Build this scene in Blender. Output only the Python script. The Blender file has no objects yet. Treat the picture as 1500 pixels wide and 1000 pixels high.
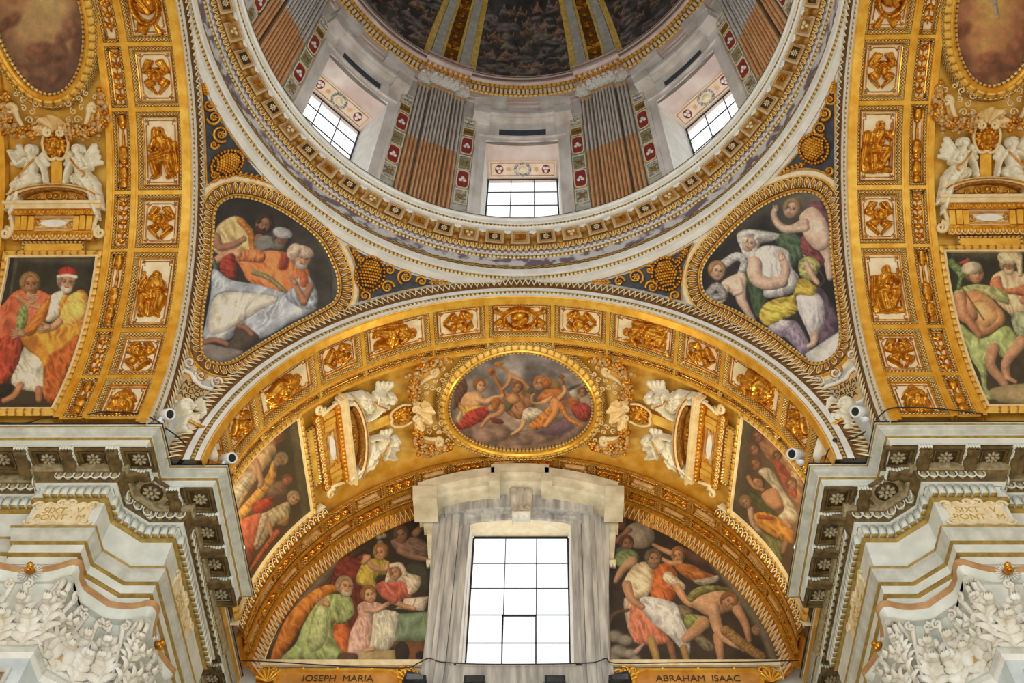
import bpy, math, random
import numpy as np
from mathutils import Matrix, Vector
C = bpy.context.scene.collection
random.seed(7)
rng = np.random.default_rng(7)
# ------------------------------------------------------------------ camera
F_PX, PITCH, ROLL, YAW = 1621.286, math.radians(57.0855), math.radians(1.60564), math.radians(-2.19269)
CAM = np.array([0.310109, -5.494156, 0.0])
FW = np.array([math.sin(YAW)*math.cos(PITCH), math.cos(YAW)*math.cos(PITCH), math.sin(PITCH)])
_rt = np.array([math.cos(YAW), -math.sin(YAW), 0.0]); _up = np.cross(_rt, FW)
RT = _rt*math.cos(ROLL)+_up*math.sin(ROLL); UP = -_rt*math.sin(ROLL)+_up*math.cos(ROLL)
cd = bpy.data.cameras.new('camera'); cam = bpy.data.objects.new('camera', cd); C.objects.link(cam)
cd.sensor_width = 36.0; cd.lens = F_PX*36.0/1500.0; cd.clip_end = 200
cam.matrix_world = Matrix(((RT[0], UP[0], -FW[0], CAM[0]), (RT[1], UP[1], -FW[1], CAM[1]), (RT[2], UP[2], -FW[2], CAM[2]), (0, 0, 0, 1)))
bpy.context.scene.camera = cam
# ------------------------------------------------------------------ world, lamps, exposure
sc = bpy.context.scene
sc.view_settings.view_transform = 'Standard'; sc.view_settings.look = 'None'
sc.view_settings.gamma = 1.0; sc.view_settings.use_curve_mapping = False
sc.view_settings.exposure = 0.5
w = bpy.data.worlds.new('sky'); sc.world = w; w.use_nodes = True
w.node_tree.nodes['Background'].inputs[0].default_value = (0.93, 0.98, 0.99, 1)
w.node_tree.nodes['Background'].inputs[1].default_value = 1.0
def lamp(name, loc, target, size, power, col, spread=180, sy=None):
    l = bpy.data.lights.new(name, 'AREA'); l.energy = power; l.color = col; l.size = size; l.spread = math.radians(spread)
    if sy: l.shape = 'RECTANGLE'; l.size_y = sy
    o = bpy.data.objects.new(name, l); C.objects.link(o); o.location = loc
    o.rotation_euler = (Vector(target)-Vector(loc)).to_track_quat('-Z', 'Y').to_euler(); return o
WARM = (1.0, 0.84, 0.52)
# floodlights lying on the cornices, hidden by them, that light the gilded vaults
for sx in (-1, 1):
    lamp('cornice_floodlight', (sx*8.4, 5.55, 14.32), (sx*8.2, 2.5, 19.0), 3.0, 230, (1.0, .90, .62), 150, 0.25)
    lamp('cornice_floodlight', (sx*4.95, 7.8, 14.32), (sx*2.2, 8.8, 19.0), 0.2, 85, WARM, 150, 2.4)
# unseen fill light added below the frame to brighten the crossing
lamp('fill_light', (0, -2.0, 1.5), (0, 3.5, 18), 5.0, 420, (1.0, 0.93, 0.82), 160)
# ------------------------------------------------------------------ projection helpers
def rays(x, y):
    x = np.asarray(x, float)[..., None]; y = np.asarray(y, float)[..., None]
    return FW+RT*(x-750)/F_PX+UP*(500-y)/F_PX
def topx(P):
    d = np.asarray(P)-CAM; wv = d@FW
    return np.stack([750+F_PX*(d@RT)/wv, 500-F_PX*(d@UP)/wv], -1)
ZS, RA = 14.21, 5.18
ROT = {'F': np.eye(3), 'L': np.array([[0, -1, 0], [1, 0, 0], [0, 0, 1.]]), 'R': np.array([[0, 1, 0], [-1, 0, 0], [0, 0, 1.]])}
class Barrel:
    def __init__(s, arm): s.R = ROT[arm]
    def P(s, sd, a, h=0):
        sd, a, h = np.broadcast_arrays(np.asarray(sd, float), np.radians(np.asarray(a, float)), np.asarray(h, float))
        r = RA-h
        return np.stack([r*np.cos(a), 6+sd, ZS+r*np.sin(a)], -1)@s.R.T
    def N(s, sd, a):
        sd, a = np.broadcast_arrays(np.asarray(sd, float), np.radians(np.asarray(a, float)))
        return np.stack([-np.cos(a), 0*a, -np.sin(a)], -1)@s.R.T
    def sa(s, x, y):
        d = rays(x, y)@s.R; o = (CAM-np.array([0, 0, ZS]))@s.R
        A = d[..., 0]**2+d[..., 2]**2; b = 2*(o[0]*d[..., 0]+o[2]*d[..., 2]); c = o[0]**2+o[2]**2-RA*RA
        t = (-b+np.sqrt(np.maximum(b*b-4*A*c, 0)))/(2*A); p = o+d*t[..., None]
        return p[..., 1]-6, np.degrees(np.arctan2(p[..., 2], p[..., 0]))
    def px(s, x, y):
        sd, a = s.sa(x, y); return s.P(sd, a), s.N(sd, a)
class Plane:   # axis-aligned plane with inward normal
    def __init__(s, ax, val, n): s.ax, s.val, s.n = ax, val, np.array(n, float)
    def px(s, x, y):
        d = rays(x, y); t = (s.val-CAM[s.ax])/d[..., s.ax]; p = CAM+d*t[..., None]
        return p, np.broadcast_to(s.n, p.shape).copy()
class Sphere:
    def __init__(s, c, r): s.c, s.r = np.array(c, float), r
    def px(s, x, y):
        d = rays(x, y); o = CAM-s.c; A = (d*d).sum(-1); b = 2*(d@o); c = o@o-s.r**2
        t = (-b+np.sqrt(np.maximum(b*b-4*A*c, 0)))/(2*A); p = CAM+d*t[..., None]
        return p, -(p-s.c)/s.r
class Ring:
    def __init__(s, r): s.r = r
    def P(s, ang, z, h=0):
        ang, z, h = np.broadcast_arrays(np.radians(np.asarray(ang, float)), np.asarray(z, float), np.asarray(h, float))
        r = s.r-h
        return np.stack([r*np.sin(ang), r*np.cos(ang), z], -1)
    def N(s, ang):
        ang = np.radians(np.asarray(ang, float)); return np.stack([-np.sin(ang), -np.cos(ang), 0*ang], -1)
# ------------------------------------------------------------------ mesh collector
class G:
    def __init__(s): s.V, s.Q, s.T, s.U, s.n = [], [], [], [], 0
    def add(s, V, Q=None, T=None, uv=None):
        V = np.asarray(V, float).reshape(-1, 3)
        if Q is not None and len(Q): s.Q.append(np.asarray(Q, int).reshape(-1, 4)+s.n)
        if T is not None and len(T): s.T.append(np.asarray(T, int).reshape(-1, 3)+s.n)
        s.U.append(np.zeros((len(V), 2)) if uv is None else np.asarray(uv, float).reshape(-1, 2))
        s.V.append(V); s.n += len(V); return s
    def grid(s, P, cu=False, cv=False, uv=None, mask=None):
        m, n = P.shape[:2]; idx = np.arange(m*n).reshape(m, n)
        if cu: idx = np.vstack([idx, idx[:1]])
        if cv: idx = np.hstack([idx, idx[:, :1]])
        q = np.stack([idx[:-1, :-1], idx[1:, :-1], idx[1:, 1:], idx[:-1, 1:]], -1).reshape(-1, 4)
        if mask is not None: q = q[mask.reshape(-1)]
        return s.add(P, q, uv=uv)
    def sweep(s, B, N, prof, closed=False, sgn=1, split=True, mod=None):
        B = np.asarray(B, float); N = np.asarray(N, float); N = np.broadcast_to(N, B.shape)
        nx = np.roll(B, -1, 0)-B; ln = np.linalg.norm(nx, axis=1, keepdims=True); nx = nx/np.maximum(ln, 1e-9); pv = np.roll(nx, 1, 0)
        if not closed: nx[-1] = pv[-1]; pv[0] = nx[0]
        s0 = np.cross(N, pv); s1 = np.cross(N, nx)
        s0 /= np.maximum(np.linalg.norm(s0, axis=1, keepdims=True), 1e-9); s1 /= np.maximum(np.linalg.norm(s1, axis=1, keepdims=True), 1e-9)
        S = sgn*(s0+s1)/np.maximum(1+(s0*s1).sum(1, keepdims=True), .3)
        u = np.concatenate([[0], np.cumsum(ln[:, 0])]); u = u[:-1]
        if closed:
            B = np.vstack([B, B[:1]]); N = np.vstack([N, N[:1]]); S = np.vstack([S, S[:1]]); u = np.append(u, u[-1]+ln[-1, 0])
        pr = np.asarray(prof, float); vl = np.concatenate([[0], np.cumsum(np.linalg.norm(np.diff(pr, axis=0), axis=1))])
        segs = [(k, k+2) for k in range(len(pr)-1)] if split else [(0, len(pr))]
        for a, b in segs:
            p = pr[a:b]; h = p[None, :, 1]+(0 if mod is None else mod(u[:, None], np.arange(a, b)[None, :]))
            h = np.broadcast_to(h, (len(B), b-a))
            P = B[:, None]+S[:, None]*p[None, :, :1]+N[:, None]*h[..., None]
            uv = np.stack(np.broadcast_arrays(u[:, None], vl[None, a:b]), -1)
            s.grid(P, uv=uv)
        return s
    def box(s, c, h, ax=None):
        c = np.asarray(c, float); ax = np.eye(3) if ax is None else np.asarray(ax, float)
        k = np.array([[x, y, z] for x in (-1, 1) for y in (-1, 1) for z in (-1, 1)], float)*np.asarray(h)
        return s.add(c+k@ax, [[0, 1, 3, 2], [4, 6, 7, 5], [0, 4, 5, 1], [2, 3, 7, 6], [0, 2, 6, 4], [1, 5, 7, 3]])
    def fan(s, L, mid=None):
        L = np.asarray(L, float); n = len(L); c = L.mean(0) if mid is None else mid
        return s.add(np.vstack([L, c]), T=[[i, (i+1) % n, n] for i in range(n)])
    def ball(s, c, r, ax=None, nu=8, nv=5):
        r = np.broadcast_to(np.asarray(r, float), 3); ax = np.eye(3) if ax is None else np.asarray(ax, float)
        th = np.linspace(0, 2*np.pi, nu, endpoint=False)[:, None]; ph = np.linspace(-np.pi/2, np.pi/2, nv)[None]
        P = np.stack([np.cos(th)*np.cos(ph), np.sin(th)*np.cos(ph), np.sin(ph)+0*th], -1)*r
        return s.grid(np.asarray(c, float)+P@ax, cu=True)
    def tube(s, pts, r, n=6):
        pts = np.asarray(pts, float); r = np.broadcast_to(np.asarray(r, float), len(pts)); t = np.gradient(pts, axis=0); t /= np.maximum(np.linalg.norm(t, axis=1, keepdims=True), 1e-9)
        ref = np.array([0.31, 0.22, .92]); a = np.cross(t, ref); a /= np.maximum(np.linalg.norm(a, axis=1, keepdims=True), 1e-9); b = np.cross(t, a)
        th = np.linspace(0, 2*np.pi, n, endpoint=False)
        P = pts[:, None]+(a[:, None]*np.cos(th)[None, :, None]+b[:, None]*np.sin(th)[None, :, None])*r[:, None, None]
        s.grid(P, cv=True)
        for e in (0, -1): s.fan(P[e])
        return s
    def merge(s, g, f=None):
        for V, U in [(np.vstack(g.V), np.vstack(g.U))]:
            s.add(V if f is None else f(V), np.vstack(g.Q) if g.Q else None, np.vstack(g.T) if g.T else None, U)
        return s
WL = {}
def build(name, g, m, parent=None, smooth=True, col=None, kind=None, label=None):
    me = bpy.data.meshes.new(name)
    V = np.vstack(g.V); U = np.vstack(g.U); Q = np.vstack(g.Q) if g.Q else np.zeros((0, 4), int); T = np.vstack(g.T) if g.T else np.zeros((0, 3), int)
    org = WL.get(parent, np.zeros(3)) if parent is not None else np.zeros(3)
    V = V-org
    loops = np.concatenate([Q.reshape(-1), T.reshape(-1)]); nq, nt = len(Q), len(T)
    me.vertices.add(len(V)); me.vertices.foreach_set('co', V.astype('f4').ravel())
    me.loops.add(len(loops)); me.loops.foreach_set('vertex_index', loops.astype('i4'))
    me.polygons.add(nq+nt); me.polygons.foreach_set('loop_start', np.concatenate([np.arange(nq)*4, nq*4+np.arange(nt)*3]).astype('i4'))
    me.polygons.foreach_set('use_smooth', np.full(nq+nt, bool(smooth)))
    me.update(calc_edges=True)
    if U.any(): me.uv_layers.new(name='UVMap').data.foreach_set('uv', U[loops].astype('f4').ravel())
    if col is not None:
        a = me.color_attributes.new('Col', 'FLOAT_COLOR', 'POINT'); a.data.foreach_set('color', np.c_[col, np.ones(len(col))].astype('f4').ravel())
    me.validate()
    me.materials.append(m)
    o = bpy.data.objects.new(name, me); C.objects.link(o)
    if parent is not None: o.parent = parent
    WL[o] = org
    if kind: o['kind'] = kind
    if label: o['label'] = label
    return o
def thing(name, label, cat, loc=(0, 0, 0), group=None, kind=None):
    o = bpy.data.objects.new(name, None); C.objects.link(o); o.location = loc; WL[o] = np.array(loc, float); o.empty_display_size = .2
    tag(o, label, cat, group, kind); return o
def tag(o, label, cat, group=None, kind=None):
    o['label'] = label; o['category'] = cat
    if group: o['group'] = group
    if kind: o['kind'] = kind
    return o
def copy_tree(o, X=None, parent=None):
    c = o.copy(); C.objects.link(c)
    if parent is not None: c.parent = parent
    if X is not None: c.matrix_basis = X@o.matrix_basis
    for ch in list(o.children): copy_tree(ch, None, c)
    return c
def M4(R=None, t=(0, 0, 0)):
    m = Matrix.Identity(4)
    if R is not None:
        for i in range(3):
            for j in range(3): m[i][j] = float(R[i][j])
    return Matrix.Translation(Vector([float(v) for v in t]))@m
def rotY(deg, c=(0, 0, ZS)):   # turn about the vault axis of the front arm
    a = math.radians(deg); return Matrix.Translation(c)@Matrix.Rotation(-a, 4, 'Y')@Matrix.Translation([-v for v in c])
ARMX = {k: M4(v) for k, v in ROT.items()}
MIRX = M4([[-1, 0, 0], [0, 1, 0], [0, 0, 1]])
# ------------------------------------------------------------------ loops, curves
def smooth_loop(P, n=8, closed=True):
    P = np.asarray(P, float); k = len(P); out = []
    rngk = range(k) if closed else range(k-1)
    for i in rngk:
        g = (lambda j: P[j % k]) if closed else (lambda j: P[min(max(j, 0), k-1)])
        p0, p1, p2, p3 = g(i-1), g(i), g(i+1), g(i+2)
        for t in np.arange(n)/n:
            out.append(.5*((2*p1)+(-p0+p2)*t+(2*p0-5*p1+4*p2-p3)*t*t+(-p0+3*p1-3*p2+p3)*t**3))
    if not closed: out.append(P[-1])
    return np.array(out)
def resample(P, step, closed=False):
    P = np.asarray(P, float); Q = np.vstack([P, P[:1]]) if closed else P
    l = np.concatenate([[0], np.cumsum(np.linalg.norm(np.diff(Q, axis=0), axis=1))]); n = max(2, int(round(l[-1]/step)))
    t = np.linspace(0, l[-1], n+1); t = t[:-1] if closed else t
    return np.stack([np.interp(t, l, Q[:, i]) for i in range(Q.shape[1])], -1)
def spiral(c, r0, turns, a0, n=28, sg=1, k=.12):
    t = np.linspace(0, 1, n); a = a0+sg*t*turns*2*np.pi; r = r0*(1-t)+r0*k*t
    return np.stack([c[0]+r*np.cos(a), c[1]+r*np.sin(a)], -1)
# ------------------------------------------------------------------ materials
def srgb(c):
    c = np.asarray(c, float)/255.0
    return np.where(c <= .04045, c/12.92, ((c+.055)/1.055)**2.4)
MATS = {}
def mat(name, c1, c2=None, rough=.6, metal=0., scale=6., bump=0., detail=4., stretch=None, ramp=(.35, .7)):
    m = bpy.data.materials.new(name); m.use_nodes = True; nt = m.node_tree; b = nt.nodes['Principled BSDF']
    b.inputs['Roughness'].default_value = rough; b.inputs['Metallic'].default_value = metal
    tc = nt.nodes.new('ShaderNodeNewGeometry'); ns = nt.nodes.new('ShaderNodeTexNoise'); ns.inputs['Scale'].default_value = scale; ns.inputs['Detail'].default_value = detail
    if stretch:
        mp = nt.nodes.new('ShaderNodeMapping'); mp.inputs['Scale'].default_value = stretch; nt.links.new(tc.outputs['Position'], mp.inputs[0]); nt.links.new(mp.outputs[0], ns.inputs['Vector'])
    else: nt.links.new(tc.outputs['Position'], ns.inputs['Vector'])
    r = nt.nodes.new('ShaderNodeValToRGB'); r.color_ramp.elements[0].position = ramp[0]; r.color_ramp.elements[1].position = ramp[1]
    r.color_ramp.elements[0].color = (*srgb(c1), 1); r.color_ramp.elements[1].color = (*srgb(c2 if c2 is not None else c1), 1)
    nt.links.new(ns.outputs[0], r.inputs[0]); nt.links.new(r.outputs[0], b.inputs['Base Color'])
    if bump:
        bp = nt.nodes.new('ShaderNodeBump'); bp.inputs['Strength'].default_value = bump; bp.inputs['Distance'].default_value = .02
        nt.links.new(ns.outputs[0], bp.inputs['Height']); nt.links.new(bp.outputs[0], b.inputs['Normal'])
    MATS[name] = m; return m
def orn(name, c1, c2, lu, lv, rough=.4, metal=.5, kind='scale', bump=.6, bias=.0):
    """small repeated relief along a moulding, driven by the moulding's own length (u) and width (v) in metres"""
    m = bpy.data.materials.new(name); m.use_nodes = True; nt = m.node_tree; N = nt.nodes; L = nt.links; b = N['Principled BSDF']
    b.inputs['Roughness'].default_value = rough; b.inputs['Metallic'].default_value = metal
    uv = N.new('ShaderNodeUVMap'); uv.uv_map = 'UVMap'; sp = N.new('ShaderNodeSeparateXYZ'); L.new(uv.outputs[0], sp.inputs[0])
    def mth(op, a, bb=None):
        n = N.new('ShaderNodeMath'); n.operation = op
        for i, v in enumerate((a, bb)):
            if v is None: continue
            if isinstance(v, (int, float)): n.inputs[i].default_value = v
            else: L.new(v, n.inputs[i])
        return n.outputs[0]
    su = mth('SINE', mth('MULTIPLY', sp.outputs[0], 2*math.pi/lu)); sv = mth('SINE', mth('MULTIPLY', sp.outputs[1], 2*math.pi/lv))
    if kind == 'scale': h = mth('MULTIPLY', su, sv)
    elif kind == 'dart': h = mth('SUBTRACT', mth('ABSOLUTE', mth('SINE', mth('MULTIPLY', sp.outputs[0], math.pi/lu))), .5)
    else:
        t = mth('PINGPONG', sp.outputs[0], lu/2); h = mth('SINE', mth('MULTIPLY', mth('ADD', t, mth('MULTIPLY', sp.outputs[1], lu/lv/2)), 4*math.pi/lu))
    tc = N.new('ShaderNodeNewGeometry'); ns = N.new('ShaderNodeTexNoise'); ns.inputs['Scale'].default_value = 22; L.new(tc.outputs['Position'], ns.inputs['Vector'])
    h2 = mth('ADD', mth('MULTIPLY', h, .5), mth('MULTIPLY', ns.outputs[0], .6))
    r = N.new('ShaderNodeValToRGB'); r.color_ramp.elements[0].position = .12-bias; r.color_ramp.elements[1].position = .5-bias
    r.color_ramp.elements[0].color = (*srgb(c1), 1); r.color_ramp.elements[1].color = (*srgb(c2), 1)
    L.new(h2, r.inputs[0]); L.new(r.outputs[0], b.inputs['Base Color'])
    bp = N.new('ShaderNodeBump'); bp.inputs['Strength'].default_value = bump; bp.inputs['Distance'].default_value = .03; L.new(h2, bp.inputs['Height']); L.new(bp.outputs[0], b.inputs['Normal'])
    MATS[name] = m; return m
gold = mat('gilding', (190, 122, 26), (232, 176, 66), .34, .55, 9, .2)
goldb = mat('bright_gilding', (222, 158, 40), (246, 198, 84), .32, .45, 5, .12)
bronze = mat('old_gilding', (176, 106, 22), (232, 168, 54), .26, .7, 10, .1)
fieldg = mat('field_gilding', (224, 164, 48), (246, 200, 96), .4, .35, 4, .08)
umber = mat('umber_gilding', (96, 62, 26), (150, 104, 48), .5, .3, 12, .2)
cream = mat('cream_stucco', (226, 204, 158), (244, 230, 196), .7, 0, 7, .1)
white = mat('white_stucco', (226, 222, 212), (243, 241, 235), .65, 0, 4, .05)
statue = mat('statue_stucco', (222, 212, 184), (242, 235, 214), .6, 0, 8, .08)
stone = mat('pale_stone', (212, 216, 206), (236, 238, 230), .55, 0, 3, .04)
wmarble = mat('streaked_grey_marble', (138, 137, 138), (206, 203, 198), .45, 0, 2.4, .03, 7, (3.2, 3.2, .35), (.32, .66))
marble = mat('veined_marble', (204, 192, 184), (240, 233, 228), .4, 0, 2.2, .03, 8, (1, 1, .45), (.3, .62))
greyb = mat('grey_border', (176, 174, 164), (208, 206, 196), .6, 0, 5)
pinkm = mat('pink_marble', (214, 188, 180), (240, 226, 220), .5, 0, 3, .02, 6, (.5, .5, 5))
tan = mat('tan_stucco', (186, 140, 84), (214, 172, 112), .6, 0.1, 6)
slate = mat('dark_slate', (52, 60, 72), (66, 74, 86), .6)
navy = mat('dark_blue_ground', (48, 50, 58), (74, 76, 82), .6, 0, 6)
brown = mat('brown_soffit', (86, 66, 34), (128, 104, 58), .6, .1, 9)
iron = mat('dark_iron', (38, 40, 46), (52, 54, 60), .5, .4)
plastic = mat('white_plastic', (226, 228, 232), None, .35)
lens = mat('black_lens', (22, 20, 22), None, .15)
grout = mat('silver_flute', (204, 200, 198), (232, 230, 227), .4, .0, 3)
orange = mat('terracotta_flute', (216, 154, 100), (234, 182, 128), .5, 0, 3)
red = mat('red_marble', (136, 34, 36), (168, 52, 50), .4, 0, 10)
greenm = mat('green_mosaic', (96, 108, 92), (178, 176, 160), .5, 0, 26, 0, 6, None, (.42, .58))
ochrem = mat('ochre_mosaic', (112, 88, 34), (176, 142, 62), .5, 0, 18)
greym = mat('grey_mosaic', (112, 112, 114), (206, 202, 196), .5, 0, 20, 0, 6, None, (.42, .56))
ringmos = mat('frieze_mosaic', (112, 98, 112), (206, 204, 204), .5, 0, 3.4, 0, 3, None, (.44, .54))
floorm = mat('marble_floor', (190, 184, 174), (220, 214, 204), .3, 0, 1)
o_coffer = orn('leaf_moulding', (146, 106, 52), (240, 208, 130), .062, .05, kind='scale')
o_zig = orn('bead_moulding', (110, 74, 28), (226, 196, 130), .085, .2, kind='dart')
o_grey = orn('white_leaf_moulding', (112, 84, 52), (232, 216, 186), .12, .14, metal=.1, kind='scale')
o_white = orn('dart_moulding', (140, 120, 96), (230, 222, 206), .12, .2, metal=.0, kind='dart')
o_egg = orn('egg_moulding', (150, 92, 28), (246, 200, 98), .14, .3, kind='dart', bias=.1)
def paintmat():
    m = bpy.data.materials.new('fresco'); m.use_nodes = True; nt = m.node_tree; b = nt.nodes['Principled BSDF']; b.inputs['Roughness'].default_value = .7
    a = nt.nodes.new('ShaderNodeAttribute'); a.attribute_name = 'Col'; tc = nt.nodes.new('ShaderNodeNewGeometry'); ns = nt.nodes.new('ShaderNodeTexNoise'); ns.inputs['Scale'].default_value = 24; ns.inputs['Detail'].default_value = 5
    nt.links.new(tc.outputs['Position'], ns.inputs['Vector']); mr = nt.nodes.new('ShaderNodeMapRange'); mr.inputs[3].default_value = .82; mr.inputs[4].default_value = 1.18; nt.links.new(ns.outputs[0], mr.inputs[0])
    mx = nt.nodes.new('ShaderNodeVectorMath'); mx.operation = 'SCALE'; nt.links.new(a.outputs['Color'], mx.inputs[0]); nt.links.new(mr.outputs[0], mx.inputs['Scale']); nt.links.new(mx.outputs[0], b.inputs['Base Color']); return m
fresco = paintmat()
def glassmat():
    m = bpy.data.materials.new('window_glass'); m.use_nodes = True; nt = m.node_tree; nt.nodes.remove(nt.nodes['Principled BSDF'])
    t = nt.nodes.new('ShaderNodeBsdfTransparent'); g = nt.nodes.new('ShaderNodeBsdfGlossy'); g.inputs['Roughness'].default_value = .1; x = nt.nodes.new('ShaderNodeMixShader'); x.inputs[0].default_value = .06
    nt.links.new(t.outputs[0], x.inputs[1]); nt.links.new(g.outputs[0], x.inputs[2]); nt.links.new(x.outputs[0], nt.nodes['Material Output'].inputs[0]); return m
glass = glassmat()
# ================================================================== large structure
BF = Barrel('F'); BL = Barrel('L'); BR = Barrel('R')
def zc(y, r):      # height on the axis plane x=0 of a point at distance r beyond the centre, seen at image row y
    d = rays(762, y); t = (r-CAM[1])/d[..., 1]; return float((CAM+d*t[..., None])[..., 2])
def arc(a0, a1, n): return np.linspace(a0, a1, n)
floor = build('floor', G().box((0, 3, -1.8), (16, 20, .1)), floorm); tag(floor, 'pale marble floor of the chapel', 'floor', None, 'structure')
# vault shells of the three arms
for arm, nm in (('F', 'front'), ('L', 'left'), ('R', 'right')):
    b = Barrel(arm); s, a = np.meshgrid(arc(-.02, 5.4, 12), arc(.3, 179.7, 92), indexing='ij')
    g = G().grid(b.P(s, a, -.16))
    if arm == 'F':
        for e in ((-2.9, .4), (179.6, 182.9)): s2, a2 = np.meshgrid(arc(.40, 5.4, 6), arc(*e, 5), indexing='ij'); g.grid(b.P(s2, a2, -.16))
    else:   # end wall of the side arm, out of the frame
        q = np.array([(-5.6, 11.6, -1.8), (5.6, 11.6, -1.8), (5.6, 11.6, 20), (-5.6, 11.6, 20)])@b.R.T; tag(build('wall_left' if arm == 'L' else 'wall_right', G().add(q, [[0, 1, 2, 3]]), cream, smooth=False), 'cream end wall of the side arm on the '+('left' if arm == 'L' else 'right'), 'wall', None, 'structure')
    g.grid(np.stack([b.P(0*a[0], a[0], -.16), b.P(0*a[0], a[0], -.6)]))
    o = build('ceiling', g, fieldg); tag(o, {'F': 'gilded barrel vault over the arm with the big window', 'L': 'gilded barrel vault of the side arm above the entablature corner lettered on a left-hand frieze', 'R': 'gilded barrel vault of the side arm at the right edge of the photo'}[arm], 'vault', None, 'structure')
    if arm == 'L': o['label'] = 'gilded barrel vault of the side arm at the left edge of the photo'
    # gold ribs bounding the coffer bands
    rib = G()
    for s0, s1, h in ((-.03, .06, 0), (.975, 1.035, .015), (1.22, 1.29, .03) if arm == 'F' else (1.40, 1.50, .03))+(() if arm == 'F' else ((3.38, 3.48, .03), (3.82, 3.88, .015))):
        aa = arc(.5, 179.5, 181)
        for u0, u1, h0, h1 in ((s0, s0, -.12, h), (s0, s1, h, h), (s1, s1, h, -.12)):
            rib.grid(np.stack([b.P(u0+0*aa, aa, h0), b.P(u1+0*aa, aa, h1)]))
    build('rib', rib, goldb, o)
# pendentives
PSR = 8.33; PS = Sphere((0, 0, ZS), PSR)
def pend(sx, sy):
    ph = np.radians(arc(0, 90, 61)); rm = np.minimum(6/np.maximum(np.cos(ph), np.sin(ph)), PSR-.001); t = arc(0, 1, 40)[:, None]
    r = 5.93+(rm-5.93)*t; z = ZS+np.sqrt(np.maximum(PSR**2-r*r, 0))
    P = np.stack([sx*r*np.cos(ph), sy*r*np.sin(ph), z], -1)
    g = G().grid(P); pass
    return g
for sx, sy, lb in ((-1, 1, 'white pendentive carrying the fresco of men in orange and white robes'), (1, 1, 'white pendentive carrying the fresco of a veiled woman with cherubs'), (-1, -1, 'white pendentive above the viewer on the side of the men in orange'), (1, -1, 'white pendentive above the viewer on the side of the veiled woman')):
    tag(build('ceiling', pend(sx, sy), greyb), lb, 'pendentive', None, 'structure')
for sx in (-1, 1):
    g = G()
    for x0, x1, y0, y1, z0, z1 in ((5.39, 8.5, 6.2, 11.2, 14.17, 17.0), (6.2, 8.5, 5.42, 6.25, 14.17, 17.0)): g.box((sx*(x0+x1)/2, (y0+y1)/2, (z0+z1)/2), ((x1-x0)/2, (y1-y0)/2, (z1-z0)/2))
    tag(build('wall_pier', g, greyb, smooth=False), 'masonry core of the pier behind the '+('left' if sx < 0 else 'right')+' entablature', 'pier', None, 'structure')
# archivolts round the three arches (and the one behind the viewer, plain)
def archivolt(arm, lb, full=True):
    R = ROT[arm]; aa = np.radians(arc(-.8, 180.8, 181)); B = np.stack([RA*np.cos(aa), 6+0*aa, ZS+RA*np.sin(aa)], -1)@R.T; N = np.broadcast_to(np.array([0, -1, 0.])@R.T, B.shape)
    root = thing('trim_1', lb, 'arch moulding', tuple(np.array([0, 6, ZS])@R.T), None, 'structure')
    build('white_band', G().sweep(B, N, [(0, -.05), (0, .05), (.12, .05)], sgn=-1).sweep(B, N, [(.2, .055), (.2, .07), (.31, .07), (.31, .04)], sgn=-1), white, root)
    build('bead_band', G().sweep(B, N, [(.12, .03), (.14, .065), (.18, .065), (.2, .03)], sgn=-1), o_zig, root)
    build('gold_edge', G().sweep(B, N, [(-.03, -.12), (-.012, .02), (-.012, .04), (0.012, .056), (.03, .05)], sgn=-1), goldb, root)
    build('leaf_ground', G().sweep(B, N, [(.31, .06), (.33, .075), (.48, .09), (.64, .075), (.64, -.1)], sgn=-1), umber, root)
    build('outer_fillet', G().sweep(B, N, [(.62, .0), (.62, .10), (.69, .10), (.69, -.1)], sgn=-1), greyb, root)
    # zigzag of leaf tips standing on the ground
    n = 150; g = G(); th = np.linspace(-.010, np.pi+.010, 2*n+1); rr = np.where(np.arange(2*n+1) % 2, RA+.335, RA+.545); hh = np.where(np.arange(2*n+1) % 2, .10, .10)
    C1 = np.stack([rr*np.cos(th), 6-hh, ZS+rr*np.sin(th)], -1); C2 = np.stack([(rr+.06)*np.cos(th), 6-hh-.016, ZS+(rr+.06)*np.sin(th)], -1); C3 = np.stack([(rr+.085)*np.cos(th), 6-hh+.03, ZS+(rr+.085)*np.sin(th)], -1)
    g.grid(np.stack([C1, C2, C3])@R.T)
    build('zigzag_leaf_row', g, cream, root, smooth=False, kind='stuff')
    return root
archivolt('F', 'white arch moulding with zigzag leaf row over the front arch')
archivolt('L', 'white arch moulding with zigzag leaf row at the arch beside the men in orange')
archivolt('R', 'white arch moulding with zigzag leaf row at the arch beside the veiled woman')
# ------------------------------------------------------------------ drum entablature ring
def ringsweep(pr, a0=-180, a1=180, n=241, base=0.0):
    g = G(); an = arc(a0, a1, n)
    v = 0
    for (r0, z0), (r1, z1) in zip(pr[:-1], pr[1:]):
        P = np.stack([np.stack([r*np.sin(np.radians(an)), r*np.cos(np.radians(an)), z+0*an], -1) for r, z in ((r0, z0), (r1, z1))])
        u = np.radians(an)*5.8; l = math.hypot(r1-r0, z1-z0)
        g.grid(P, uv=np.stack(np.broadcast_arrays(u[None], np.array([v, v+l])[:, None]), -1)); v += l
    return g
RINGC = thing('trim_2', 'round entablature ring with brackets at the foot of the dome drum', 'cornice ring', (0, 0, 20), None, 'structure')
rp = lambda n, pr, m, **k: build(n, ringsweep(pr), m, RINGC, **k)
rp('lower_fillet', [(6.2, 19.84), (5.93, 19.88), (5.93, 20.03)], white)
rp('lower_bead', [(5.93, 20.03), (5.90, 20.06), (5.90, 20.11), (5.93, 20.14)], o_zig)
rp('upper_fillet', [(5.95, 20.125), (5.88, 20.13), (5.87, 20.15), (5.87, 20.36), (5.96, 20.37)], white)
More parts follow.
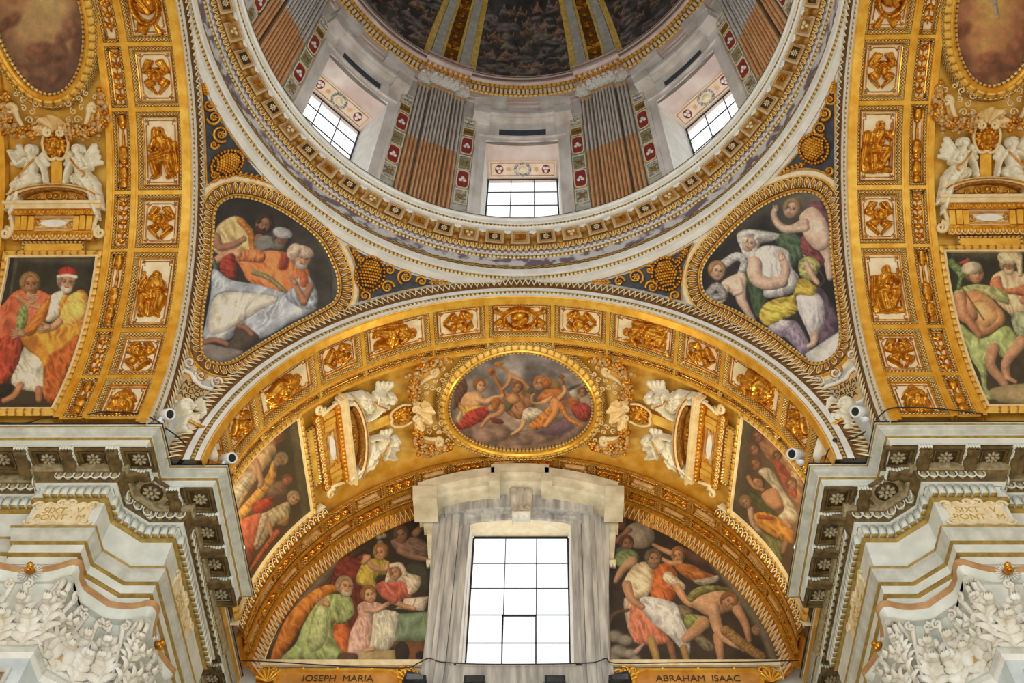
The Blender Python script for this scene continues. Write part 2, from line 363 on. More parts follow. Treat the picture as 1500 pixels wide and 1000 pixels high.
rp('leaf_band', [(5.89, 20.37), (5.90, 20.40), (5.95, 20.62), (5.95, 20.66)], orn('ring_leaf', (92, 62, 26), (226, 190, 112), .17, .13, kind='scale'))
rp('frieze', [(5.95, 20.66), (5.95, 20.98)], ringmos)
rp('bead_row', [(5.95, 20.98), (5.92, 21.0), (5.92, 21.05), (5.95, 21.07)], o_zig)
rp('dentil_ground', [(5.97, 21.07), (5.97, 21.2), (5.9, 21.21)], mat('violet_grey', (140, 126, 132), (176, 164, 168), .6))
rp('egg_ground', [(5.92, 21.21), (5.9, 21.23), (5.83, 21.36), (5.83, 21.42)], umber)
rp('soffit', [(5.83, 21.42), (5.83, 21.47), (5.53, 21.47), (5.53, 21.44)], cream)
rp('corona', [(5.53, 21.44), (5.53, 21.585), (5.50, 21.6), (5.50, 21.605)], white)
rp('corona_bead', [(5.515, 21.60), (5.49, 21.62), (5.49, 21.67), (5.50, 21.69)], o_zig)
rp('lip', [(5.50, 21.685), (5.48, 21.70), (5.47, 21.82), (5.44, 21.84), (5.44, 21.90), (6.3, 21.95)], white)
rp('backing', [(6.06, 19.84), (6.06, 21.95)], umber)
rp('lip_edge', [(5.435, 21.895), (5.435, 21.925), (5.5, 21.93)], umber)
g = G(); n = 288
for k in range(n):
    a = 2*math.pi*k/n
    if abs((a+math.pi) % (2*math.pi)-math.pi) > 2.2: continue
    ax = np.array([[math.cos(a), -math.sin(a), 0], [math.sin(a), math.cos(a), 0], [0, 0, 1.]])
    for j, zz in ((0, 21.105), (.5, 21.17)):
        b2 = a+j*2*math.pi/n; g.box((5.945*math.sin(b2), 5.945*math.cos(b2), zz), (.034, .03, .03), ax)
build('dentil_row', g, white, RINGC, smooth=False, kind='stuff')
g = G(); g2 = G()
for k in range(n):
    a = 2*math.pi*k/n
    if abs((a+math.pi) % (2*math.pi)-math.pi) > 2.2: continue
    e = np.array([math.sin(a), math.cos(a), 0]); t = np.array([math.cos(a), -math.sin(a), 0]); up = np.array([0, 0, 1.])
    ax = np.stack([t, e*.86+up*.5, -e*.5+up*.86])
    g.ball(e*5.862+up*21.30, (.04, .035, .075), ax, 6, 4)
    th = np.linspace(-.4, math.pi+.4, 8); g2.tube(e*5.848+up*21.30+(t[None]*np.cos(th)[:, None]*.055-ax[2][None]*np.sin(th)[:, None]*.085), .011, 4)
build('egg_row', g, goldb, RINGC, kind='stuff'); build('egg_shell_row', g2, cream, RINGC, kind='stuff')
# ------------------------------------------------------------------ drum wall with eight windows
DW = thing('wall_drum', 'round drum wall of veined marble below the dome', 'wall', (0, 0, 22), None, 'structure')
WT = zc(214, 6.0); SILL = 21.93; RG = Ring(6.0)
ZT = zc(150, 6.0)+.1
wl = G()
for k in range(8):
    c = 45*k; an = arc(c+9.4, c+35.6, 14)
    wl.grid(np.stack([RG.P(an, SILL+0*an), RG.P(an, ZT+0*an)]))
    an = arc(c-9.4, c+9.4, 9); wl.grid(np.stack([RG.P(an, WT+0*an), RG.P(an, ZT+0*an)]))
build('marble_facing', wl, marble, DW)
def dring(g, a0, a1, z0, z1, h0, h1, n=8):   # raised block on the drum wall, between angles, with all its sides
    an = arc(a0, a1, n); f = lambda z, h: RG.P(an, z+0*an, h)
    g.grid(np.stack([f(z0, h0), f(z0, h1), f(z1, h1), f(z1, h0)]))
    for e in (0, -1): g.add(np.stack([f(z0, h0)[e], f(z0, h1)[e], f(z1, h1)[e], f(z1, h0)[e]]), [[0, 1, 2, 3]])
    return g
def rotZ(deg): return Matrix.Rotation(-math.radians(deg), 4, 'Z')
def radial(k): a = math.radians(k); return np.array([math.sin(a), math.cos(a), 0]), np.array([math.cos(a), -math.sin(a), 0])
GR = 6.95; GT = zc(263, GR); GP = GT-zc(281.5, GR)
def window_bay(name, label):
    w = thing(name, label, 'window', (0, 6, SILL), None, 'structure')
    g = dring(G(), 9.3, 12.1, SILL, WT+.3, 0, .10, 4); dring(g, -12.1, -9.3, SILL, WT+.3, 0, .10, 4); dring(g, -9.3, 9.3, WT, WT+.3, 0, .10, 10)
    dring(g, 11.3, 12.2, SILL, WT+.34, 0, .15, 3); dring(g, -12.2, -11.3, SILL, WT+.34, 0, .15, 3); dring(g, -12.2, 12.2, WT+.26, WT+.34, 0, .15, 12)
    dring(g, 9.2, 9.6, SILL, WT+.05, 0, .125, 3); dring(g, -9.6, -9.2, SILL, WT+.05, 0, .125, 3)
    build('architrave', g, marble, w, False)
    xi, xo = 6*math.sin(math.radians(9.3)), .955
    yi = 6*math.cos(math.radians(9.3))
    g = G()
    for s in (-1, 1): g.add([(s*xi, yi, SILL-1), (s*xi, yi, WT), (s*xo, GR+.1, WT), (s*xo, GR+.1, SILL-1)], [[0, 1, 2, 3]])
    build('jamb_reveal', g, white, w, False)
    build('soffit_reveal', G().add([(-xi, yi-.05, WT+.0), (xi, yi-.05, WT), (xo, GR+.1, WT), (-xo, GR+.1, WT)], [[0, 1, 2, 3]]), pinkm, w, False)
    # painted soffit panel next to the glass
    y0, y1, zz = 6.42, 6.88, WT-.012
    pn = build('soffit_panel', G().box((0, (y0+y1)/2, zz), (.9, (y1-y0)/2, .01)), mat('panel_cream', (236, 208, 186), (246, 226, 208), .6), w, False) if 'panel_cream' not in MATS else build('soffit_panel', G().box((0, (y0+y1)/2, zz), (.9, (y1-y0)/2, .01)), MATS['panel_cream'], w, False)
    L = np.array([(-.84, y0+.05, zz-.015), (.84, y0+.05, zz-.015), (.84, y1-.05, zz-.015), (-.84, y1-.05, zz-.015)])
    build('panel_border', G().tube(np.vstack([L, L[:1]]), .014, 4), tan, pn)
    ym = (y0+y1)/2; th = arc(0, 2*np.pi, 17)
    for s in (-1, 1):
        build('medallion', G().ball((s*.62, ym, zz-.012), (.13, .15, .012), None, 14, 4), red, pn)
        e = G(); [e.ball((s*.62+dx, ym+dy, zz-.024), (.05, .05, .014)) for dx, dy in ((0, .05), (-.045, -.04), (.045, -.04))]; build('mount_emblem', e, white, pn)
        st = np.stack([s*.36+np.where(np.arange(16) % 2, .035, .1)*np.cos(th[:16]), ym+np.where(np.arange(16) % 2, .035, .1)*np.sin(th[:16]), 0*th[:16]+zz-.018], -1)
        build('star', G().fan(st), orange, pn, False)
    wr = G(); [wr.ball((.2*math.cos(t), ym+.17*math.sin(t), zz-.014), (.05, .05, .014), None, 6, 4) for t in th[:16]]; build('wreath', wr, greym, pn)
    build('wreath_heart', G().ball((0, ym, zz-.012), (.13, .11, .012), None, 12, 4), cream, pn)
    # iron grid and panes
    cw = 2*.92/3; nr = 5; zb = GT-nr*GP; g = G()
    for c in range(4): g.box((-.92+cw*c, GR, (GT+zb)/2), (.022 if c in (0, 3) else .011, .012, (GT-zb)/2))
    for r in range(nr+1): g.box((0, GR-.005, GT-GP*r), (.94, .012, .028 if r == 0 else .010))
    build('window_bars', g, iron, w, False)
    pm = None
    for c in range(3):
        for r in range(nr):
            gl = G().box((-.92+cw*(c+.5), GR+.01, GT-GP*(r+.5)), (cw/2-.02, .004, GP/2-.02)); build('pane', gl, glass, w, False)
    build('pane_head', G().box((0, GR+.02, (GT+WT)/2+.1), (1.0, .03, (WT-GT)/2+.1)), pinkm, w, False)
    # dark tablet, ledge and split pediment over the opening
    za, zb2 = zc(203, 6.0), zc(194, 6.0)
    build('dark_tablet', dring(G(), -6.9, 6.9, za-.05, zb2, 0, .06, 9), slate, w, False)
    zl = zc(182, 6.0)
    g = dring(G(), -8.2, 8.2, zb2+.03, zl-.08, 0, .07, 10); dring(g, -8.4, -6.1, za-.25, zb2+.1, 0, .12, 3); dring(g, 6.1, 8.4, za-.25, zb2+.1, 0, .12, 3)
    dring(g, -9.3, 9.3, zl-.1, zl, .0, .22, 11); dring(g, -9.8, 9.8, zl, zl+.18, .0, .3, 11); dring(g, -13.3, -8.8, zl-.2, zl+.35, 0, .34, 5); dring(g, 8.8, 13.3, zl-.2, zl+.35, 0, .34, 5)
    build('ledge', g, marble, w, False)
    g = G()
    for s in (-1, 1):
        an = s*arc(4.6, 13.5, 8); t = arc(0, 1, 8); f = lambda z, h: RG.P(an, z, h)
        lo = zl+.3+.75*(1-t)*.6; hi = lo+.36
        g.grid(np.stack([f(lo, 0), f(lo, .36), f(hi, .4), f(hi, 0)])); P = np.stack([f(lo, 0)[0], f(lo, .36)[0], f(hi, .4)[0], f(hi, 0)[0]]); g.add(P, [[0, 1, 2, 3]])
    build('pediment', g, marble, w, False)
    build('pediment_shade_slab', dring(G(), -4.9, 4.9, zl+.42, zl+.62, 0, .05, 7), slate, w, False)  # raised dark slab, its colour painting the shade of a recess
    return w
bays = {}
bays[0] = window_bay('window_1', 'middle window of the dome drum, straight above the front arch')
nmb = {-45: ('window_2', 'drum window slanting up on the side of the men in orange'), 45: ('window_3', 'drum window slanting up on the side of the veiled woman'), -90: ('window_4', 'drum window cut by the top edge of the frame, left'), 90: ('window_5', 'drum window cut by the top edge of the frame, right')}
for k, (n, lb) in nmb.items():
    o = copy_tree(bays[0], rotZ(k)); o.name = n; o['label'] = lb
# mosaic strips beside the windows
def strip(lb):
    root = thing('mosaic_strip', lb, 'mosaic', tuple(RG.P(13.9, SILL)), 'mosaic strips beside the drum windows')
    build('backing', dring(G(), 12.25, 15.6, SILL, zc(181, 6.0), 0, .03, 3), greyb, root, False)
    rows = [(311, 289, 'g'), (288, 262, 'r'), (261, 240, 'v'), (238, 213, 'r'), (211, 199, 'o'), (197, 184, 's')]
    for yb, yt, k in rows:
        z0, z1 = zc(yb, 6.0)+.02, zc(yt, 6.0)-.02; zm = (z0+z1)/2
        e, t = radial(13.92); c = e*5.96+np.array([0, 0, zm]); ax = np.stack([t, np.array([0, 0, 1.]), -e])
        hw, hh = .155, (z1-z0)/2
        if k == 'r':
            q = np.array([(math.copysign(abs(math.cos(u))**.45, math.cos(u))*hw, math.copysign(abs(math.sin(u))**.45, math.sin(u))*hh) for u in arc(0, 2*np.pi, 25)[:-1]])
            B = c+q[:, :1]*t+q[:, 1:]*ax[1]
            tl = build('medallion', G().fan(B+ax[2]*.02), red, root, False)
            build('medallion_rim', G().sweep(B+ax[2]*.012, ax[2], [(-.012, 0), (-.012, .025), (.02, .025), (.02, 0)], closed=True), cream, tl)
            m = G(); [m.ball(c+ax[2]*.03+t*dx+ax[1]*dy, (.05, .075, .03), ax) for dx, dy in ((0, .06), (-.05, -.07), (.05, -.07))]; build('mount_emblem', m, white, tl)
        else:
            tl = build('mosaic_tile', G().box(c, (hw, hh, .012), ax), {'g': greym, 'v': greenm, 'o': ochrem, 's': greym}[k], root, False)
            q = np.array([(-hw, -hh), (hw, -hh), (hw, hh), (-hw, hh)]); B = c+q[:, :1]*t+q[:, 1:]*ax[1]
            build('tile_rim', G().sweep(B+ax[2]*.01, ax[2], [(-.012, 0), (-.012, .02), (.015, .02), (.015, 0)], closed=True), cream, tl, False)
            m = G()
            if k in 'gv':
                m.ball(c+ax[2]*.012, (.075, .13, .03), ax)
                for s in (-1, 1): m.ball(c+ax[2]*.012+t*s*.08+ax[1]*.1, (.05, .05, .02), ax); m.ball(c+ax[2]*.012+t*s*.07-ax[1]*.12, (.06, .04, .02), ax)
            elif k == 'o': [m.ball(c+ax[2]*.012+t*dx, (.05, .1, .025), ax) for dx in (-.08, 0, .08)]
            else:
                for s in (-1, 1): m.tube(np.array([c+ax[2]*.02+t*(s*.08+u[0])+ax[1]*u[1] for u in spiral((0, 0), .07, 1.3, 0, 12, s)]), .012, 4)
            build('tile_motif', m, ochrem if k in 'gv' else white if k == 's' else umber, tl)
    return root
s0 = strip('mosaic strip of red medallions, first right of the middle drum window')
MZ = M4([[-1, 0, 0], [0, 1, 0], [0, 0, 1]])
pl = {0: 'middle drum window', -45: 'slanting drum window over the men in orange', 45: 'slanting drum window over the veiled woman', -90: 'cut-off drum window at the left', 90: 'cut-off drum window at the right'}
for k in (0, -45, 45, -90, 90):
    for s in (1, -1):
        if k == 0 and s == 1: continue
        if (k == -90 and s == -1) or (k == 90 and s == 1): continue
        o = copy_tree(s0, rotZ(k)@(M4() if s > 0 else MZ))
        o['label'] = 'red medallion mosaic strip, ' + ('right' if s > 0 else 'left') + ' of the ' + pl[k]
# fluted pilasters with capitals
def leafgrid(w, h, curl=.22, lobes=4, nt=10, nu=7, amp=.22):
    """acanthus leaf: x across, y up, z out; returns (nt,nu,3)"""
    t = arc(0, 1, nt)[:, None]; u = arc(-1, 1, nu)[None]
    wd = w/2*(1-.15*t)*np.minimum(1, (1.02-t)*4.5)**.5*(1-amp+amp*np.abs(np.cos(lobes*np.pi*t)))
    ang = np.maximum(0, t-.45)/.55*2.3
    y = h*(np.minimum(t, .45)+.55*np.where(ang > 0, np.sin(ang)/2.3, 0)); z = .06*h*t+curl*h*(1-np.cos(ang))*.8
    rid = .05*h*np.cos(u*2.6*np.pi)*(.4+.6*t)*(1-np.abs(u)*.3)
    nz = -np.cos(np.minimum(ang, 1.5)); 
    return np.stack([wd*u, y-0*rid+0*u, z+rid-.10*h*u*u*(.3+t)+0*u], -1)
def leaf(g, o, ax, w, h, **k):
    P = leafgrid(w, h, **k); ax = np.asarray(ax, float); return g.grid(np.asarray(o, float)+P@ax)
def leaf2(g, w, h, curl):
    """acanthus leaf built of a ribbed blade and finger lobes that fan from it and curl forward at the tips; x across, y up, z out"""
    def spine(t):
        ang = np.maximum(0, t-.5)/.5*2.2; y = h*(np.minimum(t, .5)+.5*np.sin(ang)/2.2); z = .05*h*t+curl*h*.55*(1-np.cos(ang)); return y, z, ang
    t = arc(0, 1, 12)[:, None]; u = arc(-1, 1, 5)[None]; y, z, ang = spine(t)
    wd = w*.17*(1-.45*t); g.grid(np.stack([wd*u, y+0*u, z+.05*h*(1-np.abs(u))-.0*u+.02*h], -1))
    for i, t0 in enumerate((.06, .24, .42, .58, .74, .88)):
        for s in (-1, 1):
            L = w*(.50, .54, .50, .44, .34, .22)[i]; a = math.radians((28, 34, 42, 50, 58, 70)[i]); y0, z0, an0 = spine(np.array(t0)); q = arc(0, 1, 6)[:, None]; v = arc(-1, 1, 4)[None]
            fw = w*.125*np.sin(np.pi*np.clip(q*.86+.12, 0, 1))**.6; up_y, up_z = math.cos(float(an0)), math.sin(float(an0))
            dx, dl = math.cos(a), math.sin(a); lx = s*(dx*q*L-dl*v*fw); ll = dl*q*L+dx*v*fw; lift = .10*h*np.sin(np.pi*q*.8)+.10*h*(1-v*v)*.5-.05*h*q*q
            g.grid(np.stack([lx, float(y0)+ll*up_y-lift*up_z, float(z0)+ll*up_z*.9+lift*up_y+.015*h*(i % 2)], -1))
    return g
def pilaster(lb):
    c0 = 22.4; zt = zc(150, 6.0)-.62
    root = thing('fluted_pilaster', lb, 'pilaster', tuple(RG.P(c0, SILL)), 'fluted pilasters of the drum')
    groups = [(-6.6, -3.4, .06, 3), (-3.2, 3.2, .16, 7), (3.4, 6.6, .06, 3)]
    bk = G(); up = G(); lo = G(); cp = G(); ab = G(); bk2 = G()
    for a0, a1, h, n in groups:
        dring(bk, c0+a0, c0+a1, SILL, zt+.7, 0, h, 4)
        zm = zc(244 if h > .1 else 238, 6.0)-(.0 if h > .1 else .1)
        for i in range(n):
            am = c0+a0+(a1-a0)*(i+.5)/n; wd = (a1-a0)/n*.30; th = arc(0, np.pi, 6)
            for gg, z0, z1 in ((lo, SILL, zm), (up, zm, zt)):
                P = np.stack([RG.P(am+wd*np.cos(th), z0+0*th, h+.065*np.sin(th)), RG.P(am+wd*np.cos(th), z1+0*th, h+.065*np.sin(th))]); gg.grid(P); gg.fan(P[1])
        m = 2 if n == 3 else 4
        for row, (zz, hh) in enumerate(((zt, .36), (zt+.12, .44))):
            for i in range(m+row):
                am = c0+a0+(a1-a0)*((i+.5)/m if row == 0 else i/m); e, t = radial(am)
                cp.merge(leaf2(G(), .34, hh, .45), lambda V, o_=e*(6-h-.03-.03*row)+np.array([0, 0, zz]), ax_=np.stack([t, np.array([0, 0, 1.]), -e]): o_+V@ax_)
        dring(ab, c0+a0-.5, c0+a1+.5, zt+.52, zt+.64, 0, h+.16, 5); dring(ab, c0+a0-.2, c0+a1+.2, zt-.07, zt-.01, 0, h+.09, 5)
    build('shaft', bk, mat('flute_ground', (120, 96, 70), (150, 122, 92), .6) if 'flute_ground' not in MATS else MATS['flute_ground'], root, False)
    build('upper_fluting', up, grout, root, kind='stuff', label='silver grey upper flutes'); build('lower_fluting', lo, orange, root, kind='stuff', label='terracotta lower flutes')
    build('capital', cp, white, root, kind='stuff'); build('abacus', ab, tan, root, False)
    return root
f0 = pilaster('fluted pilaster between the middle drum window and the one over the veiled woman')
for k, lb in ((-45, 'fluted pilaster between the middle drum window and the one over the men in orange'), (-90, 'fluted pilaster beyond the slanting drum window over the men in orange'), (45, 'fluted pilaster beyond the slanting drum window over the veiled woman')):
    copy_tree(f0, rotZ(k))['label'] = lb
# upper entablature of the drum and the dome
DE = thing('trim_3', 'upper entablature ring closing the drum under the dark dome', 'cornice ring', (0, 0, 30), None, 'structure')
z0, z1, z2, z3, z4, z5 = zc(151, 5.95), zc(141, 5.9), zc(136, 5.85), zc(130, 5.72), zc(125.5, 5.62), zc(117, 5.5)
dp = lambda n, pr, m, **k: build(n, ringsweep(pr, -150, 150, 201), m, DE, **k)
dp('architrave', [(6.05, z0-.25), (5.95, z0-.2), (5.95, z0), (5.92, z0), (5.92, z1)], pinkm)
dp('lower_ornament', [(5.92, z1), (5.88, z1+.03), (5.84, z2)], o_egg)
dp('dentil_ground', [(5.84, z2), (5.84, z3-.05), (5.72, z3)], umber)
dp('upper_ornament', [(5.72, z3), (5.62, z4)], o_egg)
dp('corona', [(5.62, z4), (5.54, z4+.02), (5.54, z4+.28), (5.50, z4+.3), (5.46, z5-.1), (5.44, z5), (5.44, z5+.12), (5.9, z5+.2)], pinkm)
dp('corona_line', [(5.455, z5-.02), (5.43, z5), (5.43, z5+.03)], umber)
g = G()
for k in range(-100, 101):
    a = math.radians(k*1.25); ax = np.array([[math.cos(a), -math.sin(a), 0], [math.sin(a), math.cos(a), 0], [0, 0, 1.]])
    g.box((5.80*math.sin(a), 5.80*math.cos(a), (z2+z3)/2-.02), (.038, .06, .09), ax)
build('dentil_row', g, cream, DE, smooth=False, kind='stuff')
# entablature breaks forward over each pilaster
g = G(); RR = Ring(5.5)
for c in (22.4, -22.6, 67.4, -67.6):
    an = arc(c-7.2, c+7.2, 9); f = lambda r, z: np.stack([r*np.sin(np.radians(an)), r*np.cos(np.radians(an)), z+0*an], -1)
    pr = [(5.85, z1-.5), (5.72, z1-.5), (5.72, z2), (5.6, z3), (5.5, z4), (5.42, z4+.05), (5.42, z4+.3), (5.34, z5), (5.34, z5+.14), (5.8, z5+.25)]
    g.grid(np.stack([f(*p) for p in pr]))
    for e in (0, -1): P = np.stack([f(*p)[e] for p in pr]); g.fan(P)
build('pilaster_break', g, pinkm, DE, False)
g = G()
for c in (22.4, -22.6, 67.4, -67.6):
    for i in range(9):
        e, t = radial(c-6.4+1.6*i); ax = np.stack([t, np.array([0, 0, 1.]), -e])
        g.box(e*5.69+np.array([0, 0, (z2+z3)/2]), (.04, .08, .05), ax); g.ball(e*5.73+np.array([0, 0, z1-.12]), (.05, .07, .05), ax, 6, 4); g.ball(e*5.57+np.array([0, 0, (z3+z4)/2]), (.05, .06, .05), ax, 6, 4)
build('break_ornament', g, gold, DE, kind='stuff')
# dome
ZD, RD = z5+.1, 5.75
def dome_pt(an, el, h=0): an = np.radians(an); el = np.radians(el); r = RD-h; return np.stack(np.broadcast_arrays(r*np.cos(el)*np.sin(an), r*np.cos(el)*np.cos(an), ZD+1.05*r*np.sin(el)), -1)
def dome_strip(g, a0, a1, e0, e1, h0, h1, na=3, ne=14):
    an, el = np.meshgrid(arc(a0, a1, na), arc(e0, e1, ne), indexing='ij')
    return g.grid(dome_pt(an, el, h1)).grid(np.stack([dome_pt(a0+0*el[0], el[0], h0), dome_pt(a0+0*el[0], el[0], h1)])).grid(np.stack([dome_pt(a1+0*el[0], el[0], h0), dome_pt(a1+0*el[0], el[0], h1)])).grid(np.stack([dome_pt(an[:, 0], e0+0*an[:, 0], h0), dome_pt(an[:, 0], e0+0*an[:, 0], h1)]))
def dome_rib(c, lb):
    r = thing('dome_rib', lb, 'rib', tuple(dome_pt(c, 0)), 'white and gold ribs of the dome')
    W = G(); Gd = G(); D = G(); E1 = 62
    for s in (-1, 1):
        dome_strip(W, c+s*4.6-1.5, c+s*4.6+1.5, 0, E1, -.05, .16); dome_strip(Gd, c+s*7.2-1, c+s*7.2+1, 0, E1, -.05, .1); dome_strip(Gd, c+s*2.55-.45, c+s*2.55+.45, 0, E1, -.05, .14)
    dome_strip(D, c-2.1, c+2.1, 0, E1, -.05, .06)
    build('rib_ground', D, umber, r, False); build('white_fillet', W, greyb, r, False); build('gold_fillet', Gd, mat('dome_gilding', (222, 176, 70), (250, 220, 128), .35, .15, 9) if 'dome_gilding' not in MATS else MATS['dome_gilding'], r, False)
    for i in range(9):
        m = G(); m.ball(dome_pt(c, 2.5+4.6*i, .08), (.17, .12, .22) if i % 2 else (.13, .1, .16)); build('rib_boss', m, bronze, r)
    [build('cross_fillet', dome_strip(G(), c-2.1, c+2.1, e, e+.7, 0, .13), goldb, r, False) for e in (14.5, 33)]
dome_rib(-22.6, 'white and gold dome rib on the side of the men in orange'); dome_rib(22.4, 'white and gold dome rib on the side of the veiled woman')
# ------------------------------------------------------------------ brackets and coffers of the ring soffit
def rosette(g, c, ax, r, n=8, d=.5):
    ax = np.asarray(ax, float)
    for i in range(n):
        t = 2*math.pi*i/n; u = ax[0]*math.cos(t)+ax[1]*math.sin(t); v = -ax[0]*math.sin(t)+ax[1]*math.cos(t)
        g.ball(c+u*r*.62, (r*.4, r*.24, r*.2*d*2), np.stack([u, v, ax[2]]), 6, 4)
    return g.ball(c, (r*.26, r*.26, r*.34), ax, 8, 4)
def ring_unit(a):
    e, t = radial(a); n = np.array([0, 0, -1.])
    return e, t, np.stack([t, e, n])
def rbracket():
    e, t, ax = ring_unit(0); g = G()
    y = arc(0, 1, 9); prof = .10+.045*np.sin(y*2*np.pi)   # scroll bracket: depth below the soffit along its length
    for s0 in (0,):
        X = .075
        for a, b in ((-X, X),):
            top = np.stack([a+0*y, 5.56+.27*y, 21.47+0*y], -1); top2 = top+[2*X, 0, 0]
            bo = np.stack([a+0*y, 5.56+.27*y, 21.47-prof], -1); bo2 = bo+[2*X, 0, 0]
            g.grid(np.stack([top, bo, bo2, top2]))
            g.add([top[0], bo[0], bo2[0], top2[0]], [[0, 1, 2, 3]])
    return g
br0 = None
gold_q = mat('coffer_gold', (150, 100, 36), (196, 146, 66), .5, .3, 12, .2); blackq = mat('coffer_dark', (52, 40, 24), (84, 64, 36), .6, .1, 12)
for k in range(-22, 23):
    X = rotZ(5.625*(k+.5))
    if br0 is None:
        br0 = build('bracket', rbracket(), gold_q, RINGC); lf = G()
        for i in range(3): lf.ball((-.05+.05*i, 5.55, 21.44), (.035, .035, .06))
        lf.ball((0, 5.56, 21.40), (.05, .03, .04)); build('bracket_leaf', lf, white, br0)
        br0.matrix_basis = Matrix.Translation((0, 0, -20))@X@Matrix.Translation((0, 0, 20)); brx = br0
    else:
        c = br0.copy(); C.objects.link(c); c.matrix_basis = X
        for ch in br0.children: d = ch.copy(); C.objects.link(d); d.parent = c
cof = {}
for k in range(-22, 23):
    ty = 'r' if k % 2 else ('m' if k % 4 else 'g'); X = rotZ(5.625*k)
    if ty not in cof:
        B = np.array([(-.155, 5.565, 21.468), (.155, 5.565, 21.468), (.155, 5.80, 21.468), (-.155, 5.80, 21.468)])
        p = build('soffit_coffer', G().box((0, 5.683, 21.475), (.155, .118, .006)), blackq if ty == 'r' else gold_q, RINGC, False)
        build('coffer_rim', G().sweep(B, np.array([0, 0, -1.]), [(0, -.01), (0, .03), (.03, .03), (.035, 0)], closed=True, sgn=-1), tan, p, False)
        ax = np.array([[1, 0, 0], [0, 1, 0], [0, 0, -1.]]); g = G(); c0 = np.array([0, 5.683, 21.462])
        if ty == 'm': [g.ball(c0+[dx, dy, -.0], (.045, .04, .03)) for dx, dy in ((0, .04), (-.045, -.03), (.045, -.03))]
        else: rosette(g, c0, ax, .075)
        build('rosette', g, cream if ty != 'g' else bronze, p); cof[ty] = p; p.matrix_basis = X
    else:
        c = cof[ty].copy(); C.objects.link(c); c.matrix_basis = X
        for ch in cof[ty].children: d = ch.copy(); C.objects.link(d); d.parent = c
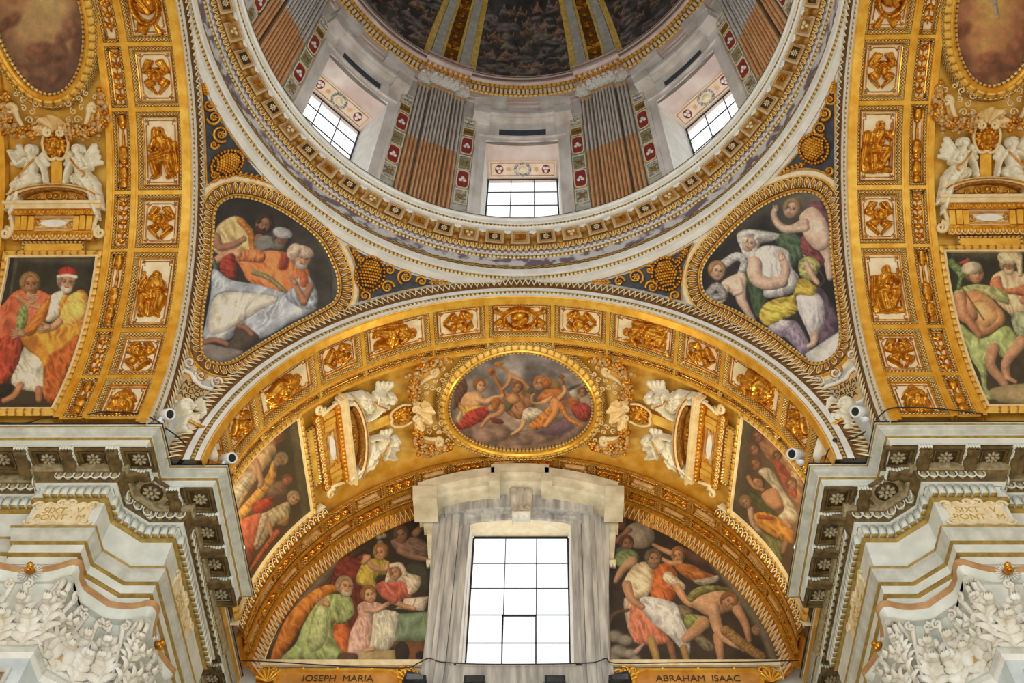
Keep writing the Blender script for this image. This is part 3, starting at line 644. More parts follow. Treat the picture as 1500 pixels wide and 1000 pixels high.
# ================================================================== pier entablatures
LIPL = np.array([(-15, 5.25), (-5.72, 5.25), (-5.72, 6.1), (-4.78, 6.1), (-4.78, 9.12), (-5.3, 9.12), (-5.3, 11.3)], float)
BEDL = np.array([(-15, 6.28), (-7.6, 6.28), (-7.6, 6.05), (-6.5, 6.05), (-6.5, 6.48), (-6.08, 6.9), (-5.58, 6.9), (-5.58, 9.92), (-6.1, 9.92), (-6.1, 11.3)], float)
def p3(P, z=0.): return np.c_[P, np.full(len(P), z)]
ZN = np.array([0, 0, 1.]); eggm = mat('grey_gold_egg', (150, 130, 88), (196, 184, 150), .5, .1, 12); greyk = mat('grey_moulding', (184, 184, 172), (214, 214, 204), .5, 0, 5)
gfil = mat('gold_fillet_matt', (150, 122, 56), (186, 156, 84), .45, .25, 9)
def entablature(sx, lb):
    m = lambda P: P*np.array([sx*-1, 1.]); lip, bed = p3(m(LIPL)), p3(m(BEDL)); sg = -sx
    root = thing('trim_4' if sx < 0 else 'trim_5', lb, 'entablature', (sx*5.7, 6.1, 11.8), None, 'structure')
    sw = lambda n, P, prs, mm: build(n, [g_ for g_ in [G()] if [g_.sweep(P, ZN, pr, sgn=sg) for pr in prs]][0], mm, root, False)
    sw('cornice_lip', lip, [[(1.2, 14.24), (.01, 14.22)], [(0, 14.19), (0, 14.165), (.03, 14.15)], [(.145, 14.055), (.16, 14.05)]], stone)
    sw('black_lead_edge', lip, [[(.02, 14.21), (-.012, 14.215), (-.012, 14.195), (.01, 14.19)]], iron)
    sw('cyma', lip, [[(.03, 14.15), (.06, 14.135), (.08, 14.10), (.14, 14.075), (.145, 14.055)]], greyk)
    sw('gold_fillet', lip, [[(.155, 14.05), (.165, 14.02), (.18, 14.015)], [(.0, 14.165), (.012, 14.15), (.03, 14.155)]], gfil)
    sw('corona', lip, [[(.18, 14.018), (.19, 14.01), (.19, 13.89), (.215, 13.885)]], stone)
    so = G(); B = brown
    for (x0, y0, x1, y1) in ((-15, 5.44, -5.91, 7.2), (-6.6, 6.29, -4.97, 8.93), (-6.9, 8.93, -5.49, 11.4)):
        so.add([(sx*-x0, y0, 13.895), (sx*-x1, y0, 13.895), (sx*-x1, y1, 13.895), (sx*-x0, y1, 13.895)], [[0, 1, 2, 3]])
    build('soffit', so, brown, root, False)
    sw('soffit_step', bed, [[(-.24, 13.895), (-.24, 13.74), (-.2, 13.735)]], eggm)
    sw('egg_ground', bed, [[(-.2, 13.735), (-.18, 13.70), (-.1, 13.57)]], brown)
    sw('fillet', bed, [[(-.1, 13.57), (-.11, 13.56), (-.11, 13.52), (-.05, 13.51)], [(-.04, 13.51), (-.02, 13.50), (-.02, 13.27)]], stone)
    sw('gold_bead', bed, [[(-.02, 13.27), (-.05, 13.27), (-.05, 13.235), (0, 13.20)], [(-.035, 12.30), (-.04, 12.27), (.0, 12.25)], [(-.0, 12.09), (-.015, 12.05), (.03, 12.02)], [(-.11, 12.56), (-.12, 12.545), (-.1, 12.52)]], gfil)
    sw('frieze', bed, [[(0, 13.2), (0, 12.57)]], stone)
    sw('architrave_crown', bed, [[(0, 12.57), (-.11, 12.565)], [(-.1, 12.52), (-.09, 12.44), (-.05, 12.36), (-.035, 12.30)]], greyk)
    sw('fascia', bed, [[(0, 12.26), (0, 12.08)], [(.03, 12.03), (.03, 11.87)], [(.04, 11.865), (.04, 11.76), (.6, 11.75)]], stone)
    sw('groove', bed, [[(.03, 11.87), (.05, 11.868), (.04, 11.86)]], greyk)
    sw('wall_below', bed, [[(.12, 11.78), (.12, -1.7)]], stone)
    # eggs, dentils along the bed moulding
    def along(off, z, step, f, inset=.05):
        P = m(BEDL)
        for i in range(len(P)-1):
            a, b = P[i], P[i+1]; d = (b-a)/np.linalg.norm(b-a); nn = np.array([-d[1], d[0]])*sg
            a0 = a.copy(); L = np.linalg.norm(b-a)
            if i == 0: a0 = b-d*2.2; L = 2.2
            # edge shift from the offset at both corners
            def sh(j, k):
                if j < 0 or k >= len(P): return 0
                d2 = (P[k]-P[j])/np.linalg.norm(P[k]-P[j]); cr = d[0]*d2[1]-d[1]*d2[0]; return cr
            e0 = off*math.tan(math.atan2(abs(sh(i-1, i)), 1)*.5)*(1 if sh(i-1, i)*sg > 0 else -1) if i else 0
            e1 = off*math.tan(math.atan2(abs(sh(i+1, i+2)), 1)*.5)*(1 if sh(i+1, i+2)*sg < 0 else -1) if i+2 < len(P) else 0
            if i+2 < len(P):
                d2 = (P[i+2]-P[i+1])/np.linalg.norm(P[i+2]-P[i+1]); cr = d[0]*d2[1]-d[1]*d2[0]; an = math.asin(max(-1, min(1, cr))); e1 = -off*math.tan(an/2)*sg*-1
            if i:
                d2 = (P[i]-P[i-1])/np.linalg.norm(P[i]-P[i-1]); cr = d2[0]*d[1]-d2[1]*d[0]; an = math.asin(max(-1, min(1, cr))); e0 = off*math.tan(an/2)*sg*-1
            L2 = L-e0*0-inset*2 if i == 0 else L-inset*2
            s0 = inset+(e0 if i else 0); s1 = L-inset-(e1 if i+2 < len(P) else 0)
            n = max(1, int(round((s1-s0)/step)))
            for k in range(n):
                q = a0+d*(s0+(s1-s0)*(k+.5)/n)+nn*off; f(np.array([q[0], q[1], z]), np.array([d[0], d[1], 0]), np.array([nn[0], nn[1], 0]))
    tmpl = {}
    def place(nm, mk, mm, q, d, nn, ch=None):
        X = Matrix(((d[0], nn[0], 0, q[0]), (d[1], nn[1], 0, q[1]), (0, 0, 1, q[2]), (0, 0, 0, 1))); X = Matrix.Translation([-v for v in WL[root]])@X
        if nm not in tmpl:
            o = build(nm, mk(), mm, None); o.parent = root; tmpl[nm] = o; WL[o] = np.zeros(3)
            if ch: build(ch[0], ch[1](), ch[2], o)
            o.matrix_basis = X
        else:
            o = tmpl[nm].copy(); C.objects.link(o); o.matrix_basis = X
            for c2 in tmpl[nm].children: e = c2.copy(); C.objects.link(e); e.parent = o
    along(-.06, 13.385, .135, lambda q, d, nn: place('dentil', lambda: G().box((0, 0, 0), (.044, .05, .105)), stone, q, d, nn, ('dentil_base', lambda: G().box((0, -.005, -.107), (.045, .048, .006)), gfil)), .03)
    def eggsh():
        g = G(); th = arc(-.5, math.pi+.5, 9); P = np.stack([.075*np.cos(th), -.03+0*th, -.085*np.sin(th)+.02], -1); g.tube(P+[0, 0, 0], .014, 4); return g
    along(-.155, 13.655, .155, lambda q, d, nn: place('egg', lambda: G().ball((0, -.01, 0), (.052, .05, .085)), eggm, q, d, nn, ('egg_shell', eggsh, stone)), .03)
    # scroll brackets and coffers under the corona
    def mod_():
        y = arc(0, 1, 11); pr = np.interp(y, [0, .15, .4, .7, 1], [.12, .15, .10, .15, .17]); X = .095; g = G()
        T = lambda x, z: np.stack([x+0*y, .47*y, z+0*y], -1)
        g.grid(np.stack([T(-X, 0), T(-X, -pr), T(-X*.35, -pr-.02), T(0, -pr), T(X*.35, -pr-.02), T(X, -pr), T(X, 0)])); g.add([(-X, 0, 0), (X, 0, 0), (X, 0, -.12), (-X, 0, -.12)], [[0, 1, 2, 3]])
        return g
    def mleaf():
        g = G()
        for i in range(5): g.ball((-.09+.045*i, -.015, -.045), (.026, .025, .055))
        y = arc(0, 1, 9)
        for s in (-1, 1):
            for k in range(9): g.ball((s*.1, .02+.05*k, -.05-.03*math.sin(k*.9)), (.016, .03, .05), None, 6, 4)
        return g
    def cof_(ty):
        def f():
            g = G(); 
            return g.box((0, 0, .012), (.25, .235, .006))
        return f
    def cofrim():
        B = np.array([(-.26, -.235, 0), (.26, -.235, 0), (.26, .235, 0), (-.26, .235, 0)]); return G().sweep(B, np.array([0, 0, -1.]), [(0, -.02), (0, .05), (.035, .05), (.045, .01), (.065, .01), (.065, .03), (.085, .03), (.09, -.01)], closed=True, sgn=-1)
    axd = np.array([[1, 0, 0], [0, 1, 0], [0, 0, -1.]])
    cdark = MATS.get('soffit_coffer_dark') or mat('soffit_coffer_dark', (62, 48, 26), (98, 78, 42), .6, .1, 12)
    ros = MATS.get('rosette_stone') or mat('rosette_stone', (150, 136, 104), (196, 184, 152), .6, 0, 12)
    def put(x, y, d, what):
        d = np.array([d[0]*-sx, d[1], 0.]); nn = np.array([-d[1], d[0], 0])*sg; q = np.array([-sx*x, y, 13.885])
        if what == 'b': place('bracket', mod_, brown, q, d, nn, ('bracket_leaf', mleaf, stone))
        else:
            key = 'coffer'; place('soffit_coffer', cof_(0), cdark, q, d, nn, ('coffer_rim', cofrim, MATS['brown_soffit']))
            place('rosette', lambda: rosette(G(), np.array([0, 0, -.005]), axd, .13), ros, q, d, nn)
    for k in range(5): put(-6.08-.745*k, 5.72, (1, 0), 'c'); 
    for k in range(4): put(-6.45-.745*k, 5.46, (1, 0), 'b')
    put(-5.64, 6.32, (1, 0), 'b'); put(-5.95, 6.0, (0, 1), 'b')
    for k in range(4): put(-5.24, 6.57+.735*k, (0, 1), 'c')
    for k in range(3): put(-4.99, 6.94+.735*k, (0, 1), 'b')
    put(-5.55, 5.82+.1, (0, 1), 'b') if False else None
    for k in range(3): put(-5.76, 9.5+.735*k, (0, 1), 'c'); put(-5.51, 9.14+.735*k, (0, 1), 'b')
    put(-5.93, 6.03, (0, 1), 'b') if False else None
    # round rosette in the canted corner coffer
    o8 = np.array([(-.31, -.12), (-.31, .12), (-.12, .31), (.12, .31), (.31, .12), (.31, -.12), (.12, -.31), (-.12, -.31)])*.95
    cc = np.array([-sx*-6.02, 6.42, 13.885]); L8 = cc+np.c_[o8, np.zeros(8)]
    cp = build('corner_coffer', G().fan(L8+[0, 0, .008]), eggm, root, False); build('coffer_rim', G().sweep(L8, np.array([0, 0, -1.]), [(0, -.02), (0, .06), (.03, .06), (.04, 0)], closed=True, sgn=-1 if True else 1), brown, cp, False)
    build('rosette_disc', G().ball(cc, (.22, .22, .02), None, 18, 4), cdark, cp); build('rosette', rosette(G(), cc-[0, 0, .02], axd, .16), ros, cp)
    return root
entL = entablature(-1, 'white pier entablature with brackets at the lower left, under the men in orange'); entR = entablature(1, 'white pier entablature with brackets at the lower right, under the veiled woman')
# ================================================================== capitals
acan = mat('acanthus_stone', (214, 206, 188), (240, 237, 228), .6, 0, 5, .05); abtan = mat('abacus_tan', (176, 130, 84), (202, 158, 108), .55, 0, 6)
def capital(sx, lb, run, horns, flowers, name_loc, faces, ret):
    """run: abacus plan path (left-hand coordinates), faces: list of (p0, p1, normal)"""
    m = lambda p: np.array([-sx*p[0], p[1], p[2] if len(p) > 2 else 0.])
    root = thing('pilaster_capital', lb, 'capital', tuple(m(name_loc)), 'carved capitals under the pier entablatures')
    P = np.array([m((*q, 0)) for q in run]); sg = -sx
    build('abacus', G().sweep(P, ZN, [(.25, 11.76), (-.02, 11.76), (-.05, 11.73), (-.05, 11.68), (-.01, 11.645)], sgn=sg), abtan, root)
    build('abacus_cove', G().sweep(P, ZN, [(-.01, 11.645), (-.02, 11.63), (.02, 11.58), (.06, 11.52), (.08, 11.46)], sgn=sg), stone, root)
    build('bell_rim', G().sweep(P, ZN, [(.05, 11.475), (.04, 11.455), (.09, 11.445)], sgn=sg), abtan, root)
    rp_ = [m((*q, 11.445)) for q in run]; build('bell_cover', G().fan(np.array(rp_), m((-6.4, 7.4, 11.445))).add([m((*q_, 11.455)) for q_ in ((-7.8, 6.02), (-6.42, 6.02), (-6.42, 7.5), (-7.8, 7.5), (-6.6, 6.82), (-5.46, 6.82), (-5.46, 8.3), (-6.6, 8.3))], [[0, 1, 2, 3], [4, 5, 6, 7]]), stone, root, False)
    # bell
    bp = np.array([m((*q, 0)) for q in [f[0] for f in faces]+[faces[-1][1]]])
    build('bell', G().sweep(bp, ZN, [(-.0, 11.72), (-.0, 11.46), (.06, 11.3), (.08, 10.2)], sgn=sg), stone, root, False)
    def fr(nn): n = np.array([-sx*nn[0], nn[1], 0.]); t = np.cross(ZN, n)*1.0; return np.stack([t, ZN, n])
    lv = {}
    def putleaf(o, ax, kind, w, h, curl):
        if kind not in lv: lv[kind] = build('acanthus_leaf', leaf2(G(), w, h, curl), acan, None); first = True
        else: first = False
        X = Matrix.Translation([-v for v in WL[root]])@M4(ax.T, o)
        ob = lv[kind] if first else lv[kind].copy()
        if not first: C.objects.link(ob)
        ob.parent = root; ob.matrix_basis = X
    for p0, p1, nn in faces:
        p0 = np.array(p0); p1 = np.array(p1); ax = fr(nn); L = np.linalg.norm(p1-p0); nl = max(1, int(round(L/.36)))
        for i in range(nl):
            q = p0+(p1-p0)*(i+.5)/nl; putleaf(m((q[0]+nn[0]*.0, q[1]+nn[1]*.0, 10.16)), ax, 'low', .50, .74, .42)
        for i in range(nl+1):
            if nl == 1 and i == 1: continue
            q = p0+(p1-p0)*(i/nl if nl > 1 else .5); putleaf(m((q[0]-nn[0]*.03, q[1]-nn[1]*.03, 10.3)), ax, 'high', .48, .94, .40)
        # stalks and the pair of inner scrolls
        g = G(); c = (p0+p1)/2
        for s in (-1, 1):
            u = arc(0, 1, 8); x = s*(.30*(1-u)**1.0*min(1, L/1.0)+.1*u); 
            base = m((c[0], c[1], 0)); pts = np.array([base+ax[0]*xx+ZN*(10.5+.72*tt)+ax[2]*(.04+.14*tt**2) for xx, tt in zip(x, u)]); g.tube(pts, .028+.015*u, 6)
            sp = spiral((s*.12, 11.25), .085, 1.4, math.pi/2, 18, -s); g.tube(np.array([base+ax[0]*a_+ZN*b_+ax[2]*.19 for a_, b_ in sp]), np.linspace(.03, .018, 18), 5)
        build('inner_scroll', g, acan, root, kind='stuff')
    for (h0, dd) in horns:   # leafy scroll under each horn of the abacus
        g = G(); d = np.array([-sx*dd[0], dd[1], 0.]); d /= np.linalg.norm(d); t = np.cross(ZN, d); o = m((*h0, 0))-d*.14
        for s in (-1, 1):
            sp = spiral((-.06, 11.30), .13, 1.5, math.pi/2, 20, -1); g.tube(np.array([o+d*a_+ZN*b_+t*s*.05 for a_, b_ in sp]), np.linspace(.045, .022, 20), 6)
            u = arc(0, 1, 7); g.tube(np.array([o+d*(-.42+.36*k**1.6)+ZN*(10.62+.82*k)+t*s*(.05+.16*(1-k)) for k in u]), .03+.02*u, 6)
        build('corner_scroll', g, acan, root, kind='stuff')
        lf = G(); ax = np.stack([t, ZN, d]); lf.merge(leaf2(G(), .36, .52, .5), lambda V: o-d*.08+ZN*10.74+V@ax); build('horn_leaf', lf, acan, root)
        g = G(); [g.ball(o+d*(.05-.02*i)+ZN*(11.02-.055*i)+t*.0, (.05, .05, .032), None, 6, 4) for i in range(3)]; build('horn_bud', g, acan, root)
    for f0, nn in flowers:
        ax = fr(nn); c = m((*f0, 11.62)); fl = G()
        for i in range(18):
            t_ = 2*math.pi*i/18; u_ = ax[0]*math.cos(t_)+ax[1]*math.sin(t_); v_ = np.cross(ax[2], u_); fl.ball(c+u_*.12+ax[2]*.03, (.075, .012, .02), np.stack([u_, v_, ax[2]]), 5, 4)
        f = build('abacus_flower', fl, white, root)
        h = G(); h.ball(c+ax[2]*.08, (.075, .07, .075), ax); h.ball(c+ax[2]*.13+ax[1]*.05, (.055, .05, .05), ax); h.ball(c+ax[2]*.13-ax[1]*.05, (.06, .04, .05), ax); build('flower_bud', h, bronze, f)
    # three-mount emblem on the canted return
    (q, nn) = ret; n = np.array([-sx*nn[0], nn[1], 0.]); n /= np.linalg.norm(n); ax = np.stack([np.cross(ZN, n), ZN, n]); c = m((*q, 10.72))
    e = build('emblem_ground', G().ball(c, (.25, .40, .035), ax, 16, 5), MATS['tan_stucco'], root); mm = G()
    for dx, dy in ((0, .15), (-.105, -.13), (.105, -.13)): mm.ball(c+ax[0]*dx+ax[1]*dy+n*.03, (.10, .185, .07), ax, 12, 7)
    build('mount_emblem', mm, white, e, label='white three-mount emblem')
    return root
def conc(a, b, sag, n=12):
    a = np.array(a, float); b = np.array(b, float); d = b-a; L = np.linalg.norm(d); nn = np.array([-d[1], d[0]])/L; t = arc(0, 1, n)
    return [tuple(a+d*k+nn*sag*math.sin(math.pi*k)) for k in t]
RUN = [(-7.86, 6.3), (-7.80, 5.93)]+conc((-7.72, 5.88), (-6.42, 5.88), .17)+[(-6.36, 5.90), (-6.36, 5.98)]+conc((-6.38, 6.0), (-6.38, 6.40), .03, 4)[1:]+conc((-6.10, 6.74), (-5.50, 6.72), .06, 6)+[(-5.43, 6.73), (-5.40, 6.80)]+conc((-5.40, 6.86), (-5.40, 8.2), .17)+[(-5.44, 8.3), (-5.7, 8.34)]
FACES = [((-7.6, 6.05), (-6.5, 6.05), (0, -1)), ((-6.5, 6.05), (-6.5, 6.48), (1, 0)), ((-6.5, 6.48), (-6.08, 6.9), (.707, -.707)), ((-6.08, 6.9), (-5.58, 6.9), (0, -1)), ((-5.58, 6.9), (-5.58, 8.1), (1, 0))]
for sx, lb in ((-1, 'leafy stone capital in the lower left corner, under the entablature'), (1, 'leafy stone capital in the lower right corner, under the entablature')):
    capital(sx, lb, RUN, [((-6.36, 5.88), (1, -1)), ((-5.40, 6.72), (1, -1)), ((-7.8, 5.88), (-1, -1))], [((-7.06, 6.03), (0, -1)), ((-5.56, 7.53), (1, 0))], (-6.3, 6.2, 10.1), FACES, ((-6.36, 6.55), (.75, -.66)))
    # shaft top of the pilaster below the capital
    m = lambda P: np.c_[np.array(P)*np.array([-sx, 1.]), np.zeros(len(P))]
    sh = thing('pilaster_shaft', 'panelled grey marble pilaster shaft under the '+('left' if sx < 0 else 'right')+' leafy capital', 'pilaster', (sx*6.3, 6.2, 8), None)
    BP = m([(-7.66, 6.3), (-7.66, 6.0), (-6.46, 6.0), (-6.46, 6.44), (-6.04, 6.84), (-5.54, 6.84), (-5.54, 8.2)])
    build('neck_moulding', G().sweep(BP, ZN, [(.12, 10.22), (-.06, 10.20), (-.08, 10.15), (-.04, 10.10)], sgn=-sx), greyk, sh, False)
    build('neck_fillet', G().sweep(BP, ZN, [(-.04, 10.10), (-.04, 10.06), (.0, 10.02)], sgn=-sx), white, sh, False)
    build('shaft', G().sweep(BP, ZN, [(.0, 10.02), (.0, -1.7)], sgn=-sx), mat('blue_grey_marble', (176, 188, 194), (222, 230, 230), .4, 0, 2) if 'blue_grey_marble' not in MATS else MATS['blue_grey_marble'], sh, False)
    for (c, ax_) in (((-7.06, 5.99), (1, 0)), ((-5.53, 7.5), (0, 1))):
        d = np.array([-sx*ax_[0], ax_[1], 0.]); n = np.cross(d, ZN)*1.0; n = n if (n@np.array([-sx*.7, -.7, 0.])) > 0 or True else -n
        cen = np.array([-sx*c[0], c[1], 8.8]); nn = np.array([0, -1, 0.]) if ax_[0] else np.array([-sx*1.0, 0, 0.])
        L = np.array([cen+d*a_*.38+ZN*b_*1.0 for a_, b_ in ((-1, -1), (1, -1), (1, 1), (-1, 1))])
        sgn = 1 if np.cross(L[1]-L[0], L[2]-L[1])@nn > 0 else -1
        pnl = build('panel', G().add(L+nn*.004, [[0, 1, 2, 3]]), mat('brown_marble', (120, 96, 84), (176, 150, 130), .35, 0, 5) if 'brown_marble' not in MATS else MATS['brown_marble'], sh, False)
        build('panel_frame', G().sweep(L, nn, [(-.05, 0), (-.05, .03), (0, .03), (.02, .005)], closed=True, sgn=sgn), greyk, pnl, False)
# ================================================================== wording plaques on the friezes
def text(name, s, parent, o, ax, size, m, ext=.004):
    cu = bpy.data.curves.new(name, 'FONT'); cu.body = s; cu.size = size; cu.align_x = 'CENTER'; cu.align_y = 'CENTER'; cu.extrude = ext; cu.space_line = .85
    cu.materials.append(m); t0 = bpy.data.objects.new(name, cu); C.objects.link(t0); me = bpy.data.meshes.new_from_object(t0.evaluated_get(bpy.context.evaluated_depsgraph_get())); bpy.data.objects.remove(t0); me.materials.clear(); me.materials.append(m); t = bpy.data.objects.new(name, me); C.objects.link(t); t.parent = parent
    t.matrix_basis = M4(np.asarray(ax).T, np.asarray(o)-WL[parent]); return t
letg = mat('gold_letters', (206, 178, 96), (230, 204, 124), .35, .5, 9); letb = mat('dark_letters', (70, 50, 28), (84, 62, 36), .6)
def plaque(o, ax, lb, hw=.44, hh=.24, tx='SIXT · V\nPONT · M'):
    ax = np.asarray(ax, float); root = thing('inscription_plaque', lb, 'plaque', tuple(o))
    L = lambda u, v, h=0: o+ax[0]*u+ax[1]*v+ax[2]*h
    build('tablet', G().box(L(0, 0, .012), (hw, hh, .012), ax), cream, root, False)
    g = G()
    for s in (-1, 1):
        for t in (-1, 1):
            g.tube(np.array([L(s*(hw-.02)+a, t*(hh-.06)+b, .03) for a, b in spiral((0, 0), .10, 1.3, 0 if s > 0 else math.pi, 16, s*t)]), np.linspace(.026, .016, 16), 5)
        g.tube(np.array([L(s*(.02+a), hh+.0+b, .03) for a, b in spiral((.07, 0), .08, 1.3, math.pi, 16, -1)]), np.linspace(.03, .015, 16), 5)
        g.tube(np.array([L(s*k, hh-.01+.03*math.sin(k*30), .025) for k in arc(.15, hw-.1, 9)]), .018, 5); g.tube(np.array([L(s*k, -hh-.0+.02*math.sin(k*26), .025) for k in arc(0, hw-.05, 10)]), .018, 5)
    g.ball(L(0, hh, .03), (.06, .05, .04), ax)
    build('scroll_border', g, cream, root, kind='stuff')
    text('lettering', tx, root, L(0, -.01, .026), ax, .185, letg)
plaque(np.array([-7.08, 6.05, 12.92]), [[1, 0, 0], [0, 0, 1], [0, -1, 0]], 'scrolled stone plaque lettered SIXT V PONT M on the left frieze, facing the viewer')
plaque(np.array([7.08, 6.05, 12.92]), [[1, 0, 0], [0, 0, 1], [0, -1, 0]], 'scrolled stone plaque lettered SIXT V PONT M on the right frieze, facing the viewer')
plaque(np.array([-5.58, 8.1, 12.88]), [[0, 1, 0], [0, 0, 1], [1, 0, 0]], 'scrolled stone plaque seen edge-on on the left pier frieze beside the front arm', .62)
plaque(np.array([5.58, 8.1, 12.88]), [[0, -1, 0], [0, 0, 1], [-1, 0, 0]], 'scrolled stone plaque seen edge-on on the right pier frieze beside the front arm', .62)
# ================================================================== end of the front arm: ribs, lunette wall, big window
LY = 11.25; LC = np.array([0.04, LY, 14.37]); LR = 4.98
PW = Plane(1, LY, (0, -1, 0))
root = thing('wall_front', 'lunette wall closing the front arm, with painted panels beside the window', 'wall', (0, LY, 12), None, 'structure')
th = arc(-.05, np.pi+.05, 81); rim = np.stack([LC[0]+5.2*np.cos(th), LY+.03+0*th, LC[2]+5.2*np.sin(th)], -1)
g = G(); inn = rim.copy(); inn[:, 0] = np.clip(inn[:, 0], -1.3, 1.3); inn[:, 2] = np.minimum(inn[:, 2], np.maximum(18.3, 0))
base = rim.copy(); base[:, 2] = 9
# wall left and right of the opening, above it and the part below
for sg in (-1, 1):
    xs = sg*arc(1.12, 6.3, 28); zt = LC[2]+np.sqrt(np.maximum(5.2**2-(xs-LC[0])**2, .02)); g.grid(np.stack([np.c_[xs, 0*xs+LY+.03, 0*xs-1.7], np.c_[xs, 0*xs+LY+.03, zt]]))
xs = arc(-1.12, 1.12, 9); g.grid(np.stack([np.c_[xs, 0*xs+LY+.03, 0*xs+18.35], np.c_[xs, 0*xs+LY+.03, LC[2]+np.sqrt(5.2**2-(xs-LC[0])**2)]]))
g.grid(np.stack([np.c_[xs, 0*xs+LY+.03, 0*xs-1.7], np.c_[xs, 0*xs+LY+.03, 0*xs+13.9]]))
build('wall_face', g, greyb, root, False)
# side walls of the front arm below the cornice
for sg, nm in ((-1, 'left'), (1, 'right')):
    tag(build('wall_front_'+nm, G().add([(sg*6.0, 9.5, -1.7), (sg*6.0, 11.3, -1.7), (sg*6.0, 11.3, 14.2), (sg*6.0, 9.5, 14.2)], [[0, 1, 2, 3]]), stone, smooth=False), 'plain side wall of the front arm, '+nm+' of the window', 'wall', None, 'structure')
# arched ribs on the vault in front of the lunette
er = thing('trim_6', 'gilded arched end ribs of the front vault framing the lunette', 'arch moulding', (0, 10.5, ZS), None, 'structure')
def arcsweep(name, pr, m, a0=-1, a1=181, n=181, **k):   # profile of (depth behind the arris, inward height)
    aa = arc(a0, a1, n); g = G(); v = 0
    for (s0, h0), (s1, h1) in zip(pr[:-1], pr[1:]):
        l = math.hypot(s1-s0, h1-h0); g.grid(np.stack([BF.P(s0+0*aa, aa, h0), BF.P(s1+0*aa, aa, h1)]), uv=np.stack(np.broadcast_arrays(np.radians(aa)[None]*RA, np.array([v, v+l])[:, None]), -1)); v += l
    return build(name, g, m, er, **k)
for e0, e1 in ((-1, 38), (142, 181)):
    arcsweep('outer_fillet', [(3.80, -.12), (3.80, .03), (3.84, .03), (3.85, .0)], cream, e0, e1, 70)
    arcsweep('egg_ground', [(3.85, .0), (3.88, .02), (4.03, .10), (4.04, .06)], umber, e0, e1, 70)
    arcsweep('ridge', [(4.04, .06), (4.04, .12), (4.09, .12), (4.10, .02), (4.13, .02)], gold, e0, e1, 70)
arcsweep('coffer_ground', [(4.10, .02), (4.125, -.06), (4.925, -.06), (4.93, .02)], gold)
arcsweep('mid_rib', [(4.50, .02), (4.50, .06), (4.56, .06), (4.56, .02)], gold)
arcsweep('inner_rib', [(4.90, .02), (4.90, .08), (4.96, .08), (4.96, .05)], gold)
arcsweep('zigzag_ground', [(4.96, .05), (5.26, .21)], bronze)
arcsweep('inner_fillet', [(5.24, .18), (5.24, .23), (5.30, .25), (5.30, .1)], cream)
g = G(); g2 = G(); n = 118
for k in range(n):
    a = 180*(k+.5)/n
    if 38 < a < 142: continue
    c = BF.P(3.95, a, .06); N_ = BF.N(0, a); t = BF.P(3.95, a+.5, .06)-c; t /= np.linalg.norm(t); u = np.array([0, 1, 0.])*.9+N_*.4; u /= np.linalg.norm(u); ax = np.stack([t, u, np.cross(t, u)])
    g.ball(c, (.04, .08, .045), ax, 6, 4); q = arc(-.5, math.pi+.5, 8); g2.tube(c+t*np.cos(q)[:, None]*.062-u*np.sin(q)[:, None]*.10+N_*.01, .012, 4)
build('egg_row', g, bronze, er, kind='stuff'); build('egg_shell_row', g2, cream, er, kind='stuff')
n = 132; aa = np.linspace(0, 180, 2*n+1); od = np.arange(2*n+1) % 2
zz = lambda ds, dh: BF.P(np.where(od, 4.98, 5.21)+ds, aa, np.where(od, .075, .195)+dh)
build('zigzag_leaf_row', G().grid(np.stack([zz(-.028, 0), zz(-.02, .03), zz(.02, .03), zz(.028, 0)])), cream, er, smooth=False, kind='stuff')
# ------------------------------------------------------------------ window
W1 = thing('window_6', 'large bright window with marble surround in the lunette wall', 'window', (0, 11.0, 14), None, 'structure')
FY = 11.0; PF = Plane(1, FY, (0, -1, 0)); PG = Plane(1, 11.62, (0, -1, 0))
def pp(pl, pts): return np.array([pl.px(x, y)[0] for x, y in pts])
nF = np.array([0, -1, 0.])
opn = pp(PF, [(666, 1010), (671, 972), (689, 768), (700, 765.5), (730, 762.5), (762, 761.5), (795, 762.5), (825, 765.5), (836, 768), (841, 972), (843, 1010)])
def sweepo(name, pr, m): return build(name, G().sweep(opn, nF, pr, sgn=1), m, W1, False)
sweepo('inner_moulding', [(0, .0), (0, .03), (.03, .05), (.14, .05), (.16, .09), (.22, .09), (.23, .06)], wmarble)
sweepo('middle_fascia', [(.23, .06), (.23, .12), (.40, .12), (.42, .16), (.50, .16), (.51, .08)], wmarble)
sweepo('outer_fascia', [(.51, .08), (.51, .10), (.66, .10), (.68, .05)], wmarble)
# outer pilasters and the raised blocks beside the head
g = G()
for x0, x1 in ((623, 652), (862, 892)):
    L = pp(PF, [(x0-2.5, 1010), (x1-2, 1010), (x1+(3 if x0 < 700 else 1), 742), (x0+(13 if x0 < 700 else -1), 742)])
    f = L+nF*.06; b_ = L-nF*.4
    build('pilaster_strip', G().add(np.vstack([f, b_]), [[0, 1, 2, 3], [0, 4, 5, 1], [1, 5, 6, 2], [2, 6, 7, 3], [3, 7, 4, 0]]), wmarble, W1, False)
for x0, x1, y1 in ((660, 684, 742), (846, 868, 742)):
    L = pp(PF, [(x0, 772), (x1, 772), (x1, y1), (x0, y1)]); f = L+nF*.13; b_ = L-nF*.4
    build('pilaster_strip', G().add(np.vstack([f, b_]), [[0, 1, 2, 3], [0, 4, 5, 1], [1, 5, 6, 2], [2, 6, 7, 3], [3, 7, 4, 0]]), wmarble, W1, False)
L = pp(PF, [(634, 760), (892, 760), (892, 712), (634, 712)]); f = L+nF*.02; b_ = L-nF*.3
build('head_wall', G().add(np.vstack([f, b_]), [[0, 1, 2, 3], [3, 2, 6, 7]]), wmarble, W1, False)
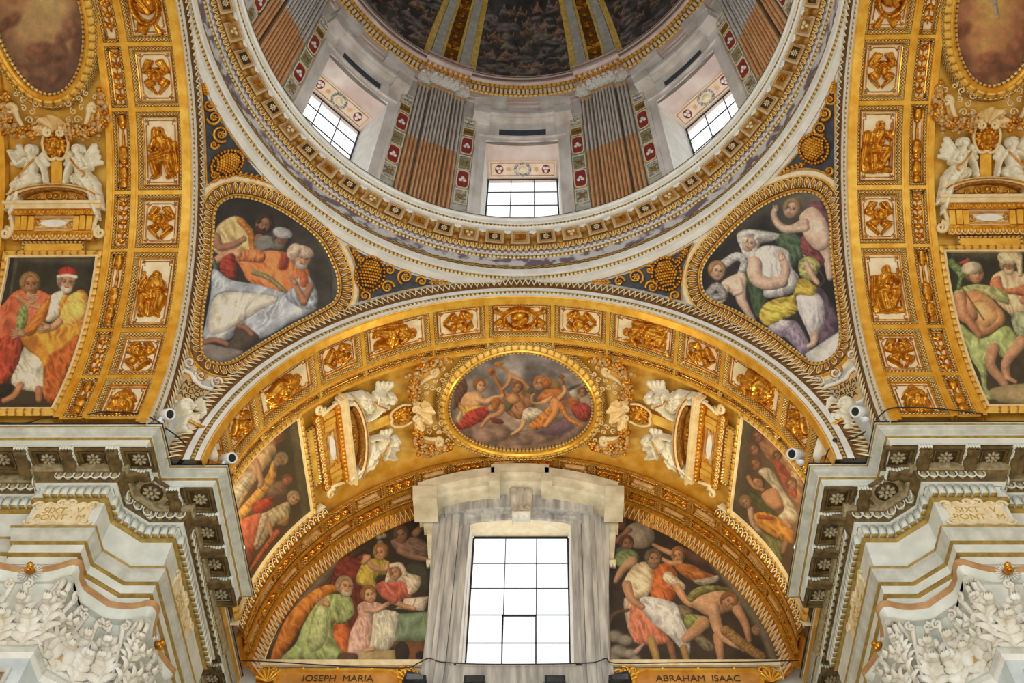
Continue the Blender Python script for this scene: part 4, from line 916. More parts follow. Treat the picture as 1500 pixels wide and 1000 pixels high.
# reveal
go = pp(PG, [(667, 1010), (681, 972), (693, 786), (833, 786), (836, 972), (840, 1010)])
fo = opn[[0, 1, 2, 8, 9, 10]]
build('jamb_reveal', G().grid(np.stack([fo[:3], go[:3]])).grid(np.stack([fo[3:], go[3:]])), white, W1, False)
hd = opn[2:9]; gh = np.stack([np.linspace(go[2][i], go[3][i], 7) for i in range(3)], -1); build('head_reveal', G().grid(np.stack([hd, gh])), mat('warm_reveal', (236, 216, 176), (248, 234, 204), .6), W1, False)
# sill
build('sill', G().box((0, 11.2, 13.9+.28), (1.25, .25, .05)).box((0, 10.98, 13.75), (1.75, .06, .42)), wmarble, W1, False)
# iron bars and panes
xs0 = [685, 728, 783, 830.5]; g = G()
def bar(a, b, wd, dp=.008):
    a, b = pp(PG, [a, b]); d = b-a; L = np.linalg.norm(d); d /= L; g.box((a+b)/2+nF*.01, (L/2, wd, dp), np.stack([d, np.cross(d, nF), nF]))
TX = [(694, 686, 681), (741, 738, 735), (786, 786, 785), (832, 834, 836)]
for i, (xt, xm, xb) in enumerate(TX):
    bar((xt, 788), (xb, 975), .026 if i in (0, 3) else .009)
for y, wd in ((787, .045), (825.5, .009), (862, .008), (901, .008), (942, .009), (976, .02)): bar((np.interp(y, [788, 975], [694, 681]), y), (np.interp(y, [788, 975], [832, 836]), y), wd)
bar((735.5, 902.5), (786, 902.5), .013); bar((736, 902), (735, 975), .014); bar((785, 902), (785, 975), .014)
build('window_bars', g, iron, W1, False)
ys = [788, 825.5, 862, 901, 942, 975]
for r in range(5):
    for c in range(3):
        f = lambda i, y: np.interp(y, [788, 975], [TX[i][0], TX[i][2]])
        q = pp(PG, [(f(c, ys[r+1]), ys[r+1]), (f(c+1, ys[r+1]), ys[r+1]), (f(c+1, ys[r]), ys[r]), (f(c, ys[r]), ys[r])])
        build('pane', G().add(np.vstack([q, q-nF*.006]), [[0, 1, 2, 3], [7, 6, 5, 4]]), glass, W1, False)
# hood: curved cornice in three stretches, carried forward on the wall
HY = 10.25; PH = Plane(1, HY, (0, -1, 0))
cr = mat('cream_marble', (198, 188, 162), (236, 228, 206), .5, 0, 3)
ksm = mat('grey_console', (168, 162, 150), (218, 212, 198), .5, 0, 5)
def hood(name, x0, x1, dy):
    xs = np.linspace(x0, x1, 13); f = lambda y0: np.array([PH.px(x, y0+dy(x))[0] for x in xs])
    top, mid, bot = f(0), f(12), f(19)
    pr = [top+[0, .9, .05], top+[0, 0, .02], top+[0, -.0, 0], mid+[0, .0, 0], mid+[0, .1, -.02], bot+[0, .12, 0], bot+[0, .2, -.03], bot+[0, .85, -.06], bot+[0, .9, .3]]
    g = G(); g.grid(np.stack(pr))
    for e in (0, -1): g.fan(np.stack([p[e] for p in pr]))
    return build(name, g, cr, W1, False)
crv = lambda x: 683+((x-760)/140)**2*22
hood('hood_side', 612, 724, crv); hood('hood_side', 798, 906, crv); hood('hood_middle', 719, 804, lambda x: crv(x)-4)
PH2 = Plane(1, 10.3, (0, -1, 0))
g = G()
for x0, x1, y0, y1 in ((717, 732, 697, 709), (793, 808, 697, 709), (605, 640, 716, 734), (886, 914, 716, 734)):
    L = pp(PH2, [(x0, y1), (x1, y1), (x1, y0), (x0, y0)]); f = L+nF*.1; b_ = L-nF*.6; build('hood_block', G().add(np.vstack([f, b_]), [[0, 1, 2, 3], [0, 4, 5, 1], [1, 5, 6, 2], [2, 6, 7, 3], [3, 7, 4, 0]]), cr, W1, False)
# frieze under the hood, keystone console, side consoles
L = pp(Plane(1, 10.75, (0, -1, 0)), [(668, 745), (668, 728), (860, 728), (860, 745)])
xs = np.linspace(652, 868, 15); P1 = Plane(1, 10.72, (0, -1, 0)); lo = np.array([P1.px(x, 742+((x-760)/110)**2*7)[0] for x in xs]); hi = np.array([P1.px(x, 718+((x-760)/110)**2*10)[0] for x in xs])
build('frieze', G().grid(np.stack([lo-nF*.4, lo, hi, hi-nF*.3])), wmarble, W1, False)
ks = thing('keystone_console', 'fluted cream scroll console under the middle of the window hood', 'console', tuple(pp(P1, [(763, 750)])[0]))
PK = Plane(1, 10.62, (0, -1, 0)); tl, tr, bl, br = pp(PK, [(746, 716), (781, 716), (751, 757), (776, 757)])
t = arc(0, 1, 14); out = .04+.10*np.abs(np.sin(t*np.pi*1.5))
bodyL = tl+(bl-tl)*t[:, None]; bodyR = tr+(br-tr)*t[:, None]; g = G(); uu = arc(0, 1, 21)
P = np.stack([bodyL+(bodyR-bodyL)*u+nF*(out+.06*abs(math.sin(u*np.pi*3)))[:, None] for u in uu]); P = np.concatenate([bodyL[None]-nF*.3, P, bodyR[None]-nF*.3]); g.grid(P)
build('console_body', g, ksm, ks)
build('console_cap', G().box((tl+tr)/2+[0, -.06, .03], (.26, .12, .05)), white, ks, False); g = G().box((bl+br)/2+[0, -.06, -.03], (.2, .12, .05)); [g.ball((bl+br)/2+[dx, -.12, -.08], (.07, .05, .06)) for dx in (-.12, 0, .12)]; build('console_foot', g, white, ks)
for nm, cx, lb in (('side_console', 633, 'cream console on the left edge of the big window surround'), ('side_console', 894, 'cream console on the right edge of the big window surround')):
    k = thing(nm, lb, 'console', tuple(pp(PW, [(cx, 806)])[0])); a, b = pp(PW, [(cx, 783), (cx, 830)]); t = arc(0, 1, 12); wv = .12-.05*t; dp = .18+.08*np.sin(t*6)
    cen = a+(b-a)*t[:, None]; X = np.array([1., 0, 0]); P = np.stack([cen-X*wv[:, None], cen-X*wv[:, None]+nF*dp[:, None], cen+nF*(dp-.02)[:, None], cen+X*wv[:, None]+nF*dp[:, None], cen+X*wv[:, None]]); build('console_body', G().grid(P), cr, k)
    build('console_cap', G().box(a+[0, -.13, .03], (.17, .17, .05)), cr, k, False); g = G().box(b+[0, -.1, -.03], (.11, .12, .03)); [g.ball(b+[dx, -.12, -.08], (.035, .05, .04)) for dx in (-.07, 0, .07)]; build('console_foot', g, cr, k)
# ledge, cartouches and cable below the painted panels
lg = G()
for x0, x1 in ((377, 620), (893, 1143)):
    L = pp(PW, [(x0, 977), (x1, 977), (x1, 968.5), (x0, 968.5)]); f = L+nF*.06; build('ledge', G().add(np.vstack([f, L]), [[0, 1, 2, 3], [3, 2, 6, 7], [0, 4, 5, 1]]), cream, root, False)
for nm, x0, x1, tx, lb in (('l', 405, 585, 'IOSEPH  MARIA', 'gilded cartouche lettered IOSEPH MARIA under the left lunette panel'), ('r', 930, 1115, 'ABRAHAM  ISAAC', 'gilded cartouche lettered ABRAHAM ISAAC under the right lunette panel')):
    cx = (x0+x1)/2; ct = thing('name_cartouche', lb, 'cartouche', tuple(pp(PW, [(cx, 1000)])[0]))
    B = pp(PW, [(x0+14, 985), (x1-14, 985), (x1-4, 990), (x1, 1000), (x1, 1040), (x0, 1040), (x0, 1000), (x0+4, 990)])
    build('tablet', G().fan(B+nF*.02), mat('amber_tablet', (196, 132, 58), (226, 168, 88), .5, .2, 3) if 'amber_tablet' not in MATS else MATS['amber_tablet'], ct, False)
    build('tablet_border', G().sweep(B+nF*.02, nF, [(-.05, -.02), (-.05, .05), (0, .05), (.02, 0)], closed=True, sgn=-1), goldb, ct)
    build('backing', G().fan(pp(PW, [(x0-30, 979), (x1+22, 979), (x1+22, 1050), (x0-30, 1050)])+nF*.005), gold, ct, False)
    P0 = pp(PW, [(cx, 995)])[0]+nF*.03; ax = [[1, 0, 0], [0, 0, 1], [0, -1, 0]]
    text('lettering', tx, ct, P0, ax, .20, letb)
    sc_ = G()
    for s, xe in ((-1, x0), (1, x1)):
        for j in range(4): c0 = pp(PW, [(xe+s*(2+7*j), 984+4*(j % 2))])[0]+nF*.05; sc_.tube(np.array([c0+[a_, 0, b_] for a_, b_ in spiral((0, 0), .10, 1.4, j, 16, s)]), np.linspace(.032, .016, 16), 5)
        sh = pp(PW, [(xe+s*14, 1000)])[0]+nF*.04
        for i in range(7): a_ = math.pi*(.1+.8*i/6); sc_.tube(np.array([sh, sh+np.array([math.cos(a_)*.22, -.05, math.sin(a_)*.22])]), [.015, .04], 5)
    for x in (x0+40, cx, x1-40): sc_.ball(pp(PW, [(x, 982)])[0]+nF*.06, .035)
    build('scroll_ornament', sc_, goldb, ct, kind='stuff')
# ================================================================== relief sculpture: continuous height fields built from limbs
def relief(prims, b, res, cut=.004):
    """prims: (x0,y0,r0,x1,y1,r1,height[,base[,foldamp]]) in metres. Returns G in (x,y,h)."""
    x0, y0, x1, y1 = b; nx, ny = max(4, int((x1-x0)/res)), max(4, int((y1-y0)/res)); X, Y = np.meshgrid(np.linspace(x0, x1, nx), np.linspace(y0, y1, ny), indexing='ij'); H = np.zeros_like(X)-.0
    for i, p in enumerate(prims):
        ax, ay, ar, bx, by, br, hh = p[:7]; bs = p[7] if len(p) > 7 else 0; fa = p[8] if len(p) > 8 else 0
        dx, dy = bx-ax, by-ay; L2 = dx*dx+dy*dy+1e-9; t = np.clip(((X-ax)*dx+(Y-ay)*dy)/L2, 0, 1); cx, cy = X-ax-t*dx, Y-ay-t*dy; d = np.hypot(cx, cy); r = ar+(br-ar)*t
        k = 1-(d/np.maximum(r, 1e-4))**2; h = np.where(k > 0, bs+hh*np.sqrt(np.maximum(k, 0)), 0)
        if fa:
            sd = (cx*-dy+cy*dx)/math.sqrt(L2); h = np.where(h > 0, h+fa*np.sin(sd/r*7+3*t+i)*np.minimum(1, np.maximum(k, 0)*3), 0)
        g_ = np.clip((k+.4)/.4, 0, 1)*(k < 0); H = H*(1-.28*g_); H = np.maximum(H, h)
    for _ in range(1): H = np.where(H > 0, (H*2+np.roll(H, 1, 0)+np.roll(H, -1, 0)+np.roll(H, 1, 1)+np.roll(H, -1, 1))/6, H)
    M = H > cut; Mc = M[:-1, :-1] | M[1:, :-1] | M[1:, 1:] | M[:-1, 1:]
    used = np.zeros_like(M); used[:-1, :-1] |= Mc; used[1:, :-1] |= Mc; used[1:, 1:] |= Mc; used[:-1, 1:] |= Mc
    idx = -np.ones(X.shape, int); idx[used] = np.arange(used.sum()); I, J = np.where(Mc)
    return G().add(np.stack([X[used], Y[used], np.maximum(H[used], 0)], -1), np.stack([idx[I, J], idx[I+1, J], idx[I+1, J+1], idx[I, J+1]], -1))
def head(x, y, r, h=.0, hh=None, face=0):
    hh = hh or r*.9; f = face*r*.25; P = []
    for i in range(9): a = math.radians(-20+27.5*i); P.append((x+math.cos(a)*r*.80, y+.12*r+math.sin(a)*r*.86, r*.34, x+math.cos(a+.3)*r*.86, y+.12*r+math.sin(a+.3)*r*.9, r*.30, hh*.75, h, r*.06))
    P += [(x+f, y-.38*r, r*.56, x+f*.8, y+.12*r, r*.70, hh, h+r*.10), (x+f*1.5-r*.26, y+.06*r, r*.13, x+f*1.5-r*.22, y+.06*r, r*.13, r*.18, h+hh*.86), (x+f*1.5+r*.26, y+.06*r, r*.13, x+f*1.5+r*.22, y+.06*r, r*.13, r*.18, h+hh*.86)]
    return P+[(x+f*1.7, y+.10*r, r*.10, x+f*2.0, y-.20*r, r*.15, r*.35, h+hh*.92)]
def seated(v, k=1.0):
    P = seated_(v); n_ = 13; P = P[n_:]+P[:n_]
    return [(p[0]*k, p[1]*k, p[2]*k, p[3]*k, p[4]*k, p[5]*k, p[6]*k)+tuple(q*k for q in p[7:]) for p in P]
def seated_(v):
    """seated robed figure about 0.95 m high inside its coffer; v picks the pose"""
    P = []
    if v == 0:    # woman looking aside, tablet on the lap
        P += head(.02, .33, .075, .04, face=1); P += [(0, .24, .05, .02, .28, .05, .05, .03), (-.02, .12, .15, .0, .22, .12, .10, .03, .012), (-.14, .20, .06, -.19, .02, .055, .09, .03), (-.19, .02, .05, -.04, -.06, .045, .10, .05), (.13, .2, .06, .2, .04, .055, .08, .03), (.2, .04, .05, .10, -.08, .045, .1, .05),
              (-.12, -.10, .12, .14, -.14, .12, .14, .03, .016), (-.13, -.12, .11, -.17, -.36, .10, .12, .02, .018), (.13, -.14, .12, .10, -.36, .11, .13, .02, .018), (.02, -.02, .05, .12, -.05, .06, .10, .08), (-.22, .1, .1, -.24, -.3, .1, .04, 0, .015), (-.17, -.43, .04, -.10, -.45, .035, .07), (.1, -.43, .045, .18, -.45, .035, .07), (.12, .36, .07, .16, .22, .04, .05, 0, .01)]
    elif v == 1:  # bearded man bent forward, book on knee
        P += head(-.03, .30, .075, .05, face=-1); P += [(-.04, .20, .05, -.03, .25, .045, .09, .05, .01), (.0, .08, .16, -.0, .2, .14, .11, .03, .014), (.14, .18, .065, .22, .0, .06, .1, .02, .01), (.22, 0, .055, .06, -.04, .045, .11, .06), (-.14, .18, .06, -.2, .04, .055, .1, .02), (-.2, .04, .05, -.08, -.0, .045, .12, .06), (-.11, -.1, .12, .13, -.1, .12, .14, .03, .014),
              (-.16, -.12, .11, -.10, -.36, .09, .13, .02, .016), (.17, -.12, .11, .13, -.36, .09, .13, .02, .016), (0, -.14, .1, .02, -.36, .12, .07, .0, .018), (-.02, -.04, .06, .08, 0, .05, .12, .08), (-.12, -.43, .04, -.17, -.45, .035, .07), (.13, -.43, .045, .19, -.44, .035, .07), (.2, .3, .05, .26, .18, .05, .05, 0, .01), (.22, .36, .035, .22, .38, .035, .05)]
    elif v == 2:  # crossed drapery, arm raised with a staff
        P += head(.04, .34, .07, .05, face=1); P += [(.03, .24, .045, .04, .28, .045, .06, .03), (.0, .10, .14, .03, .22, .12, .1, .03, .016), (.14, .22, .055, .22, .12, .05, .1, .03), (.22, .12, .045, .24, .26, .04, .1, .05), (-.11, .2, .06, -.16, .02, .055, .09, .02), (-.16, .02, .05, .02, -.03, .045, .11, .05), (-.18, .18, .1, -.2, -.28, .12, .05, 0, .02), (.25, .38, .018, .22, -.38, .018, .06),
              (-.1, -.1, .12, .14, -.08, .12, .14, .03, .018), (.14, -.1, .12, .02, -.36, .10, .14, .02, .02), (-.12, -.12, .12, -.06, -.38, .11, .12, .02, .02), (.0, -.40, .05, .10, -.44, .04, .08), (-.1, -.43, .04, -.18, -.44, .035, .07), (-.22, -.38, .1, .22, -.40, .07, .04)]
    else:         # broad frontal figure with globe
        P += head(0, .31, .08, .06); P += [(0, .2, .05, 0, .24, .05, .09, .04), (-.06, .1, .16, .06, .18, .15, .12, .03, .014), (-.17, .18, .07, -.25, .02, .065, .1, .02, .01), (-.25, .02, .055, -.1, -.1, .05, .12, .05), (.17, .18, .07, .25, .02, .065, .1, .02, .01), (.25, .02, .055, .12, -.1, .05, .12, .05), (-.16, -.14, .14, .16, -.14, .14, .15, .03, .018), (-.2, -.18, .13, -.2, -.38, .12, .13, .02, .02), (.2, -.18, .13, .2, -.38, .12, .13, .02, .02), (0, -.2, .13, 0, -.4, .14, .1, .01, .02), (0, -.06, .1, 0, -.05, .1, .14, .08)]
    return P
def wing(x, y, a, L, w, n=4, h=.06, sp=.22, b=.0):
    out = []
    for i in range(n):
        t = a+sp*(i-(n-1)/2); l = L*(1-.10*i); out.append((x, y, w*.8, x+math.cos(t)*l, y+math.sin(t)*l, w*.45, h*(1-.08*i), b, w*.10))
    return out
def cherub(v, k=1.0):
    P = []
    for s in (-1, 1):
        for i in range(3):   # lower pair closing to a point below, upper pair folding up round the head
            d = .035*i; P += [(s*.08, -.05-d, .06, s*(.21-d*.6), -.11-d*.8, .055, .06, .012*i, .007), (s*(.21-d*.6), -.11-d*.8, .058, s*(.035+d*.3), -.31+d*.5, .03, .08, .012*i, .007)]
            P += [(s*.09, .05, .06, s*(.235-d), .10+d*.6+v*.01, .06, .06, .012*i, .007), (s*(.235-d), .10+d*.6+v*.01, .06, s*(.15-d*1.4), .29-d*.3, .035, .08, .012*i, .007)]
    P += head(0, .01, .125, .07, .12); P += [(-.04, -.075, .014, .04, -.075, .014, .03, .17)]
    return [(p[0]*k, p[1]*k, p[2]*k, p[3]*k, p[4]*k, p[5]*k, p[6]*k)+tuple(q*k for q in p[7:]) for p in P]
def wreath(k=1.0):
    P = [(0, 0, .2, 0, .0, .2, .09, .02)]
    for i in range(20): t = 2*math.pi*i/20; P.append((.27*math.cos(t), .25*math.sin(t), .055, .27*math.cos(t+.2), .25*math.sin(t+.2), .05, .10, .03))
    for s in (-1, 1): P += wing(s*.28, .0, (0 if s > 0 else math.pi)+s*.9, .22, .07, 3); P += wing(s*.3, -.12, (0 if s > 0 else math.pi)-s*.5, .2, .06, 3); P += head(s*.30, .17, .05, .05)
    P += [(-.1, -.06, .06, .1, .08, .07, .06, .1, .01), (0, .06, .05, .02, .1, .05, .05, .12)]
    return P
def candel(L):
    """vase and stem candelabrum, height L, around the origin"""
    P = []; y = -L/2
    for kk, (r, d) in enumerate(((.09, .08), (.05, .10), (.10, .10), (.035, .12), (.085, .07), (.11, .12), (.04, .16), (.03, .18), (.06, .06), (.085, .1))):
        P.append((0, y*1.0, r, 0, y+d*L*.8, r*.8, r*.7, .01)); y += d*L*.92
    return [p for p in P if p[4] < L/2]
def foliage(L):
    P = [(0, -L/2, .018, 0, L/2, .015, .03)]
    n = max(2, int(L/.16))
    for i in range(n):
        y = -L/2+L*(i+.5)/n
        for s in (-1, 1): P += [(0, y-.04, .022, s*.09, y+.03, .032, .045, .005), (s*.09, y+.03, .03, s*.10, y-.03, .02, .04), (s*.05, y+.05, .02, s*.09, y+.075, .015, .035)]
        P.append((0, y, .045, 0, y+.02, .04, .06))
    return P
def onarc(surf, s0, a0, flip=1, h0=0.):
    k = math.degrees(1)/RA
    return lambda V: surf.P(s0+flip*V[:, 0], a0+V[:, 1]*k, h0+V[:, 2])
LARGE = {0, 2, 4, 6}
EDGE = [0, 7.5, 20.2, 36.8, 48.8, 66.6, 78.0, 89.4]
whp = mat('coffer_cream', (232, 212, 166), (247, 234, 202), .6, 0, 5)
def coffer(lb, s0, s1, a0, a1, rel, big, cat='coffer', nm='vault_coffer', mid=bronze, h=-.085, ground=whp, grp=None, outline=True, rb=.05, rm=None):
    sm, am = (s0+s1)/2, (a0+a1)/2; kk = math.radians(1)*RA; hw, hl = (s1-s0)/2, (a1-a0)*kk/2
    root = thing(nm, lb, cat, tuple(BF.P(sm, am)), grp)
    nl = 6; q = []
    for u, v in ((-1, -1), (1, -1), (1, 1), (-1, 1)): q.append((u*hw, v*hl))
    loop = np.vstack([np.linspace(q[i], q[(i+1) % 4], 7)[:-1] for i in range(4)]); B = BF.P(sm+loop[:, 0], am+loop[:, 1]/kk); N = BF.N(sm+loop[:, 0], am+loop[:, 1]/kk)
    sg = 1 if np.dot(np.cross(N[3], B[4]-B[3]), BF.P(sm, am)-B[3]) > 0 else -1
    fw = .09 if s1-s0 > .6 else .055 if hw > .1 else .03
    if s1-s0 > .6: rb = .04
    build('rib_border', G().sweep(B, N, [(0, -.02), (0, .0), (rb, .0), (rb+.005, -.02)], closed=True, sgn=sg), rm or goldb, root)
    build('leaf_moulding', G().sweep(B, N, [(rb+.005, -.02), (rb+.02, .012), (rb+.02+fw*.45, -.004), (rb+fw, h+.03)], closed=True, sgn=sg), o_coffer, root)
    build('inner_bead', G().sweep(B, N, [(rb+fw, h+.03), (rb+fw+.004, h+.045), (rb+fw+.02, h+.04), (rb+fw+.024, h)], closed=True, sgn=sg), bronze, root)
    iw, il = hw-rb-fw-.02, hl-rb-fw-.02
    uu, vv = np.meshgrid(np.linspace(-iw, iw, 3), np.linspace(-il, il, 7), indexing='ij'); build('panel', G().grid(BF.P(sm+uu, am+vv/kk, h+.002)), ground, root)
    f = onarc(BF, sm, am, 1, h)
    if outline:
        c = min(iw, il)*.26; o = .045; a_, b_ = iw-o, il-o
        oc = np.array([(-a_, -b_+c), (-a_+c*.5, -b_+c), (-a_+c*.5, -b_+c*.0+.0), (a_-c*.5, -b_), (a_-c*.5, -b_+c), (a_, -b_+c), (a_, b_-c), (a_-c*.5, b_-c), (a_-c*.5, b_), (-a_+c*.5, b_), (-a_+c*.5, b_-c), (-a_, b_-c)]) if rel and big and il > iw else np.array([(-a_, -b_+c), (-a_+c, -b_), (a_-c, -b_), (a_, -b_+c), (a_, b_-c), (a_-c, b_), (-a_+c, b_), (-a_, b_-c)])
        oc = np.vstack([oc, oc[:1]]); build('outline_bead', G().tube(f(np.c_[oc, np.full(len(oc), .008)]), .011, 4), bronze, root)
        for u in (-1, 1):
            for v in (-1, 1):
                c0 = f(np.array([[u*(iw-.055), v*(il-.055), .012]]))[0]; n_ = BF.N(sm, am+v*il/kk); t1 = np.array([0, 1., 0]); ax = np.stack([t1, np.cross(n_, t1), n_]); build('corner_rosette', rosette(G(), c0, ax, .045, 6), bronze, root)
    if rel: build('gilded_relief', G().merge(relief([(p[0]*.98, p[1]*1.04, p[2]*.93, p[3]*.98, p[4]*1.04, p[5]*.93, p[6]*1.25)+tuple(p[7:]) for p in rel], (-iw, -il, iw, il), .0095), f), mid, root, label=None)
    return root
def spread(o, names, skip=()):   # the same coffer on the other half of the front arm and on the two side arms
    out = {}
    for key, X in (('FL', MIRX), ('L', ARMX['L']), ('R', ARMX['R']@MIRX)):
        if key in names: c = copy_tree(o, X); c['label'] = names[key]; out[key] = c
    return out
ordn = ['keystone', 'first', 'second', 'third', 'fourth', 'fifth', 'lowest']
SIDE = {'FR': 'front arch, right half', 'FL': 'front arch, left half', 'L': 'left side arch', 'R': 'right side arch'}
fig = {2: ('seated woman with a tablet', 0, 'seated figure with a staff', 2), 4: ('bearded man over a book', 1, 'seated figure with crossed drapery', 2), 6: ('broad frontal figure', 3, 'broad frontal figure', 3)}
for i in range(7):
    a1, a0 = 90-EDGE[i], 90-EDGE[i+1]
    if i == 0:
        o = coffer('wide crown coffer with winged wreath at the top of the front arch', .06, .975, 82.5, 97.5, [(p[1]*.95, p[0]*1.15)+(p[2],)+(p[4]*.95, p[3]*1.15)+tuple(p[5:]) for p in wreath()], True, grp='large gilded coffers')
        for k in ('L', 'R'): c = copy_tree(o, ARMX[k]); c['label'] = 'wide crown coffer cut by the top edge, '+SIDE[k]
        n_ = coffer('narrow plain coffer at the crown of the front arch', 1.035, 1.22, 82.5, 97.5, foliage(.9)[:1], False, mid=bronze, nm='narrow_coffer', outline=False, grp='narrow gilded coffers', rb=.02)
        n_ = coffer('x', 1.035, 1.40, 82.5, 97.5, foliage(.9), False, mid=bronze, nm='narrow_coffer', outline=False, grp='narrow gilded coffers', rb=.03)
        for k in ('L', 'R'):
            if k == 'L': c = n_; c.matrix_basis = ARMX['L']@c.matrix_basis; R1 = ARMX['R']@ARMX['L'].inverted()
            else: c = copy_tree(n_, R1)
            c['label'] = 'narrow crown coffer cut by the top edge, '+SIDE[k]
        continue
    big = i in LARGE; hl = (a1-a0)*math.radians(1)*RA/2
    for var in (0, 1):
        sc1 = min(1., (hl-.19)/.47)
        r = seated(fig[i][1] if var == 0 else fig[i][3], sc1) if big else cherub((i//2+var) % 3, .92)
        what = fig[i][0 if var == 0 else 2] if big else 'cherub head between wings'
        lb = lambda k: ('tall' if big else 'square')+' coffer of '+what+', '+ordn[i]+' below the crown, '+SIDE[k] if i < 6 else 'lowest coffer with broad gilded figure, '+SIDE[k]
        o = coffer(lb('FR') if var else lb('L'), .06, .975, a0, a1, r, big, grp='large gilded coffers' if big else 'square gilded coffers')
        if var: spread(o, {'R': lb('R')})
        else:
            spread(o, {'FL': lb('FL')}); o.matrix_basis = ARMX['L']@o.matrix_basis
    nr = candel(2*hl-.28) if big else foliage(2*hl-.26)
    l2 = lambda k: 'narrow coffer of '+('a gilded candelabrum' if big else 'gilded foliage')+', '+ordn[i]+' below the crown, '+SIDE[k]
    o = coffer(l2('FR'), 1.035, 1.22, a0, a1, nr[:1] if not big else [(p[0]*.5, p[1], p[2]*.5, p[3]*.5, p[4], p[5]*.5)+tuple(p[6:]) for p in nr], False, nm='narrow_coffer', outline=False, grp='narrow gilded coffers', rb=.02)
    spread(o, {'FL': l2('FL')})
    o = coffer(l2('L'), 1.035, 1.40, a0, a1, nr, False, nm='narrow_coffer', outline=False, grp='narrow gilded coffers', rb=.03)
    spread(o, {'R': l2('R')}); o.matrix_basis = ARMX['L']@o.matrix_basis
# two rows of small coffers on the end ribs of the front vault
UPW = 'first second third fourth fifth sixth seventh eighth ninth tenth'.split()
eb = np.linspace(2, 178, 21)
for row, (sa_, sb_) in enumerate(((4.12, 4.51), (4.55, 4.91))):
    protos = []
    for i in range(20):
        mid_a = (eb[i]+eb[i+1])/2; s_ = 'right' if mid_a < 90 else 'left'; k = i if mid_a < 90 else 19-i
        lb = 'small end-rib coffer, '+('outer' if row == 0 else 'inner')+' row, '+UPW[k]+' up from the '+s_+' pier'
        if i < 2:
            hl = (eb[1]-eb[0])*math.radians(1)*RA/2
            rel = foliage(2*hl-.2) if (i+row) % 2 else [(0, -hl+.22, .06, 0, hl-.22, .06, .05, .01)]+[(s*.10, y, .03, s*.10, y+.04, .03, .04) for s in (-1, 1) for y in np.arange(-hl+.15, hl-.15, .09)]
            o = coffer(lb, sa_, sb_, eb[i], eb[i+1], rel, False, nm='rib_coffer', outline=False, h=-.03, ground=gold, grp='small coffers of the end ribs', rb=.025, mid=bronze if (i+row) % 2 else tan, rm=gold)
            protos.append(o); base_a = None
        else:
            c = copy_tree(protos[i % 2], rotY(eb[i]-eb[i % 2])); c['label'] = lb
# ================================================================== stucco decoration of the vault fields (half an arm, repeated)
amber = mat('amber_field', (214, 150, 46), (244, 194, 96), .45, .35, 5, .1)
cre2 = mat('warm_stucco', (224, 196, 142), (242, 222, 178), .65, 0, 6, .1)
fruitm = mat('fruit_stucco', (170, 122, 62), (226, 192, 132), .5, .1, 14)
gl_loop = {}
def rect_loop(sc, a0, a1, hw, n=10):
    pts = [(-hw, a0), (hw, a0), (hw, a1), (-hw, a1)]; return np.vstack([np.linspace(pts[i], pts[(i+1) % 4], n)[:-1] for i in range(4)])
def fsweep(g, sc, loop, prof, closed=True, inward=True, split=True):
    """loop in (p, degrees) round the field centre sc"""
    B = BF.P(sc+loop[:, 0], loop[:, 1]); N = BF.N(sc+loop[:, 0], loop[:, 1]); ctr = B.mean(0); m_ = len(B)//3
    sg = 1 if np.dot(np.cross(N[m_], B[m_+1]-B[m_]), ctr-B[m_]) > 0 else -1
    return g.sweep(B, N, prof, closed=closed, sgn=sg if inward else -sg, split=split)
def fblock(g, sc, p0, p1, a0, a1, h0, h1, n=4):
    pp_ = np.array([p0, p0, p1, p1]); u = np.array([h0, h1, h1, h0]); aa = arc(a0, a1, n)
    g.grid(np.stack([BF.P(sc+p_+0*aa, aa, h_) for p_, h_ in zip(pp_, u)]))
    for a in (a0, a1): g.add(BF.P(sc+pp_, a+0*pp_, u), [[0, 1, 2, 3]])
    return g
